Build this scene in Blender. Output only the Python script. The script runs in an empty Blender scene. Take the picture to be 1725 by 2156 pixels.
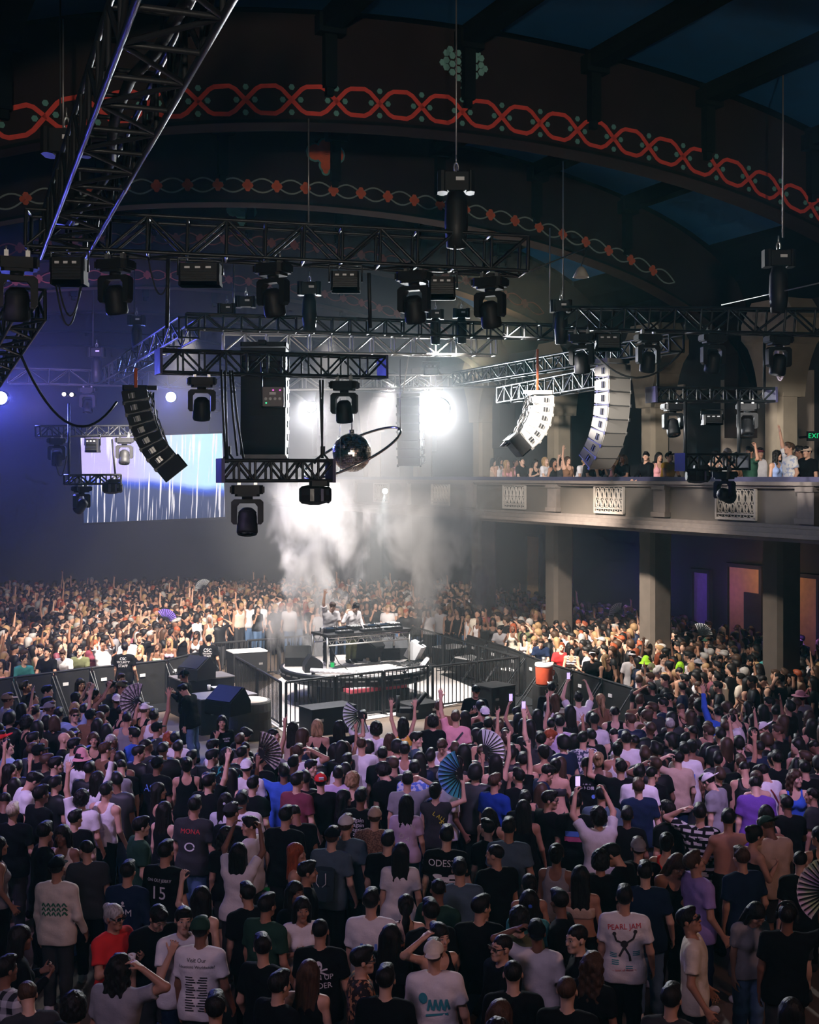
import bpy, math, random
import numpy as np
from mathutils import Vector, Matrix
from mathutils.bvhtree import BVHTree

random.seed(7)
rng = np.random.default_rng(7)
SC = bpy.context.scene
COL = SC.collection
PI = math.pi

# ------------------------------------------------------------------ camera, world, lights, exposure
F, CX, HY, H = 2600.0, 862.5, 1003.0, 6.3        # focal length and horizon in pixels of the 1725x2156 frame, eye height


def at(x, y, D):
    """the point at distance D (metres along the view) that a pixel of the photograph shows"""
    return Vector(((x - CX) / F * D, D, H - (y - HY) / F * D))


def at_z(x, y, z):
    return at(x, y, (H - z) * F / (y - HY))


cam = bpy.data.objects.new('camera', bpy.data.cameras.new('camera'))
COL.objects.link(cam)
cam.location = (0, 0, H)
cam.rotation_euler = (PI / 2, 0, 0)
cam.data.sensor_fit = 'HORIZONTAL'
cam.data.sensor_width = 36
cam.data.lens = 36 * F / 1725
cam.data.shift_y = (HY - 1078) / 1725
cam.data.clip_start = 0.1
cam.data.clip_end = 300
SC.camera = cam

wd = bpy.data.worlds.new('venue_ambience')
SC.world = wd
wd.use_nodes = True
bg = wd.node_tree.nodes['Background']
bg.inputs[0].default_value = (0.10, 0.42, 0.50, 1)
bg.inputs[1].default_value = 0.035

SC.view_settings.view_transform = 'Standard'
SC.view_settings.look = 'None'
SC.view_settings.gamma = 1
SC.view_settings.use_curve_mapping = False
SC.view_settings.exposure = 0.0
cy = SC.cycles
cy.max_bounces = 4
cy.diffuse_bounces = 2
cy.glossy_bounces = 2
cy.transmission_bounces = 2
cy.transparent_max_bounces = 8
cy.volume_bounces = 0
cy.caustics_reflective = False
cy.caustics_refractive = False
cy.sample_clamp_indirect = 4
cy.sample_clamp_direct = 0
cy.use_denoising = True
cy.use_adaptive_sampling = True
cy.adaptive_threshold = 0.06
cy.adaptive_min_samples = 12
cy.volume_step_rate = 1.5
cy.volume_max_steps = 96


def light(name, kind, loc, target, watt, col, size=0.2, angle=60, blend=0.6, size_y=None):
    d = bpy.data.lights.new(name, kind)
    d.energy = watt
    d.color = col
    if kind == 'SPOT':
        d.spot_size = math.radians(angle)
        d.spot_blend = blend
        d.shadow_soft_size = size
    elif kind == 'AREA':
        d.size = size
        if size_y:
            d.shape = 'RECTANGLE'
            d.size_y = size_y
    else:
        d.shadow_soft_size = size
    o = bpy.data.objects.new(name, d)
    COL.objects.link(o)
    o.location = loc
    if target is not None:
        o.rotation_euler = (Vector(target) - Vector(loc)).to_track_quat('-Z', 'Y').to_euler()
    return o


WARM = (1.0, 0.89, 0.78)
WHITE = (1.0, 0.95, 0.90)
# wash of the rig on the crowd beyond the stage, on the balcony and on the deck, plus added fills
light('wash_left', 'SPOT', (-5.2, 29.0, 9.6), (-8.2, 37.5, 1.2), 21000, WARM, 0.25, 62, 0.8)
light('wash_back', 'SPOT', (-2.0, 30.5, 9.6), (-2.5, 43.5, 1.2), 17000, WARM, 0.25, 56, 0.9)
light('wash_right', 'SPOT', (0.6, 29.5, 9.6), (5.2, 36.0, 1.0), 22000, WARM, 0.25, 46, 0.8)
light('wash_near_barricade', 'SPOT', (2.2, 27.0, 9.6), (6.9, 31.0, 1.2), 7500, WARM, 0.25, 48, 0.8)
light('wash_side', 'SPOT', (-9.5, 24, 9.5), (-9.3, 29.6, 1.2), 4200, WARM, 0.25, 50, 0.9)
for bx, by in ((3.4, 38.0), (5.6, 33.5), (7.6, 29.4), (9.2, 26.4)):
    light('wash_balcony', 'SPOT', (0.4, 22.6, 8.8), (bx, by, 6.9), 9500 * ((bx - 0.4) ** 2 + (by - 22.6) ** 2) / 230, WHITE, 0.12, 17.5, 0.4)
light('array_fill', 'SPOT', (3.3, 17.8, 8.7), (4.4, 26.4, 7.3), 2000, WHITE, 0.15, 11, 0.4)  # added unseen spot that brightens only the tall white loudspeaker column
light('wash_balcony_end', 'SPOT', (6.3, 21.5, 8.0), (8.3, 27.4, 6.9), 1500, WHITE, 0.12, 30, 0.5)
light('green_dot', 'SPOT', at_z(565, 1680, 1.5) + Vector((0.3, -1.5, 7)), at_z(565, 1680, 1.5), 900, (0.05, 1.0, 0.3), 0.02, 3.2, 0.9)
light('vault_amber_fill', 'SPOT', at(990, 790, 37), at(1090, 560, 33), 2600, (1.0, 0.80, 0.45), 0.3, 70, 0.9)  # added amber light without a lamp, warms the haze and vault
light('stage_top', 'SPOT', (-2.6, 31.6, 9.2), (-1.3, 34.8, 1.0), 2600, WHITE, 0.2, 42, 0.6)
light('pit_front', 'SPOT', (-3.6, 29.8, 9.2), (-2.6, 31.8, 0.0), 6500, WHITE, 0.2, 40, 0.7)
light('pit_top', 'SPOT', (0.6, 33.0, 9.2), (0.8, 34.0, 0.0), 9000, WHITE, 0.2, 50, 0.7)
# house colour on the dance floor
light('floor_wash', 'AREA', (-5, 2, 12.5), (0.0, 19, 1), 420, (0.92, 0.66, 1.0), 3)
light('floor_kick', 'SPOT', (8, 6, 9.0), (0, 15, 1.2), 700, (1.0, 0.52, 0.42), 0.5, 80, 0.9)
light('floor_mid', 'SPOT', (4.6, 12, 11.7), (3.6, 21.5, 1.2), 5600, (0.66, 0.46, 1.0), 0.4, 44, 0.8)
light('floor_mid', 'SPOT', (-8.5, 12, 11.7), (-3.2, 21.5, 1.2), 5600, (0.66, 0.46, 1.0), 0.4, 46, 0.8)
light('floor_blue', 'SPOT', (-9, 17, 9.5), (-4.5, 20, 1.2), 500, (0.45, 0.42, 1.0), 0.4, 80, 0.9)
# dim light on the painted vault
light('vault_wash', 'SPOT', (1, -14, 5.0), (1.5, 22, 13.2), 11500, (1.0, 0.86, 0.72), 0.5, 40, 0.9)
# beams that face us from the far rig, with added fills between
light('far_beam_main', 'SPOT', at(925, 860, 35.6), (-2, 18, 5), 8500, (0.95, 0.98, 1.0), 0.3, 120, 0.9)
light('smoke_fill', 'SPOT', (-0.5, 39.5, 9.3), (-2.6, 36.2, 3.0), 7500, (1.0, 0.97, 0.98), 0.2, 60, 0.9)  # added unseen spot to whiten the smoke
light('far_haze_fill', 'POINT', at(905, 850, 40.5), None, 160, (1.0, 0.97, 0.92), 0.4)  # added point fill for the haze glow, no lamp stands here
light('far_beam_second', 'SPOT', at(655, 857, 37), (-3, 24, 2), 2600, (0.95, 0.96, 1.0), 0.2, 120, 0.9)
light('far_beam_blue', 'SPOT', at(360, 836, 39.7), (-6, 22, 4), 1700, (0.14, 0.22, 1.0), 0.2, 140, 0.9)
light('far_beam_blue_edge', 'SPOT', at(2, 838, 33.7), (-8, 20, 4), 3600, (0.12, 0.14, 1.0), 0.2, 150, 0.9)
light('down_beam', 'SPOT', at(811, 1034, 44), at(790, 1200, 42), 1500, (0.75, 0.95, 1.0), 0.05, 26, 0.2)
light('vault_blue', 'SPOT', at(60, 880, 34), at(250, 560, 44), 2600, (0.46, 0.32, 0.9), 0.5, 100, 0.9)
light('under_balcony_blue', 'POINT', at(1300, 1225, 42.5), None, 50, (0.25, 0.12, 1.0), 0.2)
light('under_balcony_edge', 'POINT', at(1690, 1330, 34.5), None, 14, (0.4, 0.15, 1.0), 0.2)
light('under_balcony_violet', 'POINT', at(1472, 1235, 38.8), None, 20, (0.4, 0.12, 1.0), 0.2)
light('under_balcony_amber', 'POINT', at(1572, 1215, 36.8), None, 34, (1.0, 0.55, 0.22), 0.2)
NFILL, NFAR = 45, 1800
# ------------------------------------------------------------------ helpers: objects and materials


def tag(o, label=None, cat=None, group=None, kind=None):
    for k, v in (('label', label), ('category', cat), ('group', group), ('kind', kind)):
        if v:
            o[k] = v
    return o


def link(name, data, parent=None, mat=None, color=None, matrix=None):
    o = bpy.data.objects.new(name, data)
    COL.objects.link(o)
    if parent is not None:
        o.parent = parent
    if matrix is not None:
        o.matrix_local = matrix
    if mat is not None:
        if len(data.materials) == 0:
            data.materials.append(mat)
        elif data.materials[0] != mat:
            o.material_slots[0].link = 'OBJECT'
            o.material_slots[0].material = mat
    if color is not None:
        o.color = (color[0], color[1], color[2], 1)
    return o


def empty(name, loc=(0, 0, 0), rz=0.0, label=None, cat=None, group=None):
    o = bpy.data.objects.new(name, None)
    COL.objects.link(o)
    o.location = loc
    o.rotation_euler = (0, 0, rz)
    o.empty_display_size = 0.2
    return tag(o, label, cat, group)


class N:
    """short node-tree writer"""

    def __init__(self, name):
        self.m = bpy.data.materials.new(name)
        self.m.use_nodes = True
        self.t = self.m.node_tree
        self.t.nodes.clear()
        self.out = self.t.nodes.new('ShaderNodeOutputMaterial')

    def n(self, typ, _out=None, **kw):
        nd = self.t.nodes.new('ShaderNode' + typ)
        for k, v in kw.items():
            if k.startswith('i_'):
                key = k[2:]
                s = nd.inputs[int(key)] if key.isdigit() else nd.inputs[key.replace('_', ' ')]
                if hasattr(v, 'links') or hasattr(v, 'is_output'):
                    self.t.links.new(v, s)
                else:
                    s.default_value = v
            else:
                setattr(nd, k, v)
        return nd if _out is None else nd.outputs[_out]

    def math(self, op, a, b=0.0, c=0.0):
        return self.n('Math', 0, operation=op, i_0=a, i_1=b, i_2=c)

    def mix(self, f, a, b):
        nd = self.t.nodes.new('ShaderNodeMix')
        nd.data_type = 'RGBA'
        for s, v in ((nd.inputs[0], f), (nd.inputs[6], a), (nd.inputs[7], b)):
            if hasattr(v, 'is_output'):
                self.t.links.new(v, s)
            else:
                s.default_value = v
        return nd.outputs[2]

    def bsdf(self, **kw):
        b = self.n('BsdfPrincipled', None, **kw)
        self.t.links.new(b.outputs[0], self.out.inputs[0])
        return self.m


def c4(c):
    return (c[0], c[1], c[2], 1)


def plain(name, col, rough=0.6, metal=0.0, var=0.25, scale=6.0, bump=0.15, spec=0.4):
    """a colour with procedural wear: noise in colour, roughness and relief"""
    g = N(name)
    co = g.n('TexCoord', 'Object')
    nz = g.n('TexNoise', 0, i_Vector=co, i_Scale=scale, i_Detail=4.0)
    dark = tuple(x * (1 - var) for x in col)
    lite = tuple(min(1, x * (1 + var)) for x in col)
    cc = g.mix(nz, c4(dark), c4(lite))
    r = g.n('MapRange', 0, i_0=nz, i_3=max(0.05, rough - 0.12), i_4=min(1, rough + 0.12))
    bp = g.n('Bump', 0, i_Strength=bump, i_Distance=0.01, i_Height=nz)
    return g.bsdf(i_Base_Color=cc, i_Roughness=r, i_Metallic=metal, i_Normal=bp, i_Specular_IOR_Level=spec)


def glow(name, col, strength):
    g = N(name)
    e = g.n('Emission', 0, i_Color=c4(col), i_Strength=strength)
    g.t.links.new(e, g.out.inputs[0])
    return g.m


BLACK_METAL = plain('black_painted_steel', (0.014, 0.015, 0.017), 0.36, 0.1, 0.3, 14)
DARK_BAR = plain('black_fence_steel', (0.015, 0.015, 0.016), 0.4, 0.2, 0.3, 20)
SILVER = plain('brushed_aluminium', (0.55, 0.54, 0.52), 0.35, 0.9, 0.2, 18)
CASE = plain('black_plastic_case', (0.010, 0.010, 0.011), 0.55, 0.0, 0.3, 9, .15, .25)
RUBBER = plain('black_cable_rubber', (0.01, 0.01, 0.011), 0.55, 0.0, 0.2, 9)
LENS = plain('dark_lens_glass', (0.01, 0.012, 0.02), 0.06, 0.0, 0.1, 4, 0.0, 0.9)
GREY_BOX = plain('light_speaker_paint', (0.30, 0.285, 0.265), 0.55, 0.0, 0.1, 7)
GRILLE_LIGHT = plain('light_speaker_grille', (0.40, 0.37, 0.33), 0.7, 0.1, 0.2, 120, 0.5)
DARK_SPK = plain('dark_speaker_paint', (0.012, 0.012, 0.013), 0.6, 0.0, 0.2, 9, .15, .25)
PALE_TAG = plain('pale_label', (0.7, 0.7, 0.72), 0.5, 0, 0.1, 4)
WOODT = plain('lacquered_table_top', (0.014, 0.013, 0.012), 0.5)
ROPE = plain('pale_rope', (0.5, 0.42, 0.36), 0.8)
CHAIN = plain('steel_chain', (0.35, 0.33, 0.32), 0.4, 0.8)
ORANGE_CHAIN = plain('orange_sling', (0.6, 0.12, 0.04), 0.6)


class MB:
    """collects shapes, then makes ONE mesh"""

    def __init__(self):
        self.v, self.f, self.sm = [], [], []

    def add(self, vs, fs, smooth=False):
        b = len(self.v)
        self.v.extend([tuple(x) for x in vs])
        self.f.extend([tuple(b + i for i in q) for q in fs])
        self.sm.extend([smooth] * len(fs))
        return self

    def box(self, c, s, R=None, bevel=0.0):
        x, y, z = s[0] / 2, s[1] / 2, s[2] / 2
        if bevel <= 0:
            vs = [Vector((a * x, b * y, d * z)) for a in (-1, 1) for b in (-1, 1) for d in (-1, 1)]
            fs = [(0, 1, 3, 2), (4, 6, 7, 5), (0, 4, 5, 1), (2, 3, 7, 6), (0, 2, 6, 4), (1, 5, 7, 3)]
        else:
            w = min(bevel, x * .9, y * .9)
            ring = [(x - w, y), (x, y - w), (x, -y + w), (x - w, -y), (-x + w, -y), (-x, -y + w), (-x, y - w), (-x + w, y)]
            ring.reverse()
            vs = [Vector((a, b, -z)) for a, b in ring] + [Vector((a, b, z)) for a, b in ring]
            fs = [tuple(range(7, -1, -1)), tuple(range(8, 16))] + [(i, (i + 1) % 8, 8 + (i + 1) % 8, 8 + i) for i in range(8)]
        if R is not None:
            vs = [R @ p for p in vs]
        c = Vector(c)
        return self.add([p + c for p in vs], fs)

    def tube(self, pts, r, n=8, cap=True, smooth=True, closed=False):
        pts = [Vector(p) for p in pts]
        rs = r if isinstance(r, (list, tuple)) else [r] * len(pts)
        vs, m = [], len(pts)
        ref = None
        for i, p in enumerate(pts):
            a = pts[i - 1] if (i > 0 or closed) else p
            b = pts[(i + 1) % m] if (i < m - 1 or closed) else p
            d = (b - a).normalized()
            if ref is None:
                ref = Vector((0, 0, 1)) if abs(d.z) < 0.9 else Vector((1, 0, 0))
            s = d.cross(ref)
            if s.length < 1e-4:
                s = d.orthogonal()
            s.normalize()
            ref = s.cross(d).normalized()
            for k in range(n):
                t = 2 * PI * k / n
                vs.append(p + (s * math.cos(t) + ref * math.sin(t)) * rs[i])
        fs = []
        for i in range(m if closed else m - 1):
            j = (i + 1) % m
            for k in range(n):
                l = (k + 1) % n
                fs.append((i * n + k, i * n + l, j * n + l, j * n + k))
        self.add(vs, fs, smooth)
        if cap and not closed:
            b = len(self.v) - len(vs)
            self.f.append(tuple(b + k for k in range(n - 1, -1, -1)))
            self.f.append(tuple(b + (m - 1) * n + k for k in range(n)))
            self.sm += [False, False]
        return self

    def lathe(self, prof, n=24, M=None, smooth=True):
        vs, fs, m = [], [], len(prof)
        for k in range(n):
            t = 2 * PI * k / n
            for r, z in prof:
                vs.append(Vector((r * math.cos(t), r * math.sin(t), z)))
        for k in range(n):
            l = (k + 1) % n
            for i in range(m - 1):
                fs.append((k * m + i, l * m + i, l * m + i + 1, k * m + i + 1))
        if M is not None:
            vs = [M @ p for p in vs]
        return self.add(vs, fs, smooth)

    def prism(self, poly, a, b):
        """polygon of 3-D points extruded by the vector b-a (poly given at a)"""
        d = Vector(b) - Vector(a)
        n = len(poly)
        vs = [Vector(p) for p in poly] + [Vector(p) + d for p in poly]
        fs = [tuple(range(n - 1, -1, -1)), tuple(range(n, 2 * n))] + [(i, (i + 1) % n, n + (i + 1) % n, n + i) for i in range(n)]
        return self.add(vs, fs)

    def mesh(self, name):
        me = bpy.data.meshes.new(name)
        me.from_pydata(self.v, [], self.f)
        if any(self.sm):
            me.polygons.foreach_set('use_smooth', self.sm)
        me.update()
        return me

    def build(self, name, mat, parent=None, matrix=None, color=None):
        return link(name, self.mesh(name), parent, mat, color, matrix)


def frame(p, d, up=Vector((0, 0, 1))):
    """matrix with local Z along d"""
    z = Vector(d).normalized()
    x = up.cross(z)
    if x.length < 1e-4:
        x = Vector((1, 0, 0))
    x.normalize()
    y = z.cross(x)
    M = Matrix((x, y, z)).transposed().to_4x4()
    M.translation = Vector(p)
    return M


_rods = {}


def rod_mesh(n=8, mat=None):
    k = (n, mat.name if mat else '')
    if k not in _rods:
        _rods[k] = MB().tube([(0, 0, 0), (0, 0, 1)], 1.0, n).mesh('rod')
        if mat:
            _rods[k].materials.append(mat)
    return _rods[k]


def rod(name, parent, p1, p2, r, mat, n=8, origin=None):
    """one bar as an object of its own (shared mesh); p1, p2 in world axes, parent an unrotated empty at origin"""
    p1, p2 = Vector(p1), Vector(p2)
    d = p2 - p1
    M = frame(p1 - (origin if origin is not None else Vector((0, 0, 0))), d) @ Matrix.Diagonal((r, r, d.length, 1))
    return link(name, rod_mesh(n, mat), parent, None, None, M)


def sag(a, b, drop, n=12):
    a, b = Vector(a), Vector(b)
    return [a.lerp(b, i / n) - Vector((0, 0, drop * 4 * (i / n) * (1 - i / n))) for i in range(n + 1)]


def cable(name, label, pts, r=0.012, mat=None, group=None, cat='cable'):
    o = MB().tube(pts, r, 6).build(name, mat or RUBBER)
    return tag(o, label, cat, group)


def copy_tree(o, parent=None):
    c = o.copy()
    COL.objects.link(c)
    c.parent = parent
    for ch in o.children:
        copy_tree(ch, c)
    return c
# ------------------------------------------------------------------ the hall (built along its own axes: local x across the hall, local y along it)
HALL = math.radians(24.3)
RM = Matrix.Rotation(HALL, 4, 'Z')


def hall(v, u, z):
    return RM @ Vector((v, u, z))


def room(name, mb, mat, parent=None, kind='structure', label=None):
    o = mb.build(name, mat, parent)
    if parent is None:
        o.matrix_world = RM
        tag(o, label, None, None, kind)
    return o


def slabs(name, pts_mat, parent, cell):
    pass


FLOOR = plain('worn_concrete_floor', (0.13, 0.095, 0.07), 0.5, 0, 0.35, 1.4, 0.1)
WALL_DARK = plain('dark_plaster', (0.035, 0.032, 0.034), 0.85, 0, 0.3, 2.0)
WALL_CREAM = plain('cream_plaster', (0.62, 0.50, 0.40), 0.85, 0, 0.1, 2.0)
VAULT = plain('brown_arch_paint', (0.024, 0.0165, 0.014), 1.0, 0, 0.35, 1.1, .15, 0)
BEAM = plain('dark_beam_paint', (0.008, 0.010, 0.009), 1.0, 0, 0.35, 1.5, .15, 0)
PANEL = plain('blue_ceiling_panel', (0.003, 0.085, 0.21), 0.75, 0, 0.3, 2.2)
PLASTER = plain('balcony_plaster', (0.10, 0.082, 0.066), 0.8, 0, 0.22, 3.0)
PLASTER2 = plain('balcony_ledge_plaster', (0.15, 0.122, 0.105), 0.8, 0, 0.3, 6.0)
RAILTOP = plain('violet_lit_rail', (0.04, 0.036, 0.08), 0.7, 0, 0.2, 5)  # violet light on the rail is put into its colour
GRILL = plain('carved_stone_lattice', (0.32, 0.28, 0.24), 0.8, 0, 0.2, 14)
REDP = plain('red_paint', (0.62, 0.055, 0.035), 0.8, 0, 0.3, 9)
ORNP = plain('orange_paint', (0.55, 0.10, 0.035), 0.8, 0, 0.3, 9)
GRNP = plain('green_grey_paint', (0.10, 0.26, 0.22), 0.8, 0, 0.3, 9)
PALEP = plain('pale_green_paint', (0.22, 0.25, 0.20), 0.8, 0, 0.3, 9)
DIMRED = plain('dull_red_paint', (0.20, 0.05, 0.03), 0.8, 0, 0.3, 9)  # duller red for the farther arches
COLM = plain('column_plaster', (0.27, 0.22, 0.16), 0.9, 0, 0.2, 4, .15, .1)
COLD = plain('shaded_column_plaster', (0.085, 0.07, 0.058), 0.9, 0, 0.2, 4, .15, .1)  # column plaster darkened to paint in the shade under the balcony

VC, AW, AB, Z0 = 9.8, 11.0, 3.7, 8.78      # arch centre line, half width, rise, springing height


def zc(v):
    return Z0 + AB * math.sqrt(max(0.0, 1 - ((v - VC) / AW) ** 2))


room('floor', MB().box((10, 24, -0.1), (46, 72, 0.2)), FLOOR)
room('wall_end', MB().box((10, 57.2, 7.5), (36, 0.4, 15)), WALL_DARK)
room('wall_right', MB().box((26.2, 26, 7.5), (0.4, 64, 15)), WALL_DARK)
# upper balcony wall: cream panels between dark strips
wb = room('wall_balcony', MB().box((24.9, 26, 7.6), (0.3, 60, 5.0)), WALL_DARK)
for a0, a1 in ((1391, 1441), (1519, 1561), (1563, 1614), (1668, 1712), (1735, 1800)):
    u0, u1 = [(24.7 * (.9114 - .4115 * ((x - CX) / F)) / (.9114 * ((x - CX) / F) + .4115)) for x in (a0, a1)]
    MB().box((24.72, (u0 + u1) / 2, 7.3), (0.08, abs(u1 - u0), 4.0)).build('wall_panel', WALL_CREAM, wb)

# arches with their painted chains
ARCH_U = [10.0, 18.7, 25.0, 31.3, 37.6, 43.9, 50.2, 56.0]
VS = [VC - AW + 0.02 + (2 * AW - 0.04) * i / 56 for i in range(57)]


def ribbon(mb, pts, w, u):
    """flat painted band along points (v, z) in the plane u"""
    n = len(pts)
    L, R_ = [], []
    for i in range(n):
        a, b = Vector(pts[max(0, i - 1)]), Vector(pts[min(n - 1, i + 1)])
        d = (b - a).normalized()
        q = Vector((-d.y, d.x)) * w / 2
        p = Vector(pts[i])
        L.append(p + q)
        R_.append(p - q)
    for i in range(n - 1):
        quad = [L[i], L[i + 1], R_[i + 1], R_[i]]
        mb.prism([(q.x, u, q.y) for q in quad], (0, 0, 0), (0, -0.012, 0))


def blob(mb, v, z, r, u, n=8, sq=1.0):
    mb.prism([(v + r * math.cos(2 * PI * k / n), u, z + sq * r * math.sin(2 * PI * k / n)) for k in range(n)], (0, 0, 0), (0, -0.014, 0))


for k, u in enumerate(ARCH_U):
    mb = MB()
    low = [(v, zc(v) - 0.36 if 0.3 < i < 55.7 else zc(v) - 1.2) for i, v in enumerate(VS)]
    top = [(v, zc(v) + 1.38) for v in VS]
    vs, fs = [], []
    for (v, z), (v2, z2) in zip(low, top):
        vs += [(v, u, z), (v, u, z2), (v, u + 0.55, z), (v, u + 0.55, z2)]
    for i in range(len(VS) - 1):
        a, b = 4 * i, 4 * i + 4
        fs += [(a, b, b + 1, a + 1), (a + 2, a + 3, b + 3, b + 2), (a, a + 2, b + 2, b), (a + 1, b + 1, b + 3, a + 3)]
    mb.add(vs, fs)
    mb.box((VC - AW + .1, u + .27, Z0 - 1.6), (0.5, 0.55, 4.6))
    mb.box((VC + AW - .1, u + .27, Z0 - 0.2), (0.6, 0.55, 2.6))
    arch = room('trim_%d' % (k + 1), mb, VAULT)
    # a raised bead along the lower edge
    e = MB()
    ribbon(e, [(v, zc(v) - 0.33) for v in VS], 0.05, u - 0.002)
    e.build('edge_bead', BEAM, arch)
    us = u - 0.004
    if k in (0, 1):
        ch, dots = MB(), MB()
        p = 0.76
        for j in range(-11, 12):
            v0 = VC + (j - 0.5) * p
            if not VC - AW + 1 < v0 < VC + AW - 1.5:
                continue
            for s in (1, -1):
                pts = [(0, 0), (0.07, .07), (0.17, 0.17), (0.25, 0.21), (0.5, .22), (p - 0.25, 0.21), (p - 0.17, 0.17), (p - .07, .07), (p, 0)]
                ribbon(ch, [(v0 + a, zc(v0 + a) + s * b) for a, b in pts], 0.07, us)
            for a, b in ((0, .2), (0, -.2), (.15, 0), (-.15, 0)):
                blob(dots, v0 + a, zc(v0 + a) + b, 0.05, us, 6)
        ch.build('painted_chain', REDP, arch)
        dots.build('painted_dots', GRNP, arch)
        if k == 1:
            em = MB()
            for a, b in [(0, 0), (.0, .14), (0, -.14), (0, .27), (0, -.27), (0, -.38)] + [(s * x, y) for s in (1, -1) for x, y in
                         ((.11, .06), (.11, -.08), (.11, .2), (.11, -.22), (.22, 0), (.22, .14), (.22, -.14), (.33, .05), (.33, -.07), (.33, .17), (.40, .0), (.26, .24))]:
                blob(em, 9.45 + a, zc(9.45) + 0.78 + b, 0.062, us, 6)
            em.build('painted_emblem', plain('emblem_green_paint', (0.16, 0.34, 0.30), .8), arch)
    elif k in (2, 3, 4):
        ch, dots = MB(), MB()
        p = 0.64
        for j in range(-13, 14):
            v0 = VC + (j - 0.5) * p
            if not VC - AW + 1 < v0 < VC + AW - 1.2:
                continue
            for s in (1, -1):
                pts = [(p * i / 10, s * 0.145 * math.sin(PI * i / 10)) for i in range(11)]
                ribbon(ch, [(v0 + a, zc(v0 + a) + b) for a, b in pts], 0.032, us)
            for a, b in ((0, .07), (0, -.07), (.06, 0), (-.06, 0)):
                blob(dots, v0 + a, zc(v0 + a) + b, 0.065, us, 6)
        ch.build('painted_chain', PALEP if k == 2 else DIMRED, arch)
        dots.build('painted_knots', ORNP if k == 2 else DIMRED, arch)
        em = MB()
        ve = 9.3
        for a, b, r in ((0, 0, .2), (-.24, .04, .17), (.24, .04, .17), (0, .18, .16), (0, -.22, .12), (0, -.34, .06)):
            blob(em, ve + a, zc(ve) + 0.74 + b, r, us - .004 * (r < .2) - .003 * (a > 0) - .006 * (b > .1), 12)
        if k == 2:
            ed = MB()
            for a, b, r in ((0, 0, .23), (-.24, .04, .21), (.24, .04, .21), (0, .18, .2), (0, -.22, .16), (0, -.34, .1)):
                blob(ed, ve + a, zc(ve) + 0.74 + b, r, us + 0.003, 12)
            ed.build('emblem_outline', GRNP, arch)
        em.build('painted_emblem', ORNP if k == 2 else (GRNP if k == 3 else DIMRED), arch)
    # brackets under each beam; their dark struts also stand in for vertical shadows
    for j in range(-3, 4):
        vb = 9.5 + 2.5 * j
        zt = zc(vb) + 1.36
        b = MB()
        b.box((vb, u - .12, zt - 0.18), (.46, .24, .3))
        b.box((vb, u - .08, zt - 0.72), (.2, .16, .9))
        b.box((vb, u - .06, zt - 1.2), (.12, .12, .2))
        b.build('bracket', BEAM, arch)

# ceiling: blue panels between lengthwise beams
ceil = room('ceiling', MB().add([(v, u, zc(v) + 1.46) for v in VS for u in (4, 57)], [(2 * i, 2 * i + 1, 2 * i + 3, 2 * i + 2) for i in range(56)]), BEAM)
edges_u = [5.5] + ARCH_U + [57]
for a, b in zip(edges_u[:-1], edges_u[1:]):
    for j in range(-4, 4):
        v0, v1 = 9.5 + 2.5 * j + .2, 9.5 + 2.5 * (j + 1) - .2
        v0, v1 = max(v0, VC - AW + .3), min(v1, VC + AW - .3)
        if v1 - v0 < .5:
            continue
        m = MB()
        ua, ub = a + (.75 if a > 5.6 else 0), b - .25
        vv = [v0 + (v1 - v0) * i / 4 for i in range(5)]
        m.add([(v, w, zc(v) + 1.40 - d) for v in vv for w in (ua, ub) for d in (0, .03)],
              [q for i in range(4) for q in ((4 * i + 1, 4 * i + 3, 4 * i + 7, 4 * i + 5), (4 * i, 4 * i + 4, 4 * i + 6, 4 * i + 2))])
        m.build('ceiling_panel', PANEL, ceil)
    for j in range(-3, 4):
        vb = 9.5 + 2.5 * j
        m = MB()
        m.box((vb, (a + b) / 2 + .2, zc(vb) + 1.28), (.34, b - a - .5, .34))
        m.build('ceiling_beam', BEAM, ceil)

# columns with flared heads along the balcony, and down to the floor
for k in range(-1, 7):
    u = 23.3 + 5.1 * k
    v = 20.3
    m = MB()
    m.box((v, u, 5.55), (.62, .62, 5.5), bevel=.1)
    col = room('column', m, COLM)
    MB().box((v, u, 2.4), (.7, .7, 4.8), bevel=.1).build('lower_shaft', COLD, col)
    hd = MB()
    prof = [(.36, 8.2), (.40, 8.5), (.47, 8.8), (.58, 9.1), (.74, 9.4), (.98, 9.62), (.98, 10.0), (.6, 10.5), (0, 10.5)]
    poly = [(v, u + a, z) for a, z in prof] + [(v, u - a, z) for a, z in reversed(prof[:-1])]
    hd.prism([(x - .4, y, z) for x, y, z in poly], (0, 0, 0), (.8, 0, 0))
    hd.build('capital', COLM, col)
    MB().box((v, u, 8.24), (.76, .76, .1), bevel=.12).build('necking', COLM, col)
room('wall_frieze', MB().box((20.9, 28, 11.2), (.3, 50, 1.9)), WALL_DARK)

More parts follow.
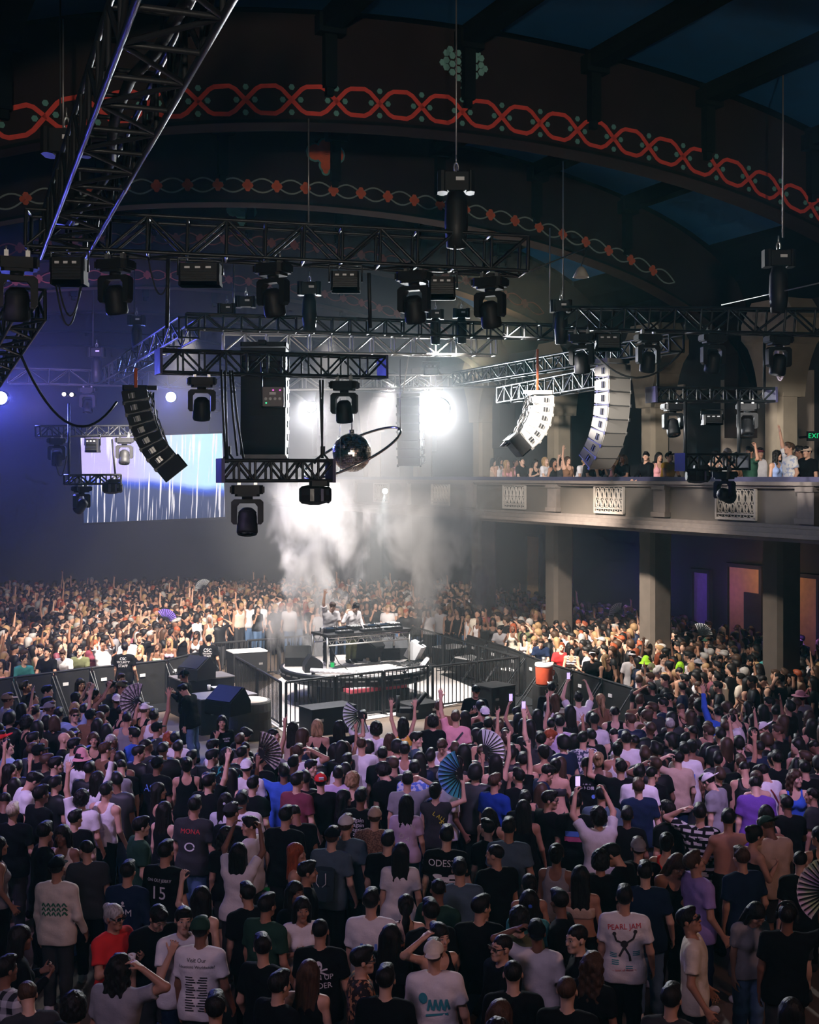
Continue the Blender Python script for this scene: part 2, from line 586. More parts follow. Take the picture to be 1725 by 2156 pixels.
# the balcony
VB = 18.7
bal = room('trim_balcony', MB().box((VB + 3.7, 27, 5.02), (7.0, 62, .34)), WALL_DARK)
fas = MB().box((VB + .14, 27, 5.72), (.28, 62, 1.05))
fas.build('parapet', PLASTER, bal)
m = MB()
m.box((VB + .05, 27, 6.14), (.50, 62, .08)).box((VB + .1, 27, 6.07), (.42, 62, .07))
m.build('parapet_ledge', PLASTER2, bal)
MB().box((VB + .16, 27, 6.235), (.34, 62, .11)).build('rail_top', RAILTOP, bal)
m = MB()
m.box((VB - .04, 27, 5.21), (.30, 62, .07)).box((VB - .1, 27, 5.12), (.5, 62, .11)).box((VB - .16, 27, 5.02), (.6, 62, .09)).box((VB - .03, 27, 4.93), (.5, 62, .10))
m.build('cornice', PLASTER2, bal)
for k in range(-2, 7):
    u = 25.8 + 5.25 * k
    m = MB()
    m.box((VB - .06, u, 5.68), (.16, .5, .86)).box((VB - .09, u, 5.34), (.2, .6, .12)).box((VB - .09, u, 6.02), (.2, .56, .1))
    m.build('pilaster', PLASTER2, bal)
    # carved lattice between the pilasters
    uc = u - 2.85
    g = MB()
    g.box((VB - .005, uc, 5.68), (.03, 1.34, .72))
    g.build('lattice_back', WALL_DARK, bal)
    g = MB()
    for s in (-1, 1):
        g.box((VB - .05, uc, 5.68 + s * .36), (.06, 1.42, .06)).box((VB - .05, uc + s * .69, 5.68), (.06, .06, .72))
    g.box((VB - .045, uc, 5.43), (.05, 1.34, .035))
    for i in range(6):
        cxu = uc - .56 + i * .224

        def ring(cu, cz, ru, rz, r=.018, n=12):
            g.tube([(VB - .045, cu + ru * math.cos(2 * PI * t / n), cz + rz * math.sin(2 * PI * t / n)) for t in range(n)], r, 4, closed=True, smooth=False)
        ring(cxu, 5.72, .10, .26)
        ring(cxu, 5.80, .055, .10)
        ring(cxu, 5.60, .05, .07)
        ring(cxu, 5.385, .07, .035, .014, 8)
        if i < 5:
            ring(cxu + .112, 5.90, .09, .09, .016, 10)
            ring(cxu + .112, 5.54, .09, .09, .016, 10)
            ring(cxu + .112, 5.72, .045, .06, .016, 8)
    g.build('lattice', GRILL, bal)

# under the balcony: back wall with lit doorways
lo = room('wall_lower', MB().box((25.6, 26, 2.4), (.3, 60, 4.8)), WALL_DARK)


def on_v(x, v):
    a = (x - CX) / F
    return v * (.9114 - .4115 * a) / (.9114 * a + .4115)


AMBER = plain('amber_lit_wall', (0.60, 0.36, 0.16), .8)  # orange light of the doorways put into the wall colour
VIOL = plain('violet_lit_column', (0.30, 0.2, 0.55), .8)  # violet light on a column put into its colour
for i, (x0, x1, z1, mat) in enumerate(((1530, 1601, 3.5, AMBER), (1664, 1722, 3.4, AMBER), (1456, 1492, 3.2, VIOL), (1106, 1136, 3.9, AMBER))):  # the violet one stands for a column in violet light
    ua, ub = on_v(x0, 25.3), on_v(x1, 25.3)
    d = MB()
    d.box((25.4, (ua + ub) / 2, z1 / 2), (.06, abs(ub - ua), z1))
    o = d.build('door_%d' % (i + 1), mat, None)
    o.matrix_world = RM
    tag(o, kind='structure')
    if i == 0:
        MB().box((25.34, ub + .35 * (ua - ub) * .5 + .1, 1.35), (.08, abs(ub - ua) * .48, 2.7)).build('door_leaf', WALL_DARK, o)
    f = MB()
    for s in (ua, ub):
        f.box((25.36, s, z1 / 2), (.14, .12, z1))
    f.box((25.36, (ua + ub) / 2, z1), (.14, abs(ub - ua) + .12, .12))
    f.build('door_frame', WALL_DARK, o)

# green exit sign at the balcony's end
g = N('exit_sign_face')
gl = g.n('Emission', 0, i_Color=(0.01, 0.55, 0.18, 1), i_Strength=1.4)
g.t.links.new(gl, g.out.inputs[0])


def text_mesh(s, size, depth=0.0, align='CENTER', shear=0.0, spacing=1.0):
    cu = bpy.data.curves.new('text', 'FONT')
    cu.body = s
    cu.size = size
    cu.align_x = align
    cu.align_y = 'CENTER'
    cu.extrude = depth
    cu.shear = shear
    cu.space_character = spacing
    cu.resolution_u = 3
    o = bpy.data.objects.new('text', cu)
    COL.objects.link(o)
    dg = bpy.context.evaluated_depsgraph_get()
    me = bpy.data.meshes.new_from_object(o.evaluated_get(dg))
    bpy.data.objects.remove(o)
    bpy.data.curves.remove(cu)
    me.materials.clear()
    return me


p = at(1717, 918, 30.5)
ex = empty('exit_sign', p, 0, 'green lit exit sign on the dark wall behind the balcony', 'sign')
MB().box((0, .06, 0), (.36, .1, .24)).build('sign_body', CASE, ex)
link('lettering', text_mesh('EXIT', .17), ex, g.m, None, Matrix.Translation((0, -.002, 0)) @ Matrix.Rotation(PI / 2, 4, 'X'))
MB().tube([(0, .1, 0), (0, 1.2, 0)], .03, 6).build('arm', CASE, ex)
# ------------------------------------------------------------------ rigging: trusses, hoists, lamps, loudspeakers


def truss(label, a, b, h, w=None, bays=8, mat=BLACK_METAL, r=.026, plates=False, cat='truss', group=None, full=True):
    """box truss between the centres a and b"""
    a, b = Vector(a), Vector(b)
    w = w or h
    e = (b - a).normalized()
    s = e.cross(Vector((0, 0, 1))).normalized()
    up = s.cross(e)
    root = empty('lighting_truss', a, 0, label, cat, group)
    L = (b - a).length
    cor = lambda t, i, j: a + e * t + s * (w / 2 * i) + up * (h / 2 * j)
    for i in (-1, 1):
        for j in (-1, 1):
            rod('chord', root, cor(0, i, j), cor(L, i, j), r, mat, 8, a)
    d = L / bays
    q = r * .8
    for k in range(bays + 1):
        t = k * d
        for i in (-1, 1):
            rod('post', root, cor(t, i, -1), cor(t, i, 1), q if 0 < k < bays else r, mat, 6, a)
            if k < bays:
                j = 1 if (k % 2 == 0) else -1
                rod('brace', root, cor(t, i, -j), cor(t + d, i, j), q, mat, 6, a)
        if full or k % 2 == 0:
            for j in (-1, 1):
                rod('rung', root, cor(t, -1, j), cor(t, 1, j), q, mat, 6, a)
        if full and k < bays:
            j = -1
            rod('brace', root, cor(t, -1 if k % 2 else 1, j), cor(t + d, 1 if k % 2 else -1, j), q, mat, 6, a)
    if plates:
        R = Matrix((e, s, up)).transposed()
        for t in (0, L):
            MB().box(e * t, (.05, w + .06, h + .06), R).build('end_plate', plates if not isinstance(plates, bool) else mat, root)
    return root


def off(x, y, D):
    return at(x, y, D)


PURP = plain('violet_end_plate', (0.05, 0.045, 0.10), .5)
T = {}
T['main'] = truss('wide black box truss, the topmost one with moving heads hung along it', off(60, 486, 16.9), off(1103, 540, 18.0), .5, .5, 13)
T['mid'] = truss('black truss running level just under the topmost truss', off(392, 677, 26), off(1206, 701, 27.6), .31, .31, 22, r=.024)
T['midleft'] = truss('black truss with pale lit lower chords slanting away from the corner post', off(398, 690, 26), off(212, 800, 41.5), .42, .42, 16, full=False)
T['low'] = truss('black truss carrying two moving heads above the mirror ball', off(334, 761, 22.4), off(806, 774, 24.2), .40, .40, 11, plates=PURP)
T['silver'] = truss('bright bare metal truss behind the black trusses', off(470, 722, 29), off(1040, 730, 30.5), .44, .44, 13, SILVER, .024)
T['farleft'] = truss('hazy truss crossing the far wall above the blue lamp', off(18, 791, 39), off(900, 812, 42), .47, .47, 22, full=False)
T['right'] = truss('long dark truss under the vault on the balcony side', off(1180, 671, 24.5), off(1790, 680, 20.8), .42, .42, 11)
T['back_a'] = truss('truss slanting away above the white curved loudspeaker column', off(1425, 722, 26), off(965, 798, 36), .36, .36, 22, full=False)
T['back_b'] = truss('lower truss slanting away behind the white loudspeaker columns', off(1290, 792, 26.8), off(1062, 832, 33), .40, .40, 12, full=False)
T['pale'] = truss('hazy horizontal truss in the glow above the mirror ball', off(600, 806, 38), off(1130, 800, 41), .42, .42, 14, SILVER, full=False)
T['balcony'] = truss('short black truss in front of the balcony columns', off(1372, 831, 25.5), off(1624, 832, 26.5), .27, .34, 9, plates=PURP)
T['balcony_low'] = truss('small black truss hung lowest in front of the balcony rail', off(1434, 973, 24.6), off(1567, 972, 25.2), .30, .3, 5, plates=True)
T['ball'] = truss('black truss hung on cables in front of the mirror ball', off(464, 991, 18.2), off(696, 991, 18.8), .30, .34, 7, plates=PURP)
T['left_a'] = truss('hazy small truss in front of the video wall, upper one', off(80, 908, 31), off(290, 907, 33), .26, .26, 9)
T['left_b'] = truss('hazy small truss in front of the video wall, lower one', off(140, 1010, 29.5), off(250, 1009, 30.4), .22, .24, 5)
T['near'] = truss('massive black truss crossing overhead towards us at the upper corner', off(132, 505, 17.6), Vector((-1.05, 7.0, 9.75)), .55, .6, 15, r=.03)
T['leftend'] = truss('black truss with blue lit underside at the frame edge', off(62, 640, 17.2), off(-40, 815, 25), .42, .42, 11)

# cover strip and cable runs lying in the near truss
o = MB().tube([Vector((-1.05, 7.0, 9.62)) + Vector((.1 * math.sin(i), .85 * i, .03 * math.cos(3 * i))) + Vector((-.36 * i * .85 / 1, 0, 0)) for i in range(12)], .05, 6).build('cable_loom', RUBBER)
tag(o, 'thick black cable loom lying inside the massive overhead truss', 'cable')


def vert(name, label, x, y0, y1, D, r=.02, mat=CHAIN, cat='chain', dx=0, n=6):
    return cable(name, label, [at(x, y0, D), at(x + dx, y1, D)], r, mat, cat=cat)


# hanging chains and wires (x, top, bottom, depth, what they end at)
HANG = [(650, 250, 468, 17.6, 'middle of the topmost truss', CHAIN), (961, -160, 430, 17.9, 'big motor on the topmost truss', CHAIN),
        (1649, 60, 500, 21.5, 'motor over the dark balcony truss', CHAIN), (1186, 340, 640, 24.4, 'end of the dark balcony-side truss', CHAIN),
        (1158, 480, 640, 24.5, 'corner beside the dark balcony-side truss', CHAIN), (196, 560, 730, 38.5, 'far truss over the blue lamp', RUBBER), (283, 540, 670, 33, 'slanting truss', RUBBER),
        (492, 555, 640, 26.2, 'left motor on the level truss', CHAIN), (133, 40, 300, 16.5, 'dark motor beside the near truss', CHAIN), (127, 0, 250, 16.4, 'dark motor beside the near truss, second fall', RUBBER)]
for x, y0, y1, D, what, mt in HANG:
    vert('hoist_chain', 'thin hoist chain coming down to the ' + what, x, y0, y1, D, .012 if D < 20 else .016, mt)


def hoist(x, y, D, s, label, bag=True):
    """chain motor: body, hook, chain bag"""
    r = empty('chain_hoist', at(x, y, D), 0, label, 'hoist')
    m = MB()
    m.box((0, 0, 0), (.52 * s, .26 * s, .26 * s), bevel=.06 * s)
    m.box((-.2 * s, 0, 0), (.14 * s, .3 * s, .3 * s), bevel=.05 * s)
    m.box((.2 * s, 0, .0), (.12 * s, .3 * s, .3 * s), bevel=.05 * s)
    m.build('motor_body', CASE, r)
    k = MB()
    k.tube([(.03 * s * math.sin(t), 0, .22 * s + .07 * s * math.cos(t)) for t in np.linspace(-2.6, 2.2, 9)], .015 * s, 5)
    k.tube([(0, 0, .28 * s), (0, 0, .4 * s)], .012 * s, 5)
    k.build('hook', SILVER, r)
    if bag:
        b = MB()
        b.lathe([(0, -.95 * s), (.14 * s, -.93 * s), (.17 * s, -.6 * s), (.16 * s, -.3 * s), (.12 * s, -.14 * s), (0, -.12 * s)], 10)
        b.build('chain_bag', RUBBER, r)
    MB().box((.05 * s, -.14 * s, .03 * s), (.12 * s, .01, .05 * s)).build('maker_plate', PALE_TAG, r)
    return r


hoist(961, 385, 17.7, 1.0, 'big black chain hoist standing above the topmost truss')
hoist(140, 300, 16.3, 1.15, 'dark chain hoist beside the massive overhead truss')
hoist(652, 608, 26.3, .95, 'chain hoist with a long black bag over the level truss')
hoist(518, 636, 26.1, .8, 'chain hoist with drooping cables at the level truss', False)
hoist(478, 650, 26, .7, 'second chain hoist with cables at the level truss', False)
hoist(288, 675, 32.5, .85, 'chain hoist near the middle of the slanting truss')
hoist(204, 742, 39, 1.0, 'small hazy chain hoist above the far truss')
hoist(917, 662, 27, .7, 'chain hoist on the level truss in the amber haze')
hoist(972, 660, 27.2, .7, 'narrow chain hoist on the level truss in the amber haze')
hoist(1640, 545, 21.4, 1.0, 'dark chain hoist above the dark balcony-side truss')
hoist(1182, 645, 24.3, .8, 'chain hoist at the end of the dark balcony-side truss')

# ---- moving heads


def make_head():
    r = empty('moving_head', (0, 0, 0), 0, 'x', 'stage light')
    m = MB()
    m.box((0, 0, -.09), (.46, .34, .13), bevel=.05)
    m.box((0, 0, -.17), (.36, .28, .04), bevel=.04)
    m.box((-.235, 0, -.09), (.03, .26, .09)).box((.235, 0, -.09), (.03, .26, .09))
    m.build('base', CASE, r)
    c = MB()
    for s in (-.12, .12):
        c.box((s, 0, .02), (.05, .08, .1))
        c.tube([(s, 0, .05), (s, 0, .12)], .015, 6)
    c.build('clamp', SILVER, r)
    y = MB()
    y.tube([(0, 0, -.19), (0, 0, -.23)], .08, 12)
    prof = [(-.235, -.27), (-.19, -.23), (.19, -.23), (.235, -.27), (.235, -.56), (.2, -.6), (.15, -.6), (.15, -.34), (.11, -.29), (-.11, -.29), (-.15, -.34), (-.15, -.6), (-.2, -.6), (-.235, -.56)]
    L = [(x, -.07, z) for x, z in prof]
    # split in convex pieces: left arm, right arm, bridge
    for idx in ((0, 1, 10, 11, 12, 13), (2, 3, 4, 5, 6, 7, 8), (1, 2, 8, 9), (9, 10, 1)):
        y.prism([L[i] for i in idx], (0, 0, 0), (0, .14, 0))
    y.build('yoke', CASE, r)
    h = empty('head_pivot', (0, 0, -.52))
    h.parent = r
    b = MB()
    b.lathe([(0, .16), (.08, .155), (.125, .11), (.14, .03), (.14, -.06), (.15, -.08), (.155, -.2), (.14, -.235), (.125, -.235), (.12, -.21)], 20)
    hb = b.build('lamp_housing', CASE, h)
    k = MB()
    k.lathe([(0, -.19), (.06, -.20), (.12, -.212)], 20)
    k.build('lens', LENS, h)
    f = MB()
    for i in range(4):
        f.lathe([(.126, .10 - i * .025), (.136, .095 - i * .025), (.126, .09 - i * .025)], 16)
    f.build('cooling_fin', CASE, h)
    return r


HEAD0 = make_head()
_hd = [False]


def head(x, y, D, tilt, yaw, label, s=1.0, group='moving head lamps hung from the trusses'):
    """fixture hung with its clamp at the pixel (x, y)"""
    r = HEAD0 if not _hd[0] else copy_tree(HEAD0)
    _hd[0] = True
    r.location = at(x, y, D)
    r.rotation_euler = (0, 0, yaw)
    r.scale = (s, s, s)
    r['label'] = label
    r['group'] = group
    for c in r.children:
        if c.name.startswith('head_pivot'):
            c.rotation_euler = (tilt, 0, 0)
    return r


for x, y, D, t, yw, lb, s in [
        (36, 540, 16.6, .2, .3, 'large black moving head at the outer end of the topmost truss', 1.15),
        (243, 545, 16.9, .25, -.3, 'black moving head on the topmost truss beside a flat panel lamp', 1.0),
        (575, 553, 17.3, .3, -.5, 'black moving head on the topmost truss above the level truss hoist', 1.0),
        (872, 570, 17.8, .3, -.4, 'black moving head on the topmost truss next to a flat wash lamp', 1.0),
        (1032, 583, 18.0, .3, -.5, 'black moving head nearest the bare end of the topmost truss', .98),
        (425, 792, 22.8, .25, .2, 'black moving head on the low truss beside the cable bundle', 1.08),
        (725, 800, 23.6, .2, -.2, 'black moving head on the low truss straight above the mirror ball', 1.08),
        (521, 1018, 18.5, -.3, .1, 'black moving head hanging lowest under the cable-hung truss', 1.02),
        (1225, 702, 23.5, .25, -.4, 'dark moving head at the near end of the white loudspeaker columns', 1.0),
        (1365, 702, 23, .3, .2, 'dark moving head on the balcony-side truss above the capital', .95),
        (1502, 702, 22.6, .3, .2, 'dark moving head halfway along the balcony-side truss', .95),
        (1640, 705, 22, .3, .2, 'dark moving head beside the glowing coiled cable', .95),
        (1417, 848, 25.6, -.35, .2, 'moving head under the short balcony truss, beside the striped column', .92),
        (1574, 848, 26.2, -.35, -.1, 'moving head under the short balcony truss, against the pink wall', .92),
        (1526, 990, 24.8, 1.35, -.9, 'moving head aimed sideways below the balcony rail truss', .95),
        (120, 921, 31.3, .2, .1, 'hazy moving head at the outer end of the upper small truss', .95),
        (262, 920, 32.6, -.3, .1, 'hazy moving head against the lit video wall', .95),
        (172, 1022, 29.7, .9, .9, 'hazy moving head aimed sideways under the lower small truss', .9),
        (185, 815, 40, -.2, 0, 'small hazy moving head under the far truss', 1.1),
        (455, 820, 41, -.2, .1, 'faint moving head deep in the haze under the far truss', 1.0)]:
    head(x, y, D, t, yw, lb, s)


def boxlamp(x, y, D, w, h, label, face=(0, 0, 0), kind='panel', rz=0.0, tags=True):
    r = empty('wash_light', at(x, y, D), rz, label, 'stage light')
    m = MB()
    m.box((0, 0, 0), (w, .3, h), bevel=.03)
    m.box((0, .02, -h * .42), (w * 1.02, .34, h * .16), bevel=.03)
    m.build('lamp_body', CASE, r)
    f = MB()
    for i in range(5):
        f.box((0, -.155, -h * .32 + i * h * .11), (w * .86, .02, h * .04))
    f.build('louvre', BLACK_METAL, r)
    b = MB()
    b.tube([(-w / 2 - .03, 0, 0), (-w / 2 - .03, 0, h / 2 + .1), (w / 2 + .03, 0, h / 2 + .1), (w / 2 + .03, 0, 0)], .018, 6)
    b.build('bracket', BLACK_METAL, r)
    if tags:
        for i in range(3):
            MB().box((-w * .28 + i * w * .26, -.158, h * .3), (w * .13, .012, h * .09)).build('label_plate', PALE_TAG, r)
    return r


boxlamp(146, 573, 16.8, .45, .36, 'flat black panel lamp with trailing cables beside the near truss')
boxlamp(422, 580, 17.1, .56, .30, 'black lamp housing with white stickers on the topmost truss')
boxlamp(728, 594, 17.4, .40, .27, 'violet-lit lamp housing with a carrying handle on the topmost truss')
boxlamp(931, 607, 17.9, .38, .30, 'flat dark wash lamp between two moving heads on the topmost truss')
boxlamp(1280, 722, 23.4, .46, .30, 'dark flat lamp on the balcony-side truss over the loudspeakers')
boxlamp(1500, 884, 25.9, .40, .22, 'small box lamp with cable under the short balcony truss')
boxlamp(195, 938, 32, .34, .36, 'hazy box lamp with a violet spot on the upper small truss')
boxlamp(908, 778, 37, .44, .30, 'hazy box with a red marked face in the white glow')
for x, y, D, lb in ((664, 1042, 18.4, 'black lamp turned on its side under the cable-hung truss'), (1470, 1002, 24.7, 'black lamp turned on its side below the balcony rail truss'),
                    (237, 1027, 30, 'hazy lamp turned on its side under the lower small truss')):
    r = empty('wash_light', at(x, y, D), .1, lb, 'stage light')
    Mx = Matrix.Rotation(PI / 2, 4, 'Y')
    MB().lathe([(0, -.24), (.09, -.24), (.13, -.2), (.15, -.08), (.15, .06), (.12, .16), (.13, .2), (.09, .24), (0, .24)], 8, Mx, False).build('lamp_body', CASE, r)
    MB().box((.06, 0, .17), (.30, .26, .08), bevel=.04).build('base', CASE, r)
    MB().box((-.05, -.15, 0), (.06, .02, .18)).build('fin', BLACK_METAL, r)
    MB().box((.1, -.15, 0), (.04, .02, .18)).build('fin', PURP, r)

# power distributor with dials
r = empty('power_distributor', at(576, 836, 23.3), 0, 'grey power box with round dials and coloured lamps by the dark column', 'control box')
MB().box((0, 0, 0), (.40, .3, .36), bevel=.02).build('case', plain('grey_panel', (.16, .14, .15), .5), r)
for i in range(4):
    MB().lathe([(0, 0), (.026, 0), (.03, -.01)], 12, Matrix.Translation((-.13 + i * .088, -.165, -.04)) @ Matrix.Rotation(PI / 2, 4, 'X')).build('dial', PALE_TAG, r)
for i, c in enumerate(((.05, .9, .3), (.8, .1, .6), (.8, .1, .6))):
    MB().box((-.12 + i * .13, -.155, -.12 if i == 0 else .12), (.025, .02, .02)).build('pilot_lamp', glow('pilot_%d' % i, c, 2), r)
MB().box((0, -.155, .06), (.12, .01, .05)).build('label_plate', PALE_TAG, r)
MB().tube([(-.22, 0, -.2), (-.22, 0, .55), (.22, 0, .55), (.22, 0, -.2), (-.22, 0, -.2)], .02, 6).build('hanging_frame', BLACK_METAL, r)

# ---- line arrays


def cabinet_mesh(w, h, d, taper=.35):
    """wedge cabinet: front (local -Y) full height, back lower"""
    x, z, zb = w / 2, h / 2, h / 2 * (1 - taper)
    m = MB()
    v = [(-x, -d / 2, -z), (x, -d / 2, -z), (x, -d / 2, z), (-x, -d / 2, z), (-x, d / 2, -zb), (x, d / 2, -zb), (x, d / 2, zb), (-x, d / 2, zb)]
    m.add(v, [(0, 1, 2, 3), (5, 4, 7, 6), (1, 5, 6, 2), (4, 0, 3, 7), (3, 2, 6, 7), (4, 5, 1, 0)])
    return m


def line_array(label, top, yaw, n, w, h, d, angles, body, grille, sub=0, portmat=CASE, bumper=True, cables=False, taper=.35):
    r = empty('line_array', top, yaw, label, 'loudspeaker')
    cm = cabinet_mesh(w, h, d, taper).mesh('cabinet')
    gm = MB().box((0, -d / 2 - .012, 0), (w * .96, .02, h * .93)).mesh('grille')
    pm = MB()
    for s in (-1, 1):
        pm.box((s * (w / 2 + .002), -d * .12, 0), (.02, d * .24, h * .46), bevel=.008)
    pm = pm.mesh('port')
    hm = MB()
    for s in (-1, 1):
        hm.box((s * (w / 2 + .012), -d * .12, 0), (.02, d * .04, h * .46))
        hm.box((s * (w / 2 + .012), -d * .27, 0), (.02, d * .03, h * .40))
    hm = hm.mesh('handle')
    rig = MB()
    for s in (-1, 1):
        rig.box((s * w * .49, -d / 2 - .012, -h / 2), (.04, .05, .07)).box((s * w * .4, d * .45, 0), (.03, .05, h * .9))
        rig.box((s * w * .49, 0, -h / 2 + .01), (.02, d * .98, .02)).box((s * w * .445, d * .45, 0), (w * .1, .02, .03))
    rig.box((0, -d / 2 - .02, -h / 2), (w, .02, .02))
    rig = rig.mesh('rigging_frame')
    pos = Vector((0, -d / 2, 0))          # hinge along the front edge
    ang = 0.0
    if bumper:
        b = MB()
        b.box((0, 0, .07), (w * 1.02, d * 1.0, .09), bevel=.03).box((0, d * .45, .09), (.14, d * .9, .08))
        b.build('flying_frame', body, r)
    for i in range(n):
        ang += math.radians(angles[i])
        R = Matrix.Rotation(ang, 4, 'X')
        hh = h if i < n - sub else h * 1.5
        c = pos + R.to_3x3() @ Vector((0, d / 2, -h / 2))
        M = Matrix.Translation(c) @ R
        cab = link('cabinet', cm, r, body, None, M)
        for nm, me, mt in (('grille', gm, grille), ('port', pm, portmat), ('handle', hm, SILVER if body is GREY_BOX else PALE_TAG), ('rigging_frame', rig, SILVER if body is GREY_BOX else BLACK_METAL)):
            link(nm, me, cab, mt)
        pos = pos + R.to_3x3() @ Vector((0, 0, -h * 1.012))
    if sub:
        R = Matrix.Rotation(ang, 4, 'X')
        M = Matrix.Translation(pos + R.to_3x3() @ Vector((0, d * .55, -.01 - h * .62))) @ R
        b = MB()
        b.box((0, 0, 0), (w * 1.0, d * 1.15, h * 1.25), bevel=.03)
        b.build('bass_cabinet', DARK_SPK, r, M)
    if cables:
        for k in range(9):
            p = []
            rr = random.Random(k)
            x = rr.uniform(-w * .35, w * .35)
            for i in range(9):
                a2 = math.radians(sum(angles[:max(1, int(i / 8 * n))]))
                t = i / 8
                p.append((x + rr.uniform(-.07, .07), d * .62 + rr.uniform(-.05, .1) + t * t * .55, -t * n * h * .86))
            MB().tube(p, .012, 5).build('speaker_cable', RUBBER if k % 3 else CHAIN, r)
    return r


# big white column by the balcony, its narrow white neighbour, the dark ones
line_array('tall white loudspeaker column curving back at the foot, nearest the balcony', at(1290, 768, 26.2), math.radians(35), 8, .64, .29, .42,
           [0, 0, 3, 5, 7, 8, 9, 10], GREY_BOX, GRILLE_LIGHT)
line_array('smaller white curved loudspeaker column with bundled cables at its back', at(1138, 834, 28.5), math.radians(100), 6, .62, .225, .44,
           [2, 4, 9, 11, 11, 12], GREY_BOX, GRILLE_LIGHT, 1, CASE, True, True)
line_array('dark loudspeaker column hanging in front of the video wall', at(285, 826, 24), math.radians(-80), 7, .72, .235, .46,
           [10, 3, 4, 5, 5, 6, 6], DARK_SPK, CASE, 1, LENS, True, True)
line_array('tall black loudspeaker column seen from behind near the middle', at(558, 735, 25.0), math.radians(180), 8, .90, .275, .62,
           [0, 0, 0, 1, 1, 1, 2, 2], DARK_SPK, CASE, taper=.03)
line_array('hazy grey loudspeaker column beside the white glare', at(865, 838, 35.3), math.radians(-14), 8, .68, .24, .58,
           [0, 0, 1, 1, 1, 2, 2, 2], plain('haze_grey_speaker', (.16, .15, .14), .6), CASE)  # grey of the haze put into the cabinet colour

for x0, y0, x1, y1, D, lb, mt in ((1132, 735, 1132, 822, 28.5, 'orange lifting chain of the smaller white loudspeaker column', ORANGE_CHAIN), (1287, 700, 1287, 758, 26.2, 'lifting chain of the tall white loudspeaker column', CHAIN),
                                  (286, 775, 286, 816, 21.5, 'orange lifting chain of the dark loudspeaker column', ORANGE_CHAIN), (862, 740, 848, 832, 35.3, 'pale rope down to the hazy loudspeaker column', ROPE)):
    cable('lifting_chain', lb, [at(x0, y0, D), at(x1, y1, D)], .03 if mt is ORANGE_CHAIN else .02, mt, cat='chain')

# cables: hangers of the lower trusses and drooping loops
for x, y0, y1, D, dx, lb in ((466, 778, 975, 18.4, 10, 'one'), (474, 780, 975, 18.4, 6, 'two'), (484, 780, 960, 18.5, 16, 'three'), (489, 780, 968, 18.5, 24, 'four'),
                             (680, 800, 965, 18.9, -2, 'five'), (674, 800, 965, 18.9, 6, 'six')):
    cable('cable_hanger', 'black cable hanger of the truss before the mirror ball, at its %s end' % ('corded' if x < 600 else 'clamped'),
          [at(x, y0, D), at(x + dx * .4, (y0 + y1) / 2, D), at(x + dx, y1, D)], .018, RUBBER, 'cable hangers of the truss before the mirror ball, %s end' % ('corded' if x < 600 else 'clamped'))
for x, lb in ((473, 'corded'), (680, 'clamped')):
    r = empty('shackle', at(x + 8 if x < 600 else x, 948, 18.5), 0, 'steel shackle at the %s end of the truss before the mirror ball' % lb, 'shackle')
    MB().box((0, 0, 0), (.07, .06, .12), bevel=.02).build('clamp_body', CASE, r)
    m = MB()
    for s in (-1, 1):
        m.tube([(0, 0, -.04), (s * .13, 0, -.2)], .018, 6)
    m.build('sling', RUBBER, r)
for x, D, y0, y1, lb in ((1386, 25.6, 706, 816, 'post'), (1610, 26.3, 706, 816, 'second')):
    cable('truss_hanger', 'black hanger pole of the short balcony truss, %s' % ('beside the capital' if x < 1500 else 'beside the coiled white cable'), [at(x, y0, D), at(x, y1, D)], .03, BLACK_METAL, None, 'pole')
for x in (1443, 1556):
    cable('truss_hanger', 'black pole holding the lowest balcony truss, %s' % ('under the striped column' if x < 1500 else 'before the pink wall'), [at(x, 846, 25.2), at(x, 958, 25)], .035, BLACK_METAL, None, 'pole')
cable('power_cable', 'long black cable drooping from the edge truss to the dark loudspeaker column', sag(at(44, 748, 20), at(246, 846, 21.5), .75, 16), .022)
cable('power_cable', 'black cable sagging across the front of the tall white loudspeaker column', sag(at(1212, 690, 24), at(1440, 735, 24), .75, 16), .02)
cable('power_cable', 'black cable loop under the flat panel lamp, long one', sag(at(118, 600, 16.8), at(170, 600, 16.9), .55, 12), .012)
cable('power_cable', 'black cable loop under the flat panel lamp, short one', sag(at(124, 600, 16.8), at(172, 600, 16.8), .42, 12), .012)
cable('power_cable', 'thin cable loop beside the sticker-covered lamp housing', sag(at(312, 540, 17.2), at(352, 600, 17.2), .3, 12), .012)
cable('power_cable', 'cable loop hanging from the upper small truss', sag(at(115, 960, 31.2), at(141, 960, 31.2), .5, 12), .02)
cable('drop_cable', 'straight cable between the two small trusses', [at(145, 850, 31), at(145, 1000, 30)], .03)
cable('drop_cable', 'pair of cables down to the lower small truss', [at(236, 925, 30.5), at(243, 1002, 30.3)], .025)
cable('drop_cable', 'black post cable from the topmost truss to the slanting truss corner', [at(354, 545, 17.2), at(352, 690, 17.4)], .03)
cable('drop_cable', 'black post cable from the topmost truss down past the level truss', [at(777, 575, 17.6), at(780, 690, 17.8)], .03)
cable('stay_wire', 'thin wire stretched from the end of the topmost truss to the vault', [at(1100, 577, 18), at(1230, 524, 22)], .012, CHAIN)
cable('stay_wire', 'thin wire stretched over the balcony side under the vault', [at(1520, 642, 24), at(1725, 596, 20)], .012, CHAIN)
WHITE_CABLE = plain('white_cable', (.75, .66, .8), .5)
r = empty('coiled_cable', at(1643, 745, 24), 0, 'coil of white cable glowing violet beside the balcony capital', 'cable')
for k in range(4):
    MB().tube([(.10 * math.cos(t) * (1 - k * .15), -.02 * k, -.12 + .40 * math.sin(t) * (1 - .1 * k)) for t in np.linspace(0, 2 * PI, 18)], .014, 5).build('loop', WHITE_CABLE, r)
